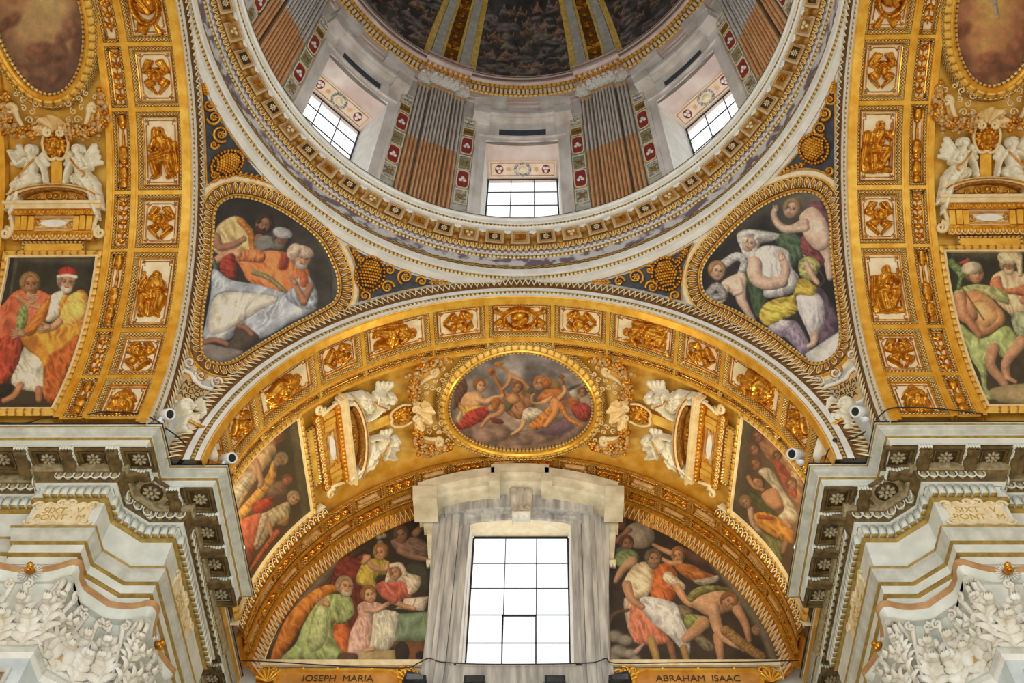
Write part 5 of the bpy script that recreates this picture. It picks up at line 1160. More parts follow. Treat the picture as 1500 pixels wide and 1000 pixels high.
def angel(v):
    """stucco angel sitting on the slope of a pediment, legs hanging outward (+x); the hip is the origin"""
    P = [(.0, .30, .10, .17+.04*j, .60-.10*j, .055-.004*j, .06, .0, .008) for j in range(4)]+[(-.16, .30, .08, -.31-.02*j, .48-.10*j, .05, .055, .0, .008) for j in range(3)]
    P += [(-.16, .0, .11, .0, -.06, .12, .13, .02, .016), (.10, -.04, .12, .22, -.38, .09, .09, 0, .016), (.02, .02, .13, .20, -.13, .095, .19, .05, .014), (.20, -.13, .085, .33, -.50, .048, .15, .04, .008), (.33, -.52, .036, .38, -.57, .026, .10, .02), (-.06, .0, .13, .10, -.16, .10, .20, .06, .014), (.10, -.16, .085, .26, -.66, .046, .17, .04, .008), (.26, -.68, .036, .29, -.75, .026, .10, .02)]
    P += [(-.02, .04, .115, -.09, .31, .125, .14, .06, .010), (-.20, .35, .06, .03, .36, .06, .13, .06), (-.09, .38, .05, -.09, .44, .05, .13, .08)]
    if v == 0: arm = [(-.20, .34, .052, -.30, .20, .045, .12, .07), (-.30, .20, .042, -.34, .02, .033, .12, .06), (.03, .35, .052, .16, .26, .045, .12, .07), (.16, .26, .042, .26, .42, .033, .12, .09)]; hd = [(-.34, .0, -.36, -.09), (.27, .44, .31, .53)]
    else: arm = [(-.20, .34, .052, -.29, .17, .045, .12, .07), (-.29, .17, .042, -.33, .0, .033, .13, .07), (.03, .35, .052, .12, .19, .045, .13, .09), (.12, .19, .042, -.04, .13, .033, .13, .13)]; hd = [(-.33, -.02, -.35, -.10), (-.05, .13, -.13, .15)]
    P += arm
    for x0, y0, x1, y1 in hd:
        dx, dy = x1-x0, y1-y0; P.append((x0, y0, .032, x0+dx*.35, y0+dy*.35, .03, .05, .13))
        for j in range(4): o = (j-1.5)*.018; P.append((x0+dx*.3-dy*o*8, y0+dy*.3+dx*o*8, .011, x1-dy*o*10, y1+dx*o*10, .009, .03, .14))
        P.append((x0-dy*.25, y0+dx*.25, .011, x0+dx*.4-dy*.5, y0+dy*.4+dx*.5, .010, .03, .14))
    return P+head(-.09, .52, .095, .12, .10, face=-1 if v else 1)
def half_field(sc, hw, amap, names, grp_tail):
    """everything between the painted panel and the oval, for one half of a vault"""
    k = hw/.94; A = lambda a: np.interp(a, [0, 5, 40, 51, 54.6, 63, 70, 90], amap); out = []
    # --- shrine-like tabernacle over the painted panel
    T = thing('stucco_tabernacle', names['tab'], 'tabernacle', tuple(BF.P(sc, A(47))), 'stucco tabernacles over the painted side panels')
    g = G(); fblock(g, sc, -.60*hw, .60*hw, A(40.6), A(43.2), -.06, -.02); build('gold_tablet', g, goldb, T, False)
    lp = rect_loop(sc, A(40.7), A(43.1), .60*hw, 4); build('tablet_bead', fsweep(G(), sc, lp, [(0, -.03), (0, .015), (.02, .015), (.035, -.015)]), o_zig, T)
    g = G(); fblock(g, sc, -.80*hw, .80*hw, A(43.3), A(45.2), -.06, .05); build('egg_course', g, bronze, T, False)
    g = G(); g2 = G()
    for i in range(13):
        p = -.72*hw+1.44*hw*i/12; c = BF.P(sc+p, A(44.2), .055); n_ = BF.N(sc, A(44.2)); t = np.array([0, 1, 0.]); u = np.cross(n_, t); ax = np.stack([t, u, n_]); g.ball(c, (.035*k, .065, .03), ax, 6, 4); q = arc(0, math.pi, 7); s_ = 1 if u[2] > 0 else -1; g2.tube(c+t*np.cos(q)[:, None]*.052*k-u*s_*np.sin(q)[:, None]*.08, .012, 4)
    build('egg_row', g, goldb, T, kind='stuff'); build('egg_shell_row', g2, cre2, T, kind='stuff')
    g = G(); fblock(g, sc, -.78*hw, .78*hw, A(45.2), A(48.4), -.06, .015); build('box_ground', g, cre2, T, False)
    for s in (-1, 1):
        g = G()
        for i in range(3): fblock(g, sc, s*(.70-.13*i)*hw-.05*k, s*(.70-.13*i)*hw+.05*k, A(45.3), A(48.3), .0, .08-.02*abs(i-1))
        build('bracket', g, goldb, T, False)
    lp = rect_loop(sc, A(45.6), A(48.0), .40*hw, 4); build('cartouche_rim', fsweep(G(), sc, lp, [(0, 0), (0, .04), (.025, .04), (.03, .015)]), gold, T)
    q = [(math.copysign(abs(math.cos(t))**.7, math.cos(t))*(.24+.03*math.cos(4*t))*hw, A(46.8)+math.sin(t)*.8) for t in arc(0, 2*np.pi, 29)[:-1]]; q = np.array(q)
    build('cartouche', G().fan(BF.P(sc+q[:, 0], q[:, 1], .045)), white, T)
    g = G(); [g.tube(onarc(BF, sc+s*.33*hw, A(46.8))(np.c_[spiral((0, 0), .08, 1.2, 0, 12, s), np.full(12, .035)]), .018, 4) for s in (-1, 1)]; build('cartouche_scroll', g, gold, T)
    g = G(); fblock(g, sc, -.92*hw, .92*hw, A(49.6), A(50.6), -.06, .16); fblock(g, sc, -.96*hw, .96*hw, A(50.6), A(51.2), -.06, .20); build('cornice', g, cre2, T, False)
    g = G(); fblock(g, sc, -.84*hw, .84*hw, A(48.4), A(49.6), -.06, .11); build('cornice_moulding', g, o_egg if False else bronze, T, False)
    g = G(); g2 = G()
    for i in range(19):
        p = -.80*hw+1.6*hw*i/18; n_ = BF.N(sc, A(49)); t = np.array([0, 1, 0.]); g.ball(BF.P(sc+p, A(49.0), .12), (.028*k, .04, .03), np.stack([t, np.cross(n_, t), n_]), 6, 4)
    build('cornice_egg_row', g, goldb, T, kind='stuff')
    # segmental pediment
    th = arc(-1, 1, 25); outer = lambda r: (th*.92*hw*r, A(51.2)+(A(54.8)-A(51.2))*np.sqrt(np.maximum(1-(th*.93)**2, 0))*r-(1-r)*.0)
    o1, o2, o3 = outer(1.0), outer(.80), outer(.66)
    def band(a, b, h, m, nm):
        g = G(); rows = [BF.P(sc+a[0], a[1], -.06), BF.P(sc+a[0], a[1], h), BF.P(sc+b[0], b[1], h-.02), BF.P(sc+b[0], b[1], -.04)]; g.grid(np.stack(rows)); build(nm, g, m, T)
    band(o1, o2, .19, cre2, 'pediment_moulding'); band(o2, o3, .165, o_egg, 'pediment_egg_band')
    x1 = outer(.97); g = G(); g.tube(BF.P(sc+outer(.91)[0], outer(.91)[1], .19), .014, 4); build('pediment_bead', g, bronze, T)
    g = G(); b3 = BF.P(sc+o3[0], o3[1], -.03); g.fan(b3); build('pediment_ground', g, amber, T)
    g = G(); f0 = onarc(BF, sc, A(51.9), 1, -.02); s_ = (A(54.8)-A(51.2))/3.6
    for s in (-1, 1):
        g.tube(f0(np.c_[spiral((s*.13*k, .06), .09, 1.4, -math.pi/2, 16, s), np.full(16, .03)]), np.linspace(.025, .015, 16), 5); g.tube(f0(np.c_[spiral((s*.34*k, .03), .06, 1.3, -math.pi/2, 14, s), np.full(14, .03)]), np.linspace(.02, .012, 14), 5)
    g.ball(f0(np.array([[0, .07, .04]]))[0], .05); build('pediment_scroll', g, gold, T)
    for s in (-1, 1):   # volute brackets beside the box
        f1 = onarc(BF, sc, A(44.5), 1, 0.); ln = (A(49)-A(44.5))*math.radians(1)*RA
        v_ = np.vstack([np.array([(s*(.86-.02*j)*hw, ln*(1-j/5)) for j in range(5)]), spiral((s*.92*hw, .02), .11, 1.5, math.pi*(.5), 20, s)]); build('volute', G().tube(f1(np.c_[v_, np.full(len(v_), .06)]), np.concatenate([np.linspace(.03, .05, 5), np.linspace(.05, .02, 20)]), 6), cre2, T)
    out.append(T)
    # --- seated angels
    dq = A(55.9)
    for s, nm, v in ((1, 'a1', 0), (-1, 'a2', 1)):
        r = thing('stucco_angel', names[nm], 'angel', tuple(BF.P(sc+s*.58*hw, dq)), 'white stucco angels on the tabernacles')
        R_ = [(p[0]*k**.6, p[1], p[2]*k**.3, p[3]*k**.6, p[4], p[5]*k**.3)+tuple(p[6:]) for p in angel(v)]
        build('figure', G().merge(relief(R_, (-.5*k, -.84, .5*k, .74), .0105), onarc(BF, sc+s*.56*hw, dq+.1, s, -.02)), statue, r)
        sash = np.array([(-.20, .36, .19), (-.12, .26, .23), (-.02, .14, .24), (.08, .08, .24), (.04, .0, .26)]); build('gilded_sash', G().tube(onarc(BF, sc+s*.56*hw, dq+.1, s, -.02)(smooth_loop(sash*[k**.6, 1, 1], 5, False)), .018, 5), gold, r); out.append(r)
    # --- shell with mask
    S = thing('shell_cartouche', names['shell'], 'shell', tuple(BF.P(sc, A(67))), 'stucco shells under the ovals')
    t = np.radians(arc(-108, 108, 73))[None]; r = arc(0.08, 1, 9)[:, None]; fl = np.cos(t*9); R_ = .30*k*(1+.05*np.cos(t*9)); X = R_*r*np.sin(t); Y = R_*r*np.cos(t)*.95; Hh = .05+.16*r**1.3+.06*r*fl
    fs = onarc(BF, sc, A(65.6), 1, -.04); build('shell', G().grid(fs(np.stack([X, Y, Hh], -1).reshape(-1, 3)).reshape(9, 73, 3)), mat('shell_stucco', (222, 186, 122), (244, 220, 168), .5, .1, 8) if 'shell_stucco' not in MATS else MATS['shell_stucco'], S)
    g = G(); [g.tube(fs(np.c_[spiral((s*.11, -.02), .085, 1.5, math.pi/2, 18, -s), np.full(18, .12)]), np.linspace(.04, .02, 18), 6) for s in (-1, 1)]; build('shell_scroll', g, cre2, S)
    lion = head(0, 0, .11, .06, .14)+[(.14*math.cos(a), .14*math.sin(a), .055, .2*math.cos(a+.15), .2*math.sin(a+.15), .035, .06, .01) for a in arc(0, 2*np.pi, 13)]+[(0, -.06, .05, 0, -.1, .045, .08, .10), (-.05, .03, .022, -.045, .03, .022, .04, .14), (.05, .03, .022, .045, .03, .022, .04, .14)]
    build('gilded_mask', G().merge(relief(lion, (-.27, -.27, .27, .27), .012), onarc(BF, sc, A(62.9), 1, -.02)), bronze, S)
    cart = np.array([(-.2, .2), (-.24, .02), (-.18, -.2), (-.08, -.27), (0, -.24), (.08, -.27), (.18, -.2), (.24, .02), (.2, .2)])*[k**.5, 1]; build('mask_frame', G().tube(onarc(BF, sc, A(62.9), 1, 0)(np.c_[smooth_loop(cart, 5, False), np.full(41, .02)]), .03, 6), cre2, S)
    gg = G(); fblock(gg, sc, -.10*k, .10*k, A(54.8), A(61), -.05, -.01); build('gilded_tongue', gg, goldb, S, False)
    out.append(S)
    # --- cornucopia scrolls and garlands of fruit
    for s, nm in ((1, 'g1'), (-1, 'g2')):
        Q = thing('fruit_garland', names[nm], 'garland', tuple(BF.P(sc+s*.7*hw, A(66))), 'stucco fruit garlands beside the shells')
        path = smooth_loop(np.array([(.93, 72.5), (.96, 69.5), (.92, 67.0), (.72, 65.5), (.45, 65.3), (.30, 66.2)])*[s*hw, 1], 6, False); rr = np.interp(np.linspace(0, 1, len(path)), [0, .2, .55, .8, 1], [.04, .09, .13, .11, .07]); g = G(); gb = G()
        rg_ = np.random.default_rng(5+s)
        for (p, a), r_ in zip(path, rr):
            aa_ = A(a)
            for j in range(7):
                ph = rg_.uniform(0, math.pi); q_ = rg_.uniform(.034, .06); c = onarc(BF, sc+p, aa_)(np.array([[math.cos(ph)*r_+rg_.normal(0, .02), rg_.normal(0, .05), math.sin(ph)*r_*1.2+.0]]))[0]; (g if rg_.random() < .62 else gb).ball(c, (q_, q_, q_*rg_.uniform(.9, 1.25)), None, 7, 5)
        build('fruit', g, fruitm, Q, kind='stuff'); build('gilded_fruit', gb, bronze, Q, kind='stuff')
        lv = G(); 
        for i in range(8):
            p, a = path[3+i*3]; c = onarc(BF, sc+p, A(a))(np.array([[0, 0, .06]]))[0]; n_ = BF.N(sc+p, A(a)); t = np.array([0, 1., 0]); th_ = rg_.uniform(0, 6.3); x_ = t*math.cos(th_)+np.cross(n_, t)*math.sin(th_); leaf(lv, c, np.stack([x_, np.cross(n_, x_), n_]), .09, .15, nt=6, nu=5)
        build('leaf', lv, gold, Q, kind='stuff'); out.append(Q)
        K = thing('scroll_bracket', names[nm].replace('fruit garland', 'curling stucco scroll').replace('garland', 'scroll'), 'scroll', tuple(BF.P(sc+s*.66*hw, A(69))), 'stucco scrolls beside the ovals')
        f2 = onarc(BF, sc+s*.62*hw, A(67.6), s, -.02)
        arm_ = np.vstack([smooth_loop(np.array([(-.12, -.22), (-.02, -.10), (.06, .06), (.10, .20)]), 4, False), spiral((.18, .22), .10, 1.4, math.pi, 18, -1)]); build('scroll', G().tube(f2(np.c_[arm_*[k**.5, 1], np.full(len(arm_), .07)]), np.concatenate([np.linspace(.03, .06, 13), np.linspace(.055, .02, 18)])[:len(arm_)], 6), cre2, K)
        web = smooth_loop(np.array([(-.10, -.20), (.06, -.22), (.20, -.05), (.24, .14), (.12, .2), (.04, .02)])*[k**.5, 1], 5); build('scroll_web', G().fan(f2(np.c_[web, np.full(len(web), .05)])), amber, K)
        lf = G(); n_ = BF.N(sc, A(66)); [lf.tube(f2(np.c_[spiral((x_, y_), r_, 1.2, a_, 12, 1), np.full(12, .05)]), .016, 4) for x_, y_, r_, a_ in ((-.14, .02, .08, 0), (-.20, .18, .07, 2), (-.05, .24, .06, 1), (.02, -.26, .05, 4), (-.28, .32, .07, 3), (-.08, .40, .07, 5), (.06, .5, .06, 2), (-.3, .02, .06, 1), (.22, .42, .06, 0))]; build('leaf_scroll', lf, cre2, K, kind='stuff'); out.append(K)
    return out
def field(arm_key, sc, hw, oval_a, lb):
    pass
ID = [0, 5, 40, 51, 54.6, 63, 70, 90]; FA = [0, 5, 35, 46.5, 51.0, 61.3, 70, 90]
def nm(side): return {'tab': 'stucco tabernacle with arched pediment over '+side[0], 'a1': 'white stucco angel, arm raised, above '+side[0], 'a2': 'white stucco angel, arms folded, above '+side[0], 'shell': 'stucco shell and gilded mask above '+side[0], 'g1': 'fruit garland away from the coffers, above '+side[0], 'g2': 'fruit garland beside the coffers, above '+side[0]}
SF = {'L': ('the fresco of two men in orange',), 'R': ('the fresco of the helmeted soldier',), 'FL': ('the leaning-figures fresco, front vault left',), 'FR': ('the crowded fresco, front vault right',)}
def relabel(lst, key, X):
    N_ = nm(SF[key]); ks = ['tab', 'a1', 'a2', 'shell', 'g1', 'k1', 'g2', 'k2']
    for o, k in zip(lst, ks):
        c = copy_tree(o, X); c['label'] = N_[k] if k in N_ else N_['g'+k[1]].replace('fruit garland', 'curling stucco scroll')
HS = half_field(2.44, .94, ID, nm(SF['L']), ''); relabel(HS, 'R', ARMX['R']@MIRX)
for o in HS: o.matrix_basis = ARMX['L']@o.matrix_basis
HF = half_field(2.48, 1.18, FA, nm(SF['FR']), ''); relabel(HF, 'FL', MIRX)
# field grounds: gilded border strips framing the painted side panels and the ovals
def oval_loop(sc, rs, ra, n=72): t = np.linspace(0, 2*np.pi, n, endpoint=False); return np.stack([rs*np.cos(t), 90+ra*np.sin(t)], -1)
OVALS = {'F': (2.63, 1.30, 17.3), 'L': (2.45, .80, 17.0)}
def oval_frame(key, lb):
    sc, rs, ra = OVALS[key]; r = thing('oval_frame', lb, 'frame', tuple(BF.P(sc, 90)), 'gilded oval frames')
    lp = oval_loop(sc, rs, ra)
    fsweep_ = lambda pr: fsweep(G(), sc, lp, pr, inward=False)
    build('inner_bead', fsweep_([(-.015, -.04), (-.015, .03), (.015, .04), (.035, .02)]), o_zig, r); build('ridge', fsweep_([(.035, .02), (.05, .08), (.09, .11), (.12, .09)]), goldb, r)
    build('egg_band', fsweep_([(.12, .085), (.16, .09), (.22, .03)]), o_egg, r); build('outer_leaf', fsweep_([(.22, .04), (.25, .05), (.30, -.05)]), o_coffer, r)
    return r
of = oval_frame('F', 'gilded oval frame of the music-making angels above the window')
ol = oval_frame('L', 'gilded oval frame of the cloudy fresco in the upper left corner'); c = copy_tree(ol, ARMX['R']); c['label'] = 'gilded oval frame of the cloudy fresco in the upper right corner'; ol.matrix_basis = ARMX['L']@ol.matrix_basis
PANEL = {'F': (2.53, 1.20, 1.5, 34.3), 'L': (2.42, .80, 3.5, 39.9)}
def panel_frame(key, lb):
    sc, hw, a0, a1 = PANEL[key]; r = thing('panel_frame', lb, 'frame', tuple(BF.P(sc, (a0+a1)/2)), 'gilded frames of the painted side panels')
    lp = rect_loop(sc, a0, a1, hw, 14)
    build('inner_bead', fsweep(G(), sc, lp, [(-.01, -.05), (-.01, .02), (.012, .03), (.03, .01)], inward=False), cre2, r); build('egg_moulding', fsweep(G(), sc, lp, [(.03, .01), (.05, .04), (.10, .03), (.14, -.04)], inward=False), o_egg, r)
    return r
pf = panel_frame('F', 'gilded frame of the crowded fresco at the right of the front vault'); copy_tree(pf, MIRX)['label'] = 'gilded frame of the leaning-figures fresco at the left of the front vault'
pl_ = panel_frame('L', 'gilded frame of the fresco of two men in orange'); copy_tree(pl_, ARMX['R']@MIRX)['label'] = 'gilded frame of the fresco of the helmeted soldier'; pl_.matrix_basis = ARMX['L']@pl_.matrix_basis
# ================================================================== frescoes: painted colour held by the vertices of fine curved panels
def vnoise(x, y, sc, seed=0):
    r = np.random.default_rng(seed); T = r.random((64, 64)); u, v = x/sc+31.7, y/sc+17.3; i, j = np.floor(u).astype(int), np.floor(v).astype(int); a, b = u-i, v-j; a = a*a*(3-2*a); b = b*b*(3-2*b)
    g = lambda p, q: T[p % 64, q % 64]
    return (g(i, j)*(1-a)+g(i+1, j)*a)*(1-b)+(g(i, j+1)*(1-a)+g(i+1, j+1)*a)*b
def fbm(x, y, sc, seed=0): return (vnoise(x, y, sc, seed)+.5*vnoise(x, y, sc/2, seed+1)+.25*vnoise(x, y, sc/4, seed+2))/1.75
class Paint:
    def __init__(s, px, T=(0, 0, 1.)):
        s.k = T[2]; s.X = (px[:, 0]-T[0])*T[2]; s.Y = (px[:, 1]-T[1])*T[2]; s.c = np.zeros((len(px), 3)); s.n1 = fbm(s.X, s.Y, 26*s.k, 3)-.5; s.n2 = fbm(s.X, s.Y, 9*s.k, 9)-.5; s.sd = 0
    def bg(s, c0, c1=None, a=(0, 0), b=(0, 1), amp=.25):
        t = np.clip(((s.X-a[0])*(b[0]-a[0])+(s.Y-a[1])*(b[1]-a[1]))/max(1e-6, (b[0]-a[0])**2+(b[1]-a[1])**2), 0, 1)[:, None] if c1 is not None else np.zeros((len(s.X), 1))
        s.c = (np.array(c0)*(1-t)+np.array(c1 if c1 is not None else c0)*t)*(1+amp*2*s.n1[:, None]+amp*s.n2[:, None]); return s
    def put(s, I, d, c, soft, shade, w, fold, o):
        """d: signed inside distance"""
        m = np.clip(d/soft+.5, 0, 1); t = np.clip(d/max(w, 1e-3), 0, 1); e_ = 1-np.sqrt(t); v = 1+1.25*shade*e_*(o@np.array([-.60, -.55])-.62)+.10*(1-e_); X, Y = s.X[I], s.Y[I]
        v = v+.26*s.n2[I]+.22*s.n1[I]+.10*(vnoise(X, Y, 2.2*s.k, 21)-.5)
        if fold:
            a, f, am = fold; a = math.radians(a); al = X*math.cos(a)+Y*math.sin(a); ac = -X*math.sin(a)+Y*math.cos(a)+f*1.5*s.n1[I]
            n_ = vnoise(ac*1.0+s.sd*37, al*.3+s.sd*11, f*.34, 5); n2_ = vnoise(ac+s.sd*53, al*.35, f*.16, 7); fv = 1-2*np.abs(2*n_-1); v = v+.78*am*(1.1*(fv-.1)+.5*(n2_-.5))
        col = np.array(c, float)*v[:, None]; hh = np.clip(v-1.0, 0, 1)[:, None]; col = col+hh*40
        s.c[I] = s.c[I]*(1-m[:, None])+col*m[:, None]; s.sd += 1
    def p(s, c, pts, fold=None, soft=None, shade=.30, w=None, rnd=True):
        P = np.array(pts, float).reshape(-1, 2); P = smooth_loop(P, 4) if rnd else P; soft = soft or 1.6*s.k; lo, hi = P.min(0)-3*soft, P.max(0)+3*soft
        I = np.where((s.X > lo[0]) & (s.X < hi[0]) & (s.Y > lo[1]) & (s.Y < hi[1]))[0]
        if not len(I): return s
        q = np.stack([s.X[I], s.Y[I]], -1); a = P; b = np.roll(P, -1, 0); ab = b-a; D = np.full(len(I), 1e9); O = np.zeros((len(I), 2)); ins = np.zeros(len(I), bool)
        for k in range(len(P)):
            e = q-a[k]; t = np.clip((e@ab[k])/max(1e-9, ab[k]@ab[k]), 0, 1); R_ = e-t[:, None]*ab[k]; dd = np.hypot(R_[:, 0], R_[:, 1]); cl = dd < D; D[cl] = dd[cl]; O[cl] = R_[cl]
            cnd = (a[k, 1] > q[:, 1]) != (b[k, 1] > q[:, 1])
            if cnd.any(): ins ^= cnd & (q[:, 0] < (b[k, 0]-a[k, 0])*(q[:, 1]-a[k, 1])/(b[k, 1]-a[k, 1]+1e-12)+a[k, 0])
        s.put(I, np.where(ins, D, -D), c, soft, shade, w or 11*s.k, fold, -O/np.maximum(D, 1e-6)[:, None]); return s
    def e(s, c, cx, cy, rx, ry=None, ang=0, soft=None, shade=.3, fold=None):
        ry = ry or rx; soft = soft or 1.3*s.k; R = max(rx, ry)+3*soft; I = np.where((np.abs(s.X-cx) < R) & (np.abs(s.Y-cy) < R))[0]
        if not len(I): return s
        a = math.radians(ang); dx, dy = s.X[I]-cx, s.Y[I]-cy; u, v = (dx*math.cos(a)+dy*math.sin(a))/rx, (-dx*math.sin(a)+dy*math.cos(a))/ry; h_ = np.maximum(np.hypot(dx, dy), 1e-6); s.put(I, (1-np.hypot(u, v))*min(rx, ry), c, soft, shade, min(rx, ry)*.9, fold, np.stack([dx/h_, dy/h_], -1)); return s
    def l(s, c, pts, w, w2=None, shade=.38, soft=None, fold=None):
        P = np.array(pts, float).reshape(-1, 2); P = smooth_loop(P, 4, False) if len(P) > 2 else P; soft = soft or 1.3*s.k; w2 = w if w2 is None else w2; R = max(w, w2)/2+3*soft; lo, hi = P.min(0)-R, P.max(0)+R
        I = np.where((s.X > lo[0]) & (s.X < hi[0]) & (s.Y > lo[1]) & (s.Y < hi[1]))[0]
        if not len(I): return s
        q = np.stack([s.X[I], s.Y[I]], -1); D = np.full(len(I), -1e9); O = np.zeros((len(I), 2)); n = len(P)-1
        for k in range(n):
            e = q-P[k]; ab = P[k+1]-P[k]; t = np.clip((e@ab)/max(1e-9, ab@ab), 0, 1); r = .5*(w+(w2-w)*(k+t)/n); R_ = e-t[:, None]*ab; dd = np.hypot(R_[:, 0], R_[:, 1]); cl = r-dd > D; D[cl] = (r-dd)[cl]; O[cl] = R_[cl]/np.maximum(dd[cl], 1e-6)[:, None]
        s.put(I, D, c, soft, shade, max(w, w2)*.45, fold, O); return s
    def hd(s, cx, cy, r, f=0, tilt=0, skin=(196, 146, 108), hair=(84, 56, 34), beard=None, cap=None):
        """head: f -1..1 which way the face turns, tilt in degrees"""
        a = math.radians(tilt); U = lambda x, y: (cx+r*(x*math.cos(a)-y*math.sin(a)), cy+r*(x*math.sin(a)+y*math.cos(a)))
        s.e(hair, *U(-.25*f, -.14), r*1.04, r*1.08, tilt); 
        s.e(skin, *U(.22*f, .10), r*.78, r*.98, tilt, shade=.35)
        if beard: s.e(beard, *U(.30*f, .72), r*.60, r*.52, tilt); s.e(skin, *U(.34*f, .36), r*.36, r*.22, tilt, shade=.1)
        d = (74, 46, 34)
        for ex in (-.30, .34): s.e(d, *U(.36*f+ex*(1-.3*abs(f)), -.02), r*.15, r*.085, tilt, shade=0); s.l(tuple(v*.6 for v in skin), [U(.36*f+ex-.17, -.2), U(.36*f+ex+.17, -.2)], r*.10, shade=0)
        s.l(tuple(v*.72 for v in skin), [U(.46*f+.02, 0), U(.56*f+.04, .32)], r*.15, shade=.1); s.l((150, 70, 56), [U(.40*f-.18, .56), U(.40*f+.2, .56)], r*.11, shade=0)
        s.l(hair, [U(-.7-.2*f, .1), U(-.5, -.7), U(.2, -.92), U(.75-.1*f, -.3)], r*.38)
        if cap: s.e(cap, *U(-.06*f, -.62), r*1.08, r*.62, tilt, fold=(60+tilt, r*.5, .12))
        return s
    def hand(s, x, y, ang, L, skin=(206, 154, 116)):
        a = math.radians(ang); c_, n_ = np.array([math.cos(a), math.sin(a)]), np.array([-math.sin(a), math.cos(a)]); o = np.array([x, y], float); s.l(skin, [o, o+c_*L*.5], L*.55, L*.5)
        for j in range(4): q = (j-1.5)*L*.14; s.l(skin, [o+c_*L*.45+n_*q, o+c_*L*(1.0-.1*abs(j-1.2))+n_*q*1.5], L*.15, L*.11)
        s.l(skin, [o+n_*L*.2, o+c_*L*.45+n_*L*.5], L*.16, L*.12); return s
    def out(s, boost=1.12, mute=0.):
        s.c = s.c*(1-mute)+np.array([104, 74, 48])*mute
        c = np.clip(s.c, 2, 246); g = c.mean(1, keepdims=True); c = np.clip(g+(c-g)*.86, 2, 246)*np.array([1., .97, .92])
        return np.clip(srgb(c)*boost*.74, 0, .92)
def polar_panel(surf, loop, T, h=.004, center=None, step=1.5, sm=True):
    L = resample(smooth_loop(np.array(loop, float), 8) if sm else np.array(loop, float), step, True); c = np.array(center, float) if center is not None else L.mean(0); R = int(np.linalg.norm(L-c, axis=1).max()/step*.9); t = (np.arange(R+1)/R)[:, None, None]
    px = c+(L-c)[None]*t; B, N = surf.px(px[..., 0], px[..., 1]); return G().grid(B+N*h, cv=True), Paint(px.reshape(-1, 2), T)
def rect_panel(bar, s0, s1, a0, a1, T, ns, na, h=-.04, mir=False):
    s, a = np.meshgrid(arc(s0, s1, ns), arc(a0, a1, na), indexing='ij'); P = bar.P(s, a, h); return G().grid(P), Paint(topx(P).reshape(-1, 2), T)
def oval_panel(bar, sc_, rs, ra, T, nr, nt, h=-.04):
    r, t = np.meshgrid(arc(0, 1, nr), np.linspace(0, 2*np.pi, nt, endpoint=False), indexing='ij'); P = bar.P(sc_+rs*r*np.cos(t), 90+ra*r*np.sin(t), h); return G().grid(P, cv=True), Paint(topx(P).reshape(-1, 2), T)
def hang(name, g, P, lb, cat='fresco', grp=None, boost=1.12):
    o = build(name, g, fresco, None, True, P.out(boost, {'front_panel_fresco': .28, 'lunette_fresco': .14, 'oval_fresco': .06}.get(name, 0.))); tag(o, lb, cat, grp); return o
SK = (206, 152, 112); WH = (198, 198, 204)
# ---- left pendentive
PL_IN = [(315, 310), (328, 294), (350, 289), (386, 297), (427, 319), (466, 351), (488, 390), (495, 419), (490, 439), (472, 453), (424, 478), (376, 506), (341, 528), (318, 532), (299, 522), (295, 496), (299, 445), (308, 394), (312, 346)]
g, q = polar_panel(PS, PL_IN, (280, 240, 3.125), h=.01)
q.bg((52, 46, 44), (74, 68, 62), (200, 300), (620, 420)); q.p((92, 88, 80), [(480, 160), (600, 290), (690, 470), (690, 600), (650, 640), (640, 480), (560, 330)], soft=30)
q.p((206, 178, 118), [(104, 360), (120, 285), (190, 240), (245, 258), (275, 320), (272, 410), (210, 400), (150, 420), (105, 400)], (40, 55, .22)); q.l((188, 116, 44), [(225, 262), (268, 310), (280, 380), (292, 440)], 34, 26, fold=(0, 18, .2))
q.l((172, 120, 92), [(110, 335), (130, 380), (190, 372), (240, 345)], 46, 26); q.hand(225, 352, -40, 34, (176, 122, 94))
q.hd(332, 276, 42, -.3, 25, (158, 110, 80), (60, 42, 32), (70, 46, 34)); q.p((150, 96, 60), [(290, 330), (330, 330), (330, 400), (290, 410)], (10, 20, .2))
q.e((120, 118, 118), 350, 372, 60, 44, 10); q.hd(412, 342, 42, .1, 15, (140, 96, 76), (84, 76, 70), (120, 110, 100), (176, 178, 184))
q.p((84, 62, 92), [(325, 400), (360, 385), (400, 400), (350, 410)])
q.p((216, 114, 58), [(200, 420), (290, 408), (370, 396), (450, 412), (510, 450), (540, 505), (532, 566), (440, 612), (350, 582), (262, 536), (230, 480)], (62, 60, .26)); q.l((222, 124, 70), [(310, 425), (240, 420), (185, 425)], 60, 44, fold=(100, 26, .2)); q.l((206, 150, 112), [(210, 410), (150, 420), (105, 448)], 44, 30); q.p((150, 48, 34), [(150, 425), (192, 410), (204, 460), (200, 528), (140, 505), (130, 460)], (20, 24, .25))
q.p((92, 112, 92), [(105, 430), (120, 470), (110, 500), (100, 470)]); q.l((138, 126, 84), [(285, 496), (360, 526), (432, 588)], 26, 22, fold=(40, 10, .2))
q.p((178, 186, 204), [(100, 480), (180, 530), (300, 552), (420, 588), (500, 628), (572, 662), (460, 722), (300, 806), (250, 740), (210, 740), (185, 795), (140, 812), (56, 806), (70, 700), (90, 580)], (118, 74, .20)); q.p((222, 214, 200), [(120, 600), (260, 590), (400, 620), (300, 680), (170, 760), (90, 780), (80, 700)], (112, 60, .14), soft=26)
q.p((168, 176, 194), [(510, 490), (556, 540), (578, 600), (566, 662), (500, 660), (430, 606), (470, 560)], (70, 34, .22)); q.p((220, 112, 60), [(495, 480), (530, 500), (535, 556), (500, 560)], (80, 24, .2))
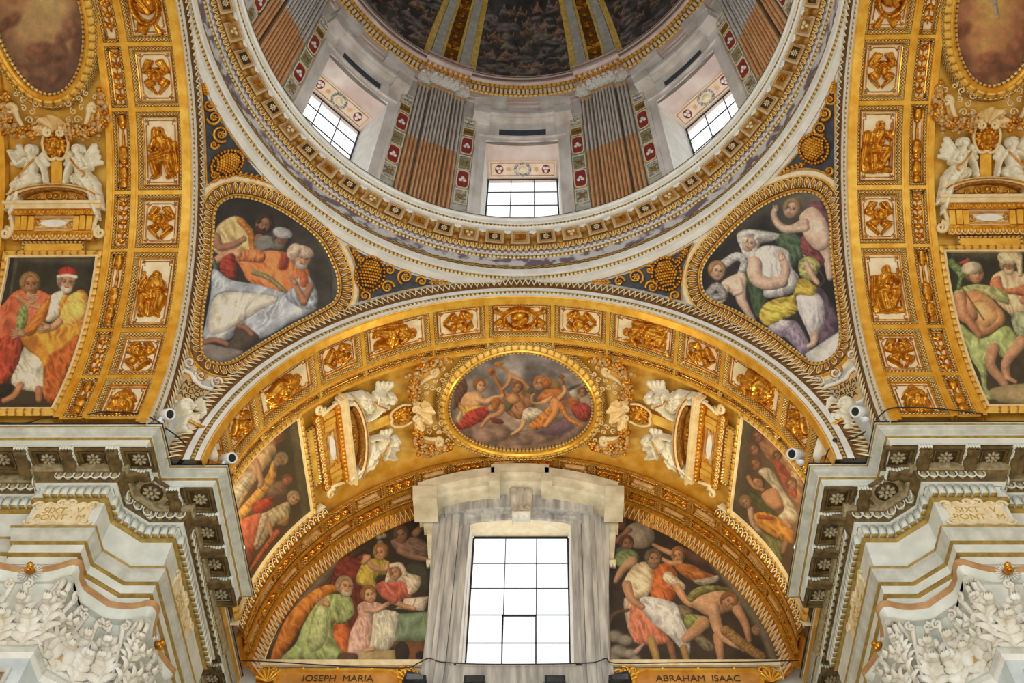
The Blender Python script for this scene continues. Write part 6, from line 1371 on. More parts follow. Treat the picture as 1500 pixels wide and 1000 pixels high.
q.l((192, 132, 94), [(545, 560), (522, 612), (515, 634)], 34, 36); q.l((200, 138, 100), [(514, 628), (490, 580), (468, 535)], 36, 26); q.hand(475, 545, -125, 46, (206, 142, 104))
q.p((150, 60, 40), [(395, 480), (420, 410), (450, 410), (440, 480)], soft=14); q.hd(506, 430, 46, .6, 18, (198, 140, 104), (150, 130, 110), (196, 184, 170), (206, 180, 158)); q.e((206, 180, 158), 470, 400, 30, 40, 30, fold=(40, 20, .15))
q.p((86, 72, 64), [(210, 738), (262, 752), (314, 800), (250, 850), (200, 872), (150, 830), (190, 800)]); q.p((132, 122, 116), [(46, 820), (150, 840), (210, 850), (240, 866), (190, 905), (120, 918), (56, 886)]); q.l((156, 104, 78), [(60, 816), (110, 806), (165, 826)], 26, 22); q.l((172, 112, 84), [(218, 742), (250, 752), (276, 778)], 24)
hang('pendentive_fresco', g, q, 'pendentive fresco of bearded men in orange and white robes', grp='pendentive frescoes')
# ---- right pendentive
PR_IN = [(1028, 402), (1036, 381), (1060, 352), (1086, 326), (1114, 304), (1146, 288), (1175, 281), (1198, 286), (1210, 301), (1216, 323), (1218, 368), (1223, 416), (1229, 464), (1231, 496), (1226, 515), (1210, 529), (1191, 531), (1172, 518), (1124, 482), (1076, 454), (1044, 440), (1031, 426)]
g, q = polar_panel(PS, PR_IN, (980, 240, 3.125), h=.01)
q.bg((104, 98, 90), (40, 36, 38), (420, 180), (420, 420)); q.p((38, 34, 36), [(200, 470), (330, 330), (440, 250), (470, 300), (640, 330), (700, 500), (760, 760), (600, 860), (300, 670), (160, 600)], soft=60, shade=.1)
q.p((112, 66, 78), [(630, 190), (700, 170), (738, 240), (742, 330), (700, 262), (650, 226)], (30, 26, .2)); q.p((74, 96, 72), [(480, 330), (570, 316), (625, 370), (620, 430), (560, 470), (520, 400)], (50, 40, .25)); q.p((66, 90, 60), [(340, 450), (380, 500), (442, 600), (452, 680), (400, 700), (370, 600)], (80, 34, .25))
P2 = (222, 190, 172)
q.l(P2, [(700, 360), (726, 430), (738, 520)], 56, 30); q.l(P2, [(650, 360), (636, 410), (700, 440)], 60, 30); q.p((134, 66, 74), [(610, 330), (660, 370), (712, 440), (690, 470), (640, 430), (606, 400)], (40, 22, .25)); q.p(P2, [(600, 235), (660, 196), (720, 260), (740, 360), (690, 400), (630, 350), (606, 290)], w=30); q.l(P2, [(620, 270), (560, 300), (510, 286), (482, 240), (488, 205)], 44, 24); q.hand(488, 214, -95, 30, P2); q.l(P2, [(625, 290), (575, 300), (545, 300)], 40, 26); q.hd(562, 205, 42, -.2, 15, (218, 176, 154), (150, 122, 84))
q.p((206, 204, 202), [(310, 330), (345, 302), (430, 306), (505, 322), (480, 350), (410, 372), (404, 430), (400, 480), (352, 440), (330, 390)], (120, 30, .16)); q.hd(372, 362, 40, -.4, 20, (214, 176, 156), (206, 200, 196)); q.p((208, 206, 208), [(330, 310), (400, 304), (500, 324), (440, 345), (395, 350), (385, 330), (335, 336)], (20, 24, .15)); q.p((200, 196, 194), [(395, 380), (420, 420), (404, 500), (366, 490), (360, 430)], (90, 20, .16))
q.p((212, 210, 214), [(400, 400), (460, 372), (545, 398), (560, 470), (596, 520), (566, 590), (440, 612), (436, 540), (390, 510)], (75, 38, .16)); q.l((220, 184, 164), [(390, 460), (400, 520), (450, 548), (520, 540)], 74, 54); q.l((222, 188, 168), [(520, 540), (535, 480), (512, 420)], 48, 36); q.hand(516, 432, -105, 46, (222, 186, 166))
q.p((166, 168, 96), [(596, 445), (650, 424), (692, 462), (668, 520), (640, 540), (600, 510)], (60, 24, .25)); q.l((216, 176, 156), [(630, 460), (650, 500), (680, 545)], 30, 24)
q.p((98, 78, 100), [(610, 545), (700, 570), (772, 690), (778, 760), (690, 830), (690, 700)], (60, 44, .25)); q.p((208, 202, 212), [(570, 610), (620, 578), (690, 600), (716, 680), (690, 780), (660, 830), (640, 780), (600, 690)], (75, 40, .14)); q.p((140, 126, 152), [(450, 750), (560, 715), (606, 750), (650, 850), (610, 872), (540, 800), (500, 790)], (70, 30, .25)); q.p((188, 180, 200), [(455, 740), (530, 712), (560, 740), (500, 775)], (30, 24, .2))
q.p((204, 176, 66), [(414, 700), (440, 640), (510, 612), (566, 600), (600, 524), (672, 560), (662, 604), (586, 604), (588, 676), (520, 712), (450, 742)], (35, 50, .28)); q.l((88, 70, 50), [(655, 545), (690, 560), (712, 530), (690, 490)], 9)
q.l((184, 184, 190), [(250, 462), (310, 424), (346, 448), (330, 500)], 44, 30, fold=(30, 18, .2)); q.l(P2, [(325, 560), (332, 620), (352, 660), (385, 716)], 56, 26); q.p(P2, [(240, 545), (290, 510), (346, 500), (352, 560), (310, 600), (262, 576)], w=24); q.l(P2, [(262, 570), (246, 620), (214, 642)], 32, 22); q.l(P2, [(320, 530), (330, 580), (300, 596)], 30, 20); q.hd(222, 490, 40, .3, 10, (218, 174, 150), (160, 118, 72)); q.l((150, 146, 150), [(185, 590), (220, 560), (250, 600), (200, 615)], 36, fold=(30, 16, .25))
q.l((222, 186, 166), [(668, 780), (664, 820), (640, 836)], 40, 22); q.p((214, 214, 214), [(622, 872), (700, 820), (790, 762), (800, 830), (730, 915), (650, 925)], rnd=False, shade=.05)
hang('pendentive_fresco', g, q, 'pendentive fresco of a veiled woman in white and yellow with cherubs', grp='pendentive frescoes')
# ---- side arm panels
def side_panel(bar, mir, T):
    sc_, hw, a0, a1 = PANEL['L']; return rect_panel(bar, sc_-hw, sc_+hw, 180-a0 if mir else a0, 180-a1 if mir else a1, T, 110, 190)
g, q = side_panel(BL, False, (0, 300, 3.3333))
q.bg((56, 52, 40), (72, 60, 40), (200, 260), (200, 900)); q.p((84, 80, 64), [(70, 256), (470, 256), (460, 300), (100, 290), (60, 460), (40, 460)], rnd=False, soft=10)
q.p((214, 100, 62), [(70, 425), (140, 405), (225, 430), (262, 470), (210, 560), (130, 640), (110, 690), (-30, 760), (-40, 560), (20, 480)], (120, 60, .25)); q.p((132, 146, 84), [(96, 500), (132, 486), (136, 560), (110, 620), (70, 650), (80, 570)], (80, 26, .25)); q.p((190, 70, 44), [(-30, 680), (80, 640), (110, 690), (60, 830), (-30, 900)], (100, 40, .25)); q.hd(148, 386, 50, .1, 0, (190, 130, 86), (150, 112, 64), (140, 104, 60)); q.l((206, 140, 96), [(90, 450), (130, 480), (190, 500)], 30, 26); q.hand(160, 470, 150, 44); q.hand(140, 440, 20, 50)
q.p((230, 220, 200), [(250, 440), (316, 420), (306, 500), (270, 560), (214, 566), (230, 500)], (70, 28, .16)); q.p((212, 206, 186), [(130, 680), (215, 730), (248, 890), (170, 912), (56, 872), (90, 770)], (75, 40, .18))
q.p((226, 142, 40), [(300, 450), (350, 436), (402, 412), (436, 470), (424, 600), (392, 690), (340, 830), (290, 945), (215, 940), (205, 770), (126, 700), (100, 630), (170, 560), (222, 600), (282, 560)], (66, 66, .28)); q.p((250, 186, 84), [(330, 450), (400, 425), (430, 480), (400, 560), (330, 590), (290, 560)], (50, 40, .2), soft=16); q.p((192, 92, 30), [(230, 760), (300, 700), (380, 640), (390, 700), (330, 850), (280, 950), (220, 945)], (70, 36, .25), soft=14); q.p((206, 120, 36), [(250, 440), (210, 480), (140, 580), (100, 620), (150, 640), (220, 570)], (130, 30, .22))
q.l(SK, [(290, 570), (250, 600), (200, 612)], 36, 30); q.hand(235, 596, 165, 56); q.hand(110, 630, 178, 60); q.hd(326, 376, 46, .2, 5, (200, 146, 112), (150, 130, 110), (206, 196, 176)); q.e((186, 46, 38), 330, 328, 46, 26, 0, fold=(90, 18, .15)); q.l((226, 206, 186), [(284, 350), (330, 345), (372, 352)], 17)
q.l((198, 134, 90), [(100, 880), (70, 930), (20, 955)], 34, 26); q.l((188, 120, 80), [(190, 900), (190, 950)], 36, 30); q.p((40, 34, 28), [(-30, 880), (60, 880), (40, 930), (-30, 940)], soft=10)
hang('side_panel_fresco', g, q, 'fresco panel of two men in orange and ochre robes, one with a red cap', grp='painted side panels')
g, q = side_panel(BR, True, (1200, 300, 2.941))
q.bg((54, 50, 40), (76, 66, 48), (700, 200), (700, 800)); q.p((96, 88, 66), [(560, 190), (900, 190), (900, 215), (740, 235), (570, 225)], rnd=False, soft=10)
q.p((222, 192, 150), [(740, 320), (790, 282), (870, 292), (950, 330), (960, 520), (890, 560), (830, 480), (760, 410)], (70, 50, .22)); q.p((222, 128, 84), [(735, 330), (780, 305), (800, 360), (900, 345), (960, 380), (950, 410), (830, 385), (760, 390)], (20, 30, .22)); q.p((160, 170, 130), [(830, 470), (960, 480), (960, 640), (870, 600)], (60, 40, .25)); q.l((200, 140, 100), [(880, 410), (960, 430)], 34); q.hd(816, 256, 38, .1, 0, (176, 120, 84), (170, 150, 120), (206, 186, 150)); q.e((232, 212, 166), 822, 226, 54, 34, 0, fold=(60, 18, .16)); q.l((226, 206, 160), [(862, 240), (866, 300)], 26, 20, fold=(90, 14, .15))
q.p((168, 182, 112), [(600, 510), (700, 575), (800, 520), (846, 560), (868, 630), (800, 660), (745, 640), (720, 780), (770, 815), (716, 836), (690, 720), (640, 640)], (65, 50, .26)); q.p((176, 178, 116), [(575, 380), (640, 345), (720, 345), (800, 372), (815, 430), (720, 396), (620, 400)], (30, 26, .22)); q.p((226, 160, 100), [(590, 400), (680, 366), (760, 420), (800, 480), (776, 532), (690, 574), (652, 510), (606, 450)], w=40, shade=.4); q.p((242, 184, 118), [(660, 430), (720, 420), (770, 480), (720, 530), (680, 500)], soft=26)
q.l((214, 150, 104), [(606, 400), (622, 478), (660, 480), (650, 440)], 56, 40); q.l((206, 140, 96), [(640, 490), (690, 560)], 40, 30); q.l((120, 84, 50), [(606, 345), (710, 495)], 6); q.l((110, 138, 78), [(570, 250), (612, 300), (600, 360)], 40, 16, fold=(30, 14, .3)); q.l((140, 160, 96), [(640, 240), (612, 300)], 20, 10)
q.hd(672, 296, 40, .7, 0, (214, 156, 112), (150, 110, 70)); q.e((206, 190, 160), 656, 272, 44, 28, -8); q.l((190, 60, 50), [(610, 250), (640, 240)], 14)
q.l(SK, [(752, 620), (738, 690), (790, 760), (822, 812)], 54, 26); q.l(SK, [(872, 590), (806, 680), (812, 745)], 58, 28); q.l(SK, [(812, 745), (846, 762)], 22, 16); q.l(SK, [(815, 806), (850, 826)], 22, 14); q.p((170, 148, 104), [(740, 790), (960, 770), (960, 860), (780, 850)], soft=8)
hang('side_panel_fresco', g, q, 'fresco panel of a helmeted soldier in pale green beside a turbaned man', grp='painted side panels')
# ---- side ovals
def cloud_oval(bar, cx, cy, lb, glow, mid, low, bird):
    sc_, rs, ra = OVALS['L']; g, q = oval_panel(bar, sc_, rs, ra, (0, 0, 1.), 60, 160); d = np.hypot((q.X-cx)/70, (q.Y-cy)/105)+.9*q.n1+.35*q.n2; t1 = np.clip(d*1.5, 0, 1)[:, None]; t2 = np.clip((d-.62)*2.2, 0, 1)[:, None]
    q.c = (np.array(glow)*(1-t1)+np.array(mid)*t1)*(1-t2)+np.array(low)*t2; q.c *= (1+.35*q.n2[:, None])
    rg_ = np.random.default_rng(3)
    for i in range(26): a = rg_.uniform(.2, 2.9); r = rg_.uniform(55, 120); q.e(tuple(np.array(low)*rg_.uniform(.85, 1.25)+np.array([18, 4, 0])*rg_.random()), cx+math.cos(a)*r*.62, cy+math.sin(a)*r*1.02, rg_.uniform(8, 17), rg_.uniform(6, 11), rg_.uniform(0, 180), soft=7, shade=.22)
    if bird: q.l((190, 178, 170), [(cx+1, cy-30), (cx+4, cy-5), (cx+8, cy+6)], 9, 3); q.l((196, 184, 172), [(cx-6, cy-22), (cx+2, cy-14)], 6, 3)
    hang('oval_fresco', g, q, lb, grp='oval frescoes')
cloud_oval(BL, 62, 6, 'oval fresco of glowing brown clouds in the upper left corner', (226, 200, 132), (200, 150, 108), (122, 84, 66), False)
cloud_oval(BR, 1455, 20, 'oval fresco of orange clouds with a white dove in the upper right corner', (232, 196, 104), (206, 138, 92), (134, 84, 60), True)
# ---- oval with music-making angels
sc_, rs, ra = OVALS['F']; g, q = oval_panel(BF, sc_, rs, ra, (640, 500, 5.), 100, 300)
q.bg((126, 126, 136), (150, 130, 118), (600, 100), (600, 520), .5); q.p((128, 100, 88), [(60, 640), (260, 600), (440, 600), (560, 660), (760, 640), (900, 560), (1150, 560), (1150, 900), (60, 900)], (90, 160, .16), soft=40)
rg_ = np.random.default_rng(8)
for i in range(22): q.e(tuple(np.array((134, 106, 94))*rg_.uniform(.8, 1.25)), rg_.uniform(150, 1080), rg_.uniform(630, 790), rg_.uniform(40, 90), rg_.uniform(26, 50), 0, soft=26, shade=.25)
q.p((112, 82, 104), [(720, 660), (860, 600), (960, 560), (1000, 640), (860, 690)], soft=40)
S2 = (222, 164, 112); S3 = (196, 136, 86)
q.p((104, 66, 44), [(130, 400), (160, 300), (200, 270), (225, 330), (205, 400), (160, 470), (120, 500)], (70, 36, .25)); q.l((190, 112, 48), [(400, 215), (436, 290), (470, 350), (486, 420)], 24, 34); q.e((180, 100, 40), 400, 220, 28, 30); q.e((110, 66, 34), 404, 222, 13)
q.l((196, 126, 54), [(452, 165), (520, 225), (610, 290), (680, 330)], 20, 12); q.p((202, 134, 60), [(418, 175), (430, 148), (490, 150), (480, 180), (500, 205), (470, 200)]); 
q.p((150, 98, 58), [(490, 385), (570, 370), (650, 360), (720, 420), (700, 490), (630, 570), (530, 540), (480, 470)], (60, 60, .25)); q.p((104, 96, 60), [(500, 440), (560, 450), (540, 500), (500, 510)], soft=12); q.p((128, 118, 80), [(640, 330), (700, 350), (700, 380), (650, 370)], soft=8); q.l(S3, [(545, 250), (520, 310), (480, 350)], 34, 26); q.l(S3, [(560, 260), (620, 290), (670, 340)], 36, 30); q.hd(588, 335, 40, -.3, 10, S3, (150, 80, 36)); q.e(S3, 560, 420, 46, 36)
q.p((230, 172, 120), [(215, 375), (300, 375), (345, 430), (300, 500), (205, 500), (170, 450)], w=60, shade=.4); q.p((216, 160, 66), [(165, 440), (190, 470), (350, 470), (300, 520), (200, 545), (160, 480)], (60, 40, .25)); q.p((172, 50, 34), [(200, 540), (260, 500), (400, 470), (372, 540), (300, 600), (190, 645), (135, 612)], (50, 44, .28)); q.p((206, 170, 130), [(140, 560), (180, 500), (190, 560), (160, 600)]); q.l(S3, [(400, 490), (480, 480), (450, 530), (380, 560), (330, 620)], 56, 26); q.p((130, 50, 34), [(390, 560), (470, 570), (490, 600), (420, 600)], soft=10); q.l((232, 176, 124), [(300, 420), (360, 440), (410, 415), (480, 400)], 46, 28); q.hand(455, 405, -10, 40, S2); q.hd(318, 322, 46, .7, 8, S2, (152, 92, 40))
q.p((196, 116, 44), [(400, 440), (440, 410), (470, 430), (450, 490), (410, 500)], soft=6)
q.p((206, 190, 168), [(636, 500), (700, 480), (780, 520), (720, 570), (620, 590), (625, 540)], (40, 34, .2)); q.l(S2, [(640, 585), (610, 640), (550, 680)], 36, 18); q.e((150, 110, 60), 870, 330, 40, 46)
q.p((200, 112, 44), [(730, 420), (800, 350), (900, 345), (950, 390), (900, 440), (800, 450)], (40, 60, .15)); q.p(S2, [(690, 390), (720, 380), (700, 430), (740, 445), (830, 400), (850, 410), (800, 455), (710, 460), (685, 430)], w=22); q.l((150, 84, 36), [(890, 430), (930, 350), (915, 265)], 30, 18); q.e((140, 76, 32), 912, 258, 22, 16); q.l(S2, [(880, 430), (935, 370), (930, 330)], 34, 24)
q.hd(752, 305, 50, -.4, 5, S2, (190, 116, 46)); q.e((182, 108, 42), 800, 300, 40, 44, 0, fold=(60, 20, .2)); q.p((212, 124, 40), [(672, 616), (740, 550), (840, 465), (880, 480), (850, 540), (800, 610), (720, 645)], (50, 34, .28)); q.l((226, 146, 84), [(866, 450), (866, 520), (800, 615)], 76, 36); q.l((214, 126, 44), [(905, 460), (960, 560), (1065, 620)], 44, 20, fold=(60, 20, .2))
q.p((178, 96, 44), [(940, 430), (1010, 400), (1050, 440), (1010, 520), (960, 480)], (40, 30, .2)); q.p((152, 48, 38), [(990, 470), (1090, 450), (1135, 520), (1090, 590), (1010, 550)], (50, 34, .28)); q.hd(1064, 372, 34, -.2, 0, (190, 130, 90), (120, 70, 36)); q.p((206, 196, 180), [(970, 370), (1020, 350), (1030, 410), (990, 410)]); q.l((70, 56, 44), [(960, 350), (1050, 315)], 14)
hang('oval_fresco', g, q, 'oval fresco of angels playing lute and trumpet above the window', grp='oval frescoes')
# ---- front arm side panels
sc_, hw, a0, a1 = PANEL['F']
g, q = rect_panel(BF, sc_-hw, sc_+hw, 180-a0, 180-a1, (320, 600, 3.84), 130, 150)
q.bg((92, 62, 34), (58, 56, 36), (100, 500), (480, 300)); q.p((82, 76, 48), [(395, 60), (450, 40), (520, 600), (470, 620)], rnd=False, soft=10, shade=.1)
q.p((176, 104, 54), [(50, 400), (140, 260), (280, 140), (340, 100), (375, 140), (330, 190), (210, 260), (120, 360)], (40, 70, .25)); q.hd(340, 140, 30, .3, 40, (150, 90, 60), (110, 60, 36)); q.p((214, 176, 124), [(60, 470), (170, 270), (260, 195), (310, 190), (320, 250), (230, 370), (130, 520), (70, 640), (40, 600)], (38, 60, .22)); q.p((206, 196, 170), [(60, 470), (160, 360), (190, 380), (100, 540), (50, 600)], (38, 34, .2)); q.p((212, 152, 60), [(300, 290), (326, 300), (315, 400), (220, 520), (110, 640), (96, 590), (220, 440), (280, 350)], (48, 40, .25)); q.l(SK, [(210, 290), (240, 400), (230, 430)], 40, 24)
q.hd(352, 280, 38, .2, 60, (180, 130, 90), (150, 136, 104), (160, 146, 120)); q.p((120, 90, 64), [(290, 420), (370, 400), (380, 470), (280, 490)], (40, 24, .2)); q.hd(388, 395, 30, .4, 50, (170, 96, 62), (120, 70, 40)); q.p((182, 52, 30), [(190, 530), (300, 490), (290, 550), (210, 580)], (30, 30, .25)); q.p((196, 180, 140), [(250, 590), (330, 540), (396, 520), (396, 610), (320, 640), (230, 780), (190, 750), (220, 650)], (62, 36, .24)); q.hd(424, 498, 36, .5, 30, (206, 158, 116), (160, 140, 110)); q.p((190, 140, 80), [(330, 640), (390, 600), (385, 650)], soft=5)
q.p((206, 92, 60), [(100, 650), (225, 580), (246, 620), (200, 800), (160, 870), (120, 800)], (70, 44, .26)); q.l((206, 190, 160), [(260, 600), (210, 760)], 44, 24, fold=(70, 18, .2)); q.l((208, 152, 110), [(280, 640), (296, 690), (310, 720)], 32, 22); q.l((198, 92, 52), [(330, 690), (260, 780), (180, 900)], 34, 18, fold=(60, 16, .25))
hang('front_panel_fresco', g, q, 'fresco panel of leaning robed figures at the left of the front vault', grp='painted side panels')
g, q = rect_panel(BF, sc_-hw, sc_+hw, a0, a1, (1060, 600, 3.84), 130, 150)
q.bg((70, 60, 44), (120, 88, 56), (60, 300), (420, 300)); q.p((84, 76, 60), [(108, 20), (170, 70), (110, 600), (45, 580)], rnd=False, soft=10, shade=.1)
q.p((156, 104, 70), [(180, 110), (320, 170), (440, 300), (450, 520), (370, 480), (300, 330), (220, 240)], (50, 56, .26)); q.p((176, 68, 48), [(280, 290), (340, 310), (410, 440), (400, 500), (340, 430)], (55, 34, .25)); q.p((196, 150, 100), [(330, 210), (420, 290), (400, 350), (340, 290)], (50, 30, .25)); q.p((196, 160, 110), [(380, 330), (430, 330), (430, 420), (390, 420)], (50, 24, .25))
for x, y, r in ((192, 150, 32), (172, 222, 32), (178, 305, 36), (285, 165, 28), (300, 260, 26), (380, 420, 34)): q.hd(x, y, r, -.3, -30, (172, 116, 80), (104, 66, 40))
q.p((74, 84, 44), [(120, 460), (190, 470), (260, 540), (350, 640), (320, 680), (200, 560)], (50, 40, .25)); q.p((200, 192, 166), [(195, 350), (262, 330), (340, 460), (410, 570), (392, 640), (300, 610), (340, 550), (270, 430)], (55, 40, .2)); q.p((200, 140, 98), [(215, 470), (290, 440), (336, 540), (280, 560), (230, 520)], w=24, shade=.4); q.hd(190, 412, 40, -.3, -35, (196, 136, 94), (84, 52, 30)); q.l((196, 136, 94), [(140, 380), (170, 430), (220, 450)], 26, 20)
q.p((232, 150, 46), [(165, 590), (230, 575), (330, 620), (392, 690), (380, 750), (280, 710), (190, 650)], (45, 44, .26)); q.l((196, 160, 140), [(150, 560), (166, 640), (236, 712), (326, 750)], 34, 20, fold=(45, 16, .22)); q.l((206, 84, 40), [(200, 600), (270, 610)], 26, 20); q.hd(124, 520, 34, -.4, -40, (206, 152, 110), (150, 120, 84)); q.p((146, 152, 84), [(190, 680), (270, 720), (350, 760), (320, 850), (250, 760)], (55, 36, .22)); q.l((204, 146, 104), [(350, 750), (335, 800)], 34, 22); q.l((206, 150, 108), [(350, 630), (372, 660)], 40, 26)
hang('front_panel_fresco', g, q, 'crowded fresco panel with a man in orange at the right of the front vault', grp='painted side panels')
# ---- lunette panels
lunarc = lambda a0, a1: [tuple(v) for v in topx(np.stack([LC[0]+LR*np.cos(np.radians(arc(a0, a1, 40))), 0*arc(a0, a1, 40)+LY, LC[2]+LR*np.sin(np.radians(arc(a0, a1, 40)))], -1))]
LUNL = lunarc(178.2, 114.2)+[(636, 800), (629, 870), (622, 967.5)]
g, q = polar_panel(PW, LUNL, (340, 720, 3.572), h=.012, center=(560, 890), step=1.35, sm=False)
q.bg((74, 54, 40), (44, 36, 32), (300, 800), (960, 300)); q.p((110, 96, 80), [(380, 520), (560, 340), (560, 400), (420, 560), (250, 760), (200, 800)], soft=30)
q.p((118, 88, 80), [(830, 260), (900, 240), (990, 250), (1040, 320), (960, 350), (880, 330)], (30, 40, .25)); q.l((156, 112, 90), [(880, 310), (940, 340), (1020, 355)], 40, 22); q.l((150, 108, 86), [(960, 220), (1010, 170), (1060, 140)], 40, 22); q.hd(884, 228, 42, -.2, -10, (150, 108, 84), (84, 58, 40)); q.p((52, 58, 48), [(920, 380), (1040, 400), (1040, 520), (980, 520), (920, 450)], soft=24)
for x, y in ((770, 240), (795, 232), (775, 268)): q.e((150, 150, 136), x, y, 16, 12, 0, soft=8)
q.p((112, 38, 30), [(540, 390), (620, 330), (710, 330), (700, 430), (640, 470), (560, 470), (520, 500)], (40, 50, .25)); q.l((60, 46, 40), [(640, 330), (700, 300), (740, 330)], 40, 20); q.p((186, 164, 58), [(690, 370), (750, 350), (826, 372), (816, 430), (756, 446), (752, 510), (690, 516), (646, 474), (660, 420)], (65, 40, .25)); q.l(SK, [(700, 345), (735, 395), (800, 410), (815, 380)], 32, 24); q.l(SK, [(690, 370), (712, 345)], 30); q.hd(775, 318, 40, -.4, -5, (206, 152, 108), (160, 106, 50))
q.p((104, 36, 30), [(600, 500), (690, 500), (680, 700), (610, 760), (600, 620)], (80, 40, .2), soft=20)
q.p((206, 206, 190), [(735, 625), (880, 640), (862, 770), (800, 838), (716, 820), (716, 720)], (78, 34, .16)); q.p((196, 92, 76), [(752, 490), (840, 458), (926, 490), (940, 550), (880, 572), (790, 552)], (60, 44, .24)); q.p((218, 202, 180), [(822, 400), (870, 378), (912, 424), (985, 448), (975, 510), (925, 540), (905, 480), (850, 470), (800, 480)], (40, 34, .2)); q.hd(852, 424, 36, -.6, -15, (214, 160, 124), (150, 104, 70)); q.l((218, 200, 180), [(835, 390), (880, 386), (905, 430)], 26, fold=(60, 12, .15))
q.p((112, 142, 112), [(872, 640), (1060, 626), (1060, 786), (850, 786)], (80, 60, .16), rnd=False); q.p((126, 74, 36), [(846, 786), (1040, 786), (1030, 900), (850, 900)], rnd=False, shade=.15); q.e((46, 38, 38), 888, 842, 40, 58); q.e((40, 32, 30), 985, 860, 24, 26); q.p((212, 202, 186), [(900, 560), (1036, 548), (1004, 626), (850, 612), (890, 596)], (20, 16, .12), rnd=False); q.l((150, 130, 110), [(960, 560), (940, 622)], 5); q.l(SK, [(840, 570), (900, 600), (950, 612)], 36, 22); q.l((196, 92, 76), [(800, 540), (850, 570)], 44, 36)
q.p((214, 168, 158), [(656, 600), (700, 572), (772, 584), (806, 604), (744, 640), (730, 760), (700, 846), (606, 846), (618, 740), (660, 650)], (82, 36, .2)); q.l((214, 166, 146), [(700, 620), (760, 620), (812, 590)], 34, 24); q.hand(800, 596, -30, 32); q.hd(718, 540, 42, .3, -10, (218, 166, 128), (150, 96, 50))
q.p((212, 122, 38), [(200, 882), (280, 670), (400, 536), (510, 486), (550, 520), (450, 580), (370, 690), (300, 810), (250, 882)], (52, 60, .28)); q.p((204, 96, 38), [(540, 680), (606, 690), (606, 830), (576, 860), (520, 780)], (75, 40, .25)); q.p((156, 182, 112), [(440, 590), (520, 536), (606, 556), (624, 640), (570, 684), (540, 650), (534, 770), (600, 882), (450, 892), (250, 890), (330, 800), (372, 700)], (72, 64, .26)); q.p((186, 208, 140), [(440, 620), (500, 600), (500, 760), (440, 840), (400, 800)], (76, 36, .16), soft=22); q.hand(500, 590, 200, 60); q.l((160, 182, 114), [(600, 580), (612, 640), (560, 670), (530, 620)], 64, 40, fold=(60, 26, .2)); q.hd(594, 496, 46, .6, 5, (206, 152, 112), (170, 140, 110), (206, 190, 166))
q.p((186, 166, 116), [(664, 832), (852, 830), (856, 900), (650, 900)], rnd=False, shade=.15); q.l((206, 150, 110), [(740, 824), (700, 832)], 22); q.p((90, 62, 44), [(560, 850), (650, 850), (650, 900), (560, 900)], soft=10)
hang('lunette_fresco', g, q, 'lunette fresco of a kneeling man in green before a seated reading woman', grp='lunette frescoes')
LUNR = lunarc(66.6, 2.0)+[(895, 967.5), (892, 860)]
g, q = polar_panel(PW, LUNR, (870, 720, 3.572), h=.012, center=(985, 880), step=1.35, sm=False)
q.bg((48, 42, 42), (62, 50, 42), (300, 300), (800, 800)); q.p((120, 110, 92), [(560, 330), (760, 500), (900, 700), (970, 890), (920, 890), (860, 740), (700, 500)], soft=26)
q.e((160, 148, 132), 236, 232, 84, 68, 10, fold=(60, 70, .08)); q.hd(140, 165, 36, .2, 0, (150, 104, 78), (96, 62, 40)); q.l((150, 104, 78), [(120, 260), (150, 230), (190, 200)], 30, 22); q.hd(172, 272, 38, .3, 0, (160, 112, 84), (90, 60, 40)); q.e((90, 96, 90), 160, 310, 44, 20)
q.e((122, 146, 92), 170, 352, 66, 46, -10, fold=(40, 26, .2)); q.l((196, 150, 116), [(200, 370), (150, 410), (115, 470)], 60, 24)
q.hd(440, 335, 40, -.4, -15, (210, 154, 110), (160, 104, 50)); q.l((212, 156, 114), [(400, 322), (350, 300), (312, 280)], 30, 18); q.l((212, 156, 114), [(450, 375), (400, 375), (360, 355)], 32, 20); q.p((186, 106, 46), [(420, 390), (500, 380), (580, 420), (640, 450), (600, 482), (500, 462)], (30, 40, .26)); q.p((190, 180, 160), [(520, 466), (600, 450), (650, 440), (640, 472), (560, 490)], (20, 24, .2)); q.p((110, 76, 60), [(470, 300), (560, 330), (600, 380), (500, 360)], soft=20)
q.p((206, 176, 154), [(158, 560), (225, 560), (240, 640), (200, 750), (170, 690)], (80, 30, .2)); q.p((222, 124, 92), [(196, 590), (280, 600), (370, 740), (390, 792), (210, 788)], (75, 44, .22)); q.p((200, 98, 40), [(290, 415), (380, 376), (436, 440), (416, 566), (340, 580), (296, 540)], (65, 48, .26)); q.p((222, 204, 168), [(150, 500), (170, 440), (220, 380), (292, 378), (306, 480), (262, 566), (180, 552)], (50, 44, .2)); q.l((224, 208, 180), [(390, 450), (430, 480), (460, 500)], 60, 40, fold=(40, 20, .2)); q.p((206, 208, 214), [(240, 560), (330, 556), (450, 604), (496, 740), (494, 856), (400, 766), (270, 650)], (48, 50, .2)); q.l(SK, [(172, 490), (196, 560), (252, 604)], 52, 32); q.l((214, 156, 116), [(436, 500), (490, 580), (566, 602)], 44, 28); q.hand(560, 600, 10, 40); q.hd(312, 352, 44, .2, 5, (190, 138, 104), (110, 92, 76), (130, 112, 94))
q.l((198, 156, 86), [(300, 780), (322, 850), (330, 896)], 48, 34); q.l((180, 134, 78), [(470, 820), (490, 890), (530, 912)], 40, 22); q.l((150, 100, 70), [(400, 800), (420, 880)], 40, 30); q.l((204, 150, 112), [(310, 890), (350, 896)], 20)
q.p((112, 102, 80), [(440, 600), (510, 620), (540, 720), (630, 810), (580, 830), (490, 730)], (60, 34, .25)); q.p((140, 156, 78), [(476, 650), (560, 650), (570, 700), (490, 716)], (30, 24, .2)); q.l((214, 160, 118), [(570, 690), (530, 730), (480, 770)], 76, 50); q.l((196, 140, 100), [(650, 760), (664, 880)], 56, 34)
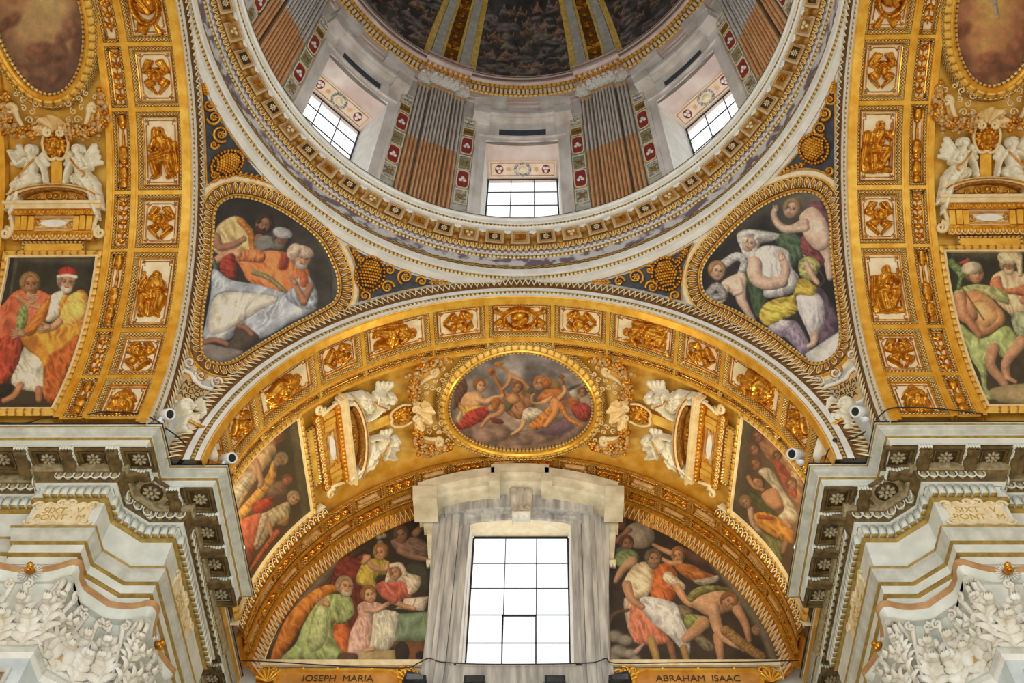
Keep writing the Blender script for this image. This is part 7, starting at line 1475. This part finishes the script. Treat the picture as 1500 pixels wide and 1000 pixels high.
q.p((228, 178, 136), [(500, 580), (560, 528), (660, 514), (750, 556), (764, 610), (690, 632), (640, 660), (570, 640)], w=50, shade=.42); q.p((134, 134, 74), [(486, 550), (550, 498), (660, 494), (730, 520), (640, 522), (560, 545), (510, 580)], (20, 26, .2)); q.hd(706, 578, 46, .4, 40, (206, 148, 108), (140, 92, 50)); q.l((228, 174, 132), [(624, 610), (650, 720), (716, 786), (800, 826)], 70, 30); q.hand(770, 812, 20, 44); q.l((206, 150, 112), [(750, 620), (790, 690), (812, 780)], 54, 26); q.l((156, 116, 62), [(690, 730), (780, 800), (876, 866)], 56, 50, fold=(130, 12, .3)); q.hd(850, 728, 24, .2, 0, (180, 140, 100), (150, 116, 84))
for x, y, r in ((110, 760, 44), (165, 780, 40), (130, 840, 50), (190, 850, 34), (95, 880, 44), (220, 880, 30)): q.e((158, 152, 142), x, y, r, r*.75, 0, soft=16, shade=.4)
q.l((96, 70, 60), [(80, 690), (110, 640), (180, 620)], 30, 14, soft=10); q.l((190, 150, 150), [(220, 840), (260, 800)], 30, 16)
hang('lunette_fresco', g, q, 'lunette fresco of a bearded man in orange and a youth bending for wood', grp='lunette frescoes')
# ---- dark frescoes inside the dome
for i, (c, lb) in enumerate(((-45, 'dark dome fresco on the side of the men in orange'), (0, 'dark dome fresco above the middle drum window'), (45, 'dark dome fresco on the side of the veiled woman'), (-90, 'dark dome fresco cut by the top edge, left'), (90, 'dark dome fresco cut by the top edge, right'))):
    big = abs(c) < 60; an, el = np.meshgrid(arc(c-14.6, c+14.6, 130 if big else 30), arc(0, 62, 150 if big else 40), indexing='ij'); P = dome_pt(an, el, .0); px = topx(P).reshape(-1, 2); xy = np.stack([(an-c).ravel()*8, -el.ravel()*8], -1); q = Paint(xy, (0, 0, 1.)); q.bg((62, 58, 60), (44, 42, 46), (0, 0), (0, -400), .5); rg_ = np.random.default_rng(20+i)
    cols = [(104, 84, 76), (92, 82, 84), (118, 90, 62), (84, 88, 92), (112, 78, 70), (96, 90, 74), (74, 70, 84)]
    for row in range(9):
        y = -14-34*row
        for k in range(7):
            x = -112+37*k+rg_.uniform(-16, 16); yy = y+rg_.uniform(-15, 15); cc = tuple(np.array(cols[rg_.integers(7)])*rg_.uniform(.7, 1.1)); s_ = rg_.choice([-1, 1])
            q.p(cc, [(x-16, yy+12), (x-10, yy-6), (x, yy-14), (x+10, yy-5), (x+17, yy+11), (x+4, yy+8)], (60*s_, 9, .25), soft=3); q.l((130, 104, 88), [(x-8, yy-4), (x-15*s_, yy+2), (x-18*s_, yy-8)], 5, 3); q.hd(x+s_*1.5, yy-17, 5.5, .4*s_, 8*s_, (134, 106, 90), (70, 54, 46))
        [q.e((96, 92, 94), rg_.uniform(-110, 110), y+rg_.uniform(0, 30), rg_.uniform(12, 26), rg_.uniform(4, 8), rg_.uniform(-20, 20), soft=6, shade=.2) for _ in range(5)]
    hang('dome_fresco', G().grid(P), q, lb, grp='dark dome frescoes', boost=2.3)
# dome shell behind and the lantern ring
an, el = np.meshgrid(arc(-180, 180, 97), arc(-2, 84, 30), indexing='ij'); tag(build('ceiling', G().grid(dome_pt(an, el, -.08)), slate), 'dark dome shell behind the frescoes and ribs', 'dome', None, 'structure')
# ================================================================== pendentive frames, scroll corners, tablets, putti
def pxl(surf, pts, h=0.): B, N = surf.px(np.array(pts, float)[:, 0], np.array(pts, float)[:, 1]); return B+N*np.asarray(h)[..., None] if np.ndim(h) else B+N*h
def pend_frame(loop, lb):
    L = resample(smooth_loop(np.array(loop, float), 8), 2.2, True); B, N = PS.px(L[:, 0], L[:, 1]); B = resample(B, .035, True); N = -(B-PS.c)/PS.r; ctr = B.mean(0)
    k = len(B)//5; sg = -1 if np.dot(np.cross(N[k], B[k+1]-B[k]), ctr-B[k]) > 0 else 1
    r = thing('pendentive_frame', lb, 'frame', tuple(ctr), 'gadrooned frames of the pendentive frescoes'); sw = lambda n_, pr, m: build(n_, G().sweep(B, N, pr, closed=True, sgn=sg), m, r)
    sw('inner_bead', [(-.015, -.02), (-.015, .03), (.01, .04), (.03, .03)], o_zig); sw('inner_fillet', [(.03, .03), (.035, .055), (.06, .055), (.065, .03)], gold)
    sw('gadroon_ground', [(.065, .03), (.09, .05), (.19, .11), (.27, .09), (.28, .03)], umber); sw('outer_fillet', [(.275, .06), (.28, .085), (.305, .085), (.31, .02)], goldb); sw('outer_band', [(.31, .03), (.33, .035), (.40, .03), (.41, -.03)], cream)
    # each gadroon
    Q = resample(B, .108, True); n = len(Q); first = None
    for i in range(n):
        nn = -(Q[i]-PS.c)/PS.r; t = Q[(i+1) % n]-Q[i-1]; t /= np.linalg.norm(t); S_ = np.cross(nn, t)*sg; c = Q[i]+S_*.175+nn*.095; u = S_*.9+nn*.32; u /= np.linalg.norm(u); ax = np.stack([t, u, np.cross(t, u)])
        if first is None: first = build('gadroon', G().ball((0, 0, 0), (.036, .10, .035), None, 6, 5), gold, None); o = first; e = build('gadroon_rim', G().tube(np.array([(.05*math.cos(a), .108*math.sin(a)-.01, .004) for a in arc(-.9, math.pi+.9, 11)]), .009, 4), cream, None); e.parent = r; e.matrix_basis = Matrix.Translation([-v for v in WL[r]])@M4(ax.T, c)
        else:
            o = first.copy(); C.objects.link(o); ch = e.copy(); C.objects.link(ch); ch.parent = r; ch.matrix_basis = Matrix.Translation([-v for v in WL[r]])@M4(ax.T, c)
        o.parent = r; o.matrix_basis = Matrix.Translation([-v for v in WL[r]])@M4(ax.T, c)
    return r
pend_frame(PL_IN, 'gadrooned gilded frame of the fresco of men in orange and white'); pend_frame(PR_IN, 'gadrooned gilded frame of the veiled woman fresco')
def corner(loop, lb, spir, cone, leaves):
    L = resample(np.array(loop, float), 3, True); c = L.mean(0); r = thing('scroll_spandrel', lb, 'spandrel', tuple(pxl(PS, [c])[0]), 'dark spandrels with gilded scrolls')
    t = (np.arange(9)/8)[:, None, None]; px = c+(L-c)[None]*t; B, N = PS.px(px[..., 0], px[..., 1]); build('dark_ground', G().grid(B+N*.012, cv=True), navy, r)
    B, N = PS.px(L[:, 0], L[:, 1]); build('gilded_edge', G().tube(np.vstack([B, B[:1]])+N[:1]*.02, .018, 5), gold, r)
    pr = None
    for (x, y, rad, tn, a0, sg_) in spir:
        P = spiral((x, y), rad, tn, a0, 22, sg_); build('gilded_scroll', G().tube(pxl(PS, P, .045), np.linspace(.032, .016, 22), 5), gold, r)
        g = G(); rosette(g, pxl(PS, [(x, y)], .05)[0], np.stack([np.array([1., 0, 0]), np.cross(PS.px(np.array([x]), np.array([y]))[1][0], [1., 0, 0]), PS.px(np.array([x]), np.array([y]))[1][0]]), rad*.0068, 6); build('gilded_rosette', g, goldb, r)
    if cone:
        x, y, rx, ry, an = cone; g = G(); a = math.radians(an); n_ = PS.px(np.array([x]), np.array([y]))[1][0]
        for i in range(-4, 5):
            for j in range(-4, 5):
                u, v = (i+.5*(j % 2))/4.5, j/4.5
                if u*u+v*v < 1: q = (x+rx*u*math.cos(a)-ry*v*math.sin(a), y+rx*u*math.sin(a)+ry*v*math.cos(a)); g.ball(pxl(PS, [q], .03+.10*math.sqrt(1-u*u-v*v))[0], (.036, .036, .036), None, 6, 4)
        build('pine_boss', g, gold, r)
        rim = [(x+rx*1.25*math.cos(th_)*math.cos(a)-ry*1.25*math.sin(th_)*math.sin(a), y+rx*1.25*math.cos(th_)*math.sin(a)+ry*1.25*math.sin(th_)*math.cos(a)) for th_ in arc(0, 2*np.pi, 29)]; g = G()
        for q in rim[:-1]: g.ball(pxl(PS, [q], .05)[0], .042, None, 6, 4)
        build('boss_rim', g, bronze, r)
    g = G()
    for (x0, y0, x1, y1) in leaves:
        n = 5
        for i in range(n):
            f = (i+.5)/n; xx, yy = x0+(x1-x0)*f, y0+(y1-y0)*f; d = math.atan2(y1-y0, x1-x0)
            for s in (-1, 1): q0 = pxl(PS, [(xx, yy)], .03)[0]; q1 = pxl(PS, [(xx+5*math.cos(d+s*.9), yy+5*math.sin(d+s*.9))], .05)[0]; g.tube(np.stack([q0, (q0+q1)/2, q1]), [.012, .034, .01], 5)
        g.tube(np.stack([pxl(PS, [(x0, y0)], .03)[0], pxl(PS, [(x1, y1)], .03)[0]]), .014, 4)
    if leaves: build('gilded_sprig', g, gold, r, kind='stuff')
corner([(293, 112), (309, 148), (330, 188), (358, 228), (400, 271), (376, 262), (350, 257), (330, 257), (314, 262), (302, 273), (301, 240), (299, 185)], 'dark scroll spandrel above the men in orange', [(305, 154, 9, 1.5, 0, 1), (312, 172, 11, 1.6, 3, -1), (322, 196, 13, 1.7, 1, 1), (312, 258, 8, 1.4, 2, -1), (312, 212, 7, 1.2, 0, 1)], (331, 240, 20, 14, -30), [(345, 254, 385, 262), (302, 140, 297, 122)])
corner([(508, 360), (540, 371), (580, 388), (620, 401), (652, 411), (676, 415), (640, 418), (600, 424), (560, 434), (523, 446), (525, 430), (524, 404), (517, 378)], 'dark scroll spandrel between the men in orange and the front arch', [(593, 406, 12, 1.7, 2, 1), (567, 421, 10, 1.6, 0, -1), (617, 413, 8, 1.4, 3, 1), (534, 434, 8, 1.4, 1, -1), (570, 396, 8, 1.3, 4, 1)], (541, 402, 17, 20, 10), [(516, 366, 530, 384), (628, 414, 655, 414)])
corner([(1224, 116), (1224, 180), (1225, 230), (1226, 266), (1212, 254), (1195, 248), (1178, 246), (1160, 249), (1140, 257), (1172, 222), (1196, 184), (1212, 148)], 'dark scroll spandrel above the veiled woman', [(1218, 146, 8, 1.4, 0, 1), (1210, 166, 10, 1.6, 2, -1), (1203, 188, 11, 1.6, 1, 1), (1216, 250, 7, 1.3, 2, -1)], (1194, 218, 17, 17, 20), [(1180, 240, 1148, 252), (1220, 138, 1223, 122)])
corner([(1016, 356), (985, 374), (945, 390), (905, 403), (872, 412), (848, 415), (900, 420), (940, 427), (970, 435), (1000, 446), (998, 425), (1001, 400), (1008, 375)], 'dark scroll spandrel between the veiled woman and the front arch', [(932, 406, 12, 1.7, 1, -1), (956, 421, 10, 1.6, 3, 1), (908, 413, 8, 1.4, 0, -1), (990, 434, 8, 1.4, 2, 1), (952, 396, 7, 1.3, 4, 1)], (977, 402, 17, 19, -10), [(1008, 364, 994, 384), (895, 414, 868, 414)])
# name tablets at the feet of the pendentives
def tablet(loop, tx, cx, cy, an, lb, scr, size):
    L = resample(np.array(loop, float), 3, True); B, N = PS.px(L[:, 0], L[:, 1]); r = thing('name_tablet', lb, 'tablet', tuple(B.mean(0)))
    build('tablet_face', G().fan(B+N*.03), MATS['tan_tablet'] if 'tan_tablet' in MATS else mat('tan_tablet', (196, 158, 100), (222, 188, 130), .6, .1, 5), r, False)
    k = 4; sg = 1 if np.dot(np.cross(N[k], B[k+1]-B[k]), B.mean(0)-B[k]) > 0 else -1
    build('tablet_border', G().sweep(B, N, [(-.06, -.02), (-.06, .07), (-.01, .07), (.0, .03)], closed=True, sgn=sg), white, r, False); build('tablet_line', G().sweep(B, N, [(-.005, .03), (-.005, .045), (.012, .045), (.012, .03)], closed=True, sgn=sg), bronze, r, False)
    for x, y, rad, a0, s_ in scr: build('tablet_scroll', G().tube(pxl(PS, spiral((x, y), rad, 1.5, a0, 22, s_), .06), np.linspace(.045, .022, 22), 6), white, r); build('scroll_line', G().tube(pxl(PS, spiral((x, y), rad*1.05, 1.5, a0, 22, s_), .10), .012, 4), bronze, r)
    o, n_ = PS.px(np.array([cx]), np.array([cy])); o, n_ = o[0], n_[0]; a = math.radians(an); t = pxl(PS, [(cx+math.cos(a), cy+math.sin(a))])[0]-o; t -= n_*(t@n_); t /= np.linalg.norm(t); text('lettering', tx, r, o+n_*.045, np.stack([t, np.cross(n_, t), n_]), size, letb)
    # shell boss between the scrolls
    x, y, rad = scr[-1][0], scr[-1][1], scr[-1][2]
    g = G(); mx = np.mean([s[0] for s in scr[:2]]), np.mean([s[1] for s in scr[:2]])
    for i in range(7): q = math.radians(an)+math.pi*(i/6); g.tube(np.stack([pxl(PS, [mx], .05)[0], pxl(PS, [(mx[0]+9*math.cos(q), mx[1]+9*math.sin(q))], .05)[0]]), [.02, .045], 5)
    build('tablet_shell', g, MATS['tan_stucco'], r, kind='stuff')
    return r
tablet([(267, 546), (276, 550), (281, 561), (293, 570), (308, 574), (300, 586), (293, 596), (262, 590), (250, 586)], 'AZOR\nSADOC\nACHIM', 280, 576, 27, 'tan name tablet lettered AZOR SADOC ACHIM under the men in orange', [(274, 534, 9, 2.6, 1), (315, 562, 9, .5, -1), (291, 553, 8, 1.5, 1)], .155)
tablet([(1255, 543), (1248, 548), (1243, 558), (1226, 566), (1212, 570), (1220, 585), (1236, 594), (1262, 588), (1270, 583)], 'THAMAR\nPARES\nZARA', 1241, 575, -27, 'tan name tablet lettered THAMAR PARES ZARA under the veiled woman', [(1251, 523, 9, .5, -1), (1202, 562, 9, 2.6, 1), (1228, 549, 8, 1.5, 1)], .155)
def putto(x, y, s, lb):
    o, n_ = PS.px(np.array([x]), np.array([y])); o, n_ = o[0], n_[0]; t = pxl(PS, [(x+1, y)])[0]-o; t -= n_*(t@n_); t /= np.linalg.norm(t); t *= s; v = np.cross(n_, t)*s; r = thing('stucco_putto', lb, 'putto', tuple(o), 'white stucco putti below the name tablets')
    P = head(-.02, .02, .135, .14, .14, face=-.3)+[(0, -.16, .07, 0, -.1, .07, .12, .12), (.02, -.42, .17, .04, -.22, .15, .18, .08), (-.08, -.22, .08, .12, -.2, .08, .2, .08), (.12, -.22, .07, .26, -.16, .065, .16, .1), (.26, -.16, .065, .30, .04, .05, .15, .12), (.30, .05, .05, .31, .10, .045, .13, .14), (-.12, -.25, .07, -.24, -.40, .06, .16, .08), (-.24, -.4, .06, -.12, -.52, .05, .16, .1), (-.06, -.58, .16, .10, -.60, .15, .2, .06, .014), (.0, -.7, .14, -.10, -.95, .10, .2, .1, .01), (.14, -.72, .15, .16, -1.0, .10, .22, .1, .01), (.30, -.3, .11, .40, -.62, .05, .09, 0, .012), (.24, -.25, .1, .3, -.5, .06, .09, 0, .012)]
    for j in range(4): P.append((.29+.018*j-.02, .12, .014, .28+.022*j-.02, .19, .011, .06, .18))
    f = lambda V: o+V[:, :1]*t*1.0+V[:, 1:2]*v+V[:, 2:]*n_
    build('figure', G().merge(relief(P, (-.45, -1.15, .5, .3), .014), f), statue, r)
    sash = smooth_loop(np.array([(-.14, -.30, .26), (0, -.42, .3), (.16, -.46, .3), (.22, -.36, .28)]), 5, False); build('gilded_sash', G().tube(f(sash), .03, 5), gold, r)
putto(268, 604, 1, 'white stucco putto behind the left security cameras under the AZOR tablet'); putto(1244, 602, -1, 'white stucco putto behind the right security cameras under the THAMAR tablet')
# ------------------------------------------------------------------ security cameras, lamp arms and cables on the cornices
def zplane(x, y, z): d = rays(x, y); return CAM+d*((z-CAM[2])/d[..., 2])
for i, (x, y, lb) in enumerate(((246, 607, 'white security camera on the left cornice corner, beside the putto'), (337, 671, 'white security camera on the left cornice end, before the front vault'), (1256, 603, 'white security camera on the right cornice corner, beside the putto'), (1163, 665, 'white security camera on the right cornice end, before the front vault'))):
    p = zplane(x, y, 14.42); r = thing('security_camera', lb, 'camera', (p[0], p[1], 14.2), 'white security cameras on the cornices'); s = 1 if x < 750 else -1
    d = CAM+np.array([s*5.0, 3.5, 6.0])-p; d /= np.linalg.norm(d); a = np.cross(d, ZN); a /= np.linalg.norm(a); b = np.cross(a, d); ax = np.stack([a, b, d])
    th = arc(0, 2*np.pi, 21)[:-1]; ring = lambda rr, dd: p+d*dd+a*np.cos(th)[:, None]*rr+b*np.sin(th)[:, None]*rr
    build('housing', G().grid(np.stack([ring(.05, -.24), ring(.095, -.22), ring(.10, .08), ring(.085, .095), ring(.072, .09), ring(.070, .06)]), cv=True), plastic, r)
    build('lens', G().fan(ring(.072, .065)), lens, r); g = G(); g.tube(np.stack([p-d*.1-ZN*.05, p-d*.12-ZN*.14+a*.03, p-d*.16-ZN*.22]), .035, 8); g.ball(p-d*.16-ZN*.2, (.07, .07, .04)); build('mount', g, plastic, r)
for x0, y0, x1, y1, lb in ((258, 683, 286, 655, 'black lamp arm standing on the left cornice'), (1253, 672, 1223, 646, 'black lamp arm standing on the right cornice')):
    a = zplane(x0, y0, 14.25); b_ = zplane(x1, y1, 14.62); r = tag(build('lamp_arm', G().tube(np.stack([a, a*.3+b_*.7, b_]), [.03, .03, .036], 8).ball(b_, .05), iron), lb, 'lamp arm')
def cable(pts, zz, lb, rr=.012): tag(build('cable', G().tube(smooth_loop(np.array([zplane(x, y, z) for (x, y), z in zip(pts, zz)]), 6, False), rr, 5), iron), lb, 'cable')
cable([(0, 619), (40, 619), (66, 612), (112, 611), (150, 603), (205, 606), (222, 612), (236, 620)], [14.24, 14.24, 14.3, 14.3, 14.42, 14.38, 14.3, 14.24], 'thin black cable looping along the left cornice top')
cable([(1284, 614), (1296, 602), (1312, 597), (1350, 597), (1400, 601), (1440, 606)], [14.24, 14.36, 14.42, 14.42, 14.36, 14.26], 'thin black cable looping along the right cornice top')
cable([(241, 626), (256, 636), (266, 645), (272, 650)], [14.22, 14.26, 14.3, 14.24], 'short black cable beside the left putto'); cable([(286, 656), (298, 662), (304, 670), (305, 681)], [14.62, 14.5, 14.4, 14.24], 'black cable hanging from the left lamp arm')
cable([(1268, 632), (1254, 640), (1242, 644)], [14.22, 14.28, 14.24], 'short black cable beside the right putto'); cable([(1223, 647), (1213, 660), (1208, 674)], [14.6, 14.4, 14.22], 'black cable hanging from the right lamp arm')
def wcable(pts, lb):
    P = pp(Plane(1, 10.84, (0, -1, 0)), pts); tag(build('cable', G().tube(smooth_loop(P, 4, False), .012, 5), iron), lb, 'cable')
wcable([(352, 967), (400, 969), (500, 975), (590, 978), (612, 971), (628, 964), (646, 969), (700, 972), (800, 972), (868, 970), (888, 964), (902, 971), (1000, 970), (1100, 969), (1170, 967)], 'black cable stretched across the lunette wall under the big window')
for x, y, lb in ((608, 996, 'black floodlight beside the IOSEPH MARIA cartouche'), (695, 1000, 'black floodlight on the window sill, left'), (813, 1000, 'black floodlight on the window sill, right'), (908, 996, 'black floodlight beside the ABRAHAM ISAAC cartouche')):
    p = pp(Plane(1, 10.75, (0, -1, 0)), [(x, y)])[0]; r = thing('floodlight', lb, 'floodlight', tuple(p), 'black floodlights under the window'); build('housing', G().box(p, (.19, .10, .09), [[.95, 0, -.3 if x < 700 else .3], [0, 1, 0], [.3 if x < 700 else -.3, 0, .95]] if x in (608, 908) else None), iron, r, False); build('glass_front', G().box(p+[0, -.105, 0], (.15, .004, .06)), glass, r, False); build('yoke', G().tube(np.array([p+[-.2, 0, 0], p+[-.2, 0, -.2], p+[.2, 0, -.2], p+[.2, 0, 0]]), .014, 5), iron, r)

# ------------------------------------------------------------------ every frame belongs to the picture it surrounds
tops = [o for o in bpy.data.objects if o.parent is None and 'label' in o]
def by(t): return next(o for o in tops if o.get('label', '').startswith(t))
for a, b in (('gadrooned gilded frame of the fresco of men', 'pendentive fresco of bearded'), ('gadrooned gilded frame of the veiled', 'pendentive fresco of a veiled'), ('gilded oval frame of the music', 'oval fresco of angels'), ('gilded oval frame of the cloudy fresco in the upper left', 'oval fresco of glowing'), ('gilded oval frame of the cloudy fresco in the upper right', 'oval fresco of orange'),
             ('gilded frame of the crowded', 'crowded fresco panel'), ('gilded frame of the leaning', 'fresco panel of leaning'), ('gilded frame of the fresco of two men', 'fresco panel of two men'), ('gilded frame of the fresco of the helmeted', 'fresco panel of a helmeted')):
    f, p = by(a), by(b); f.parent = p; f.name = 'frame'
    for k in ('label', 'category', 'group'):
        if k in f: del f[k]
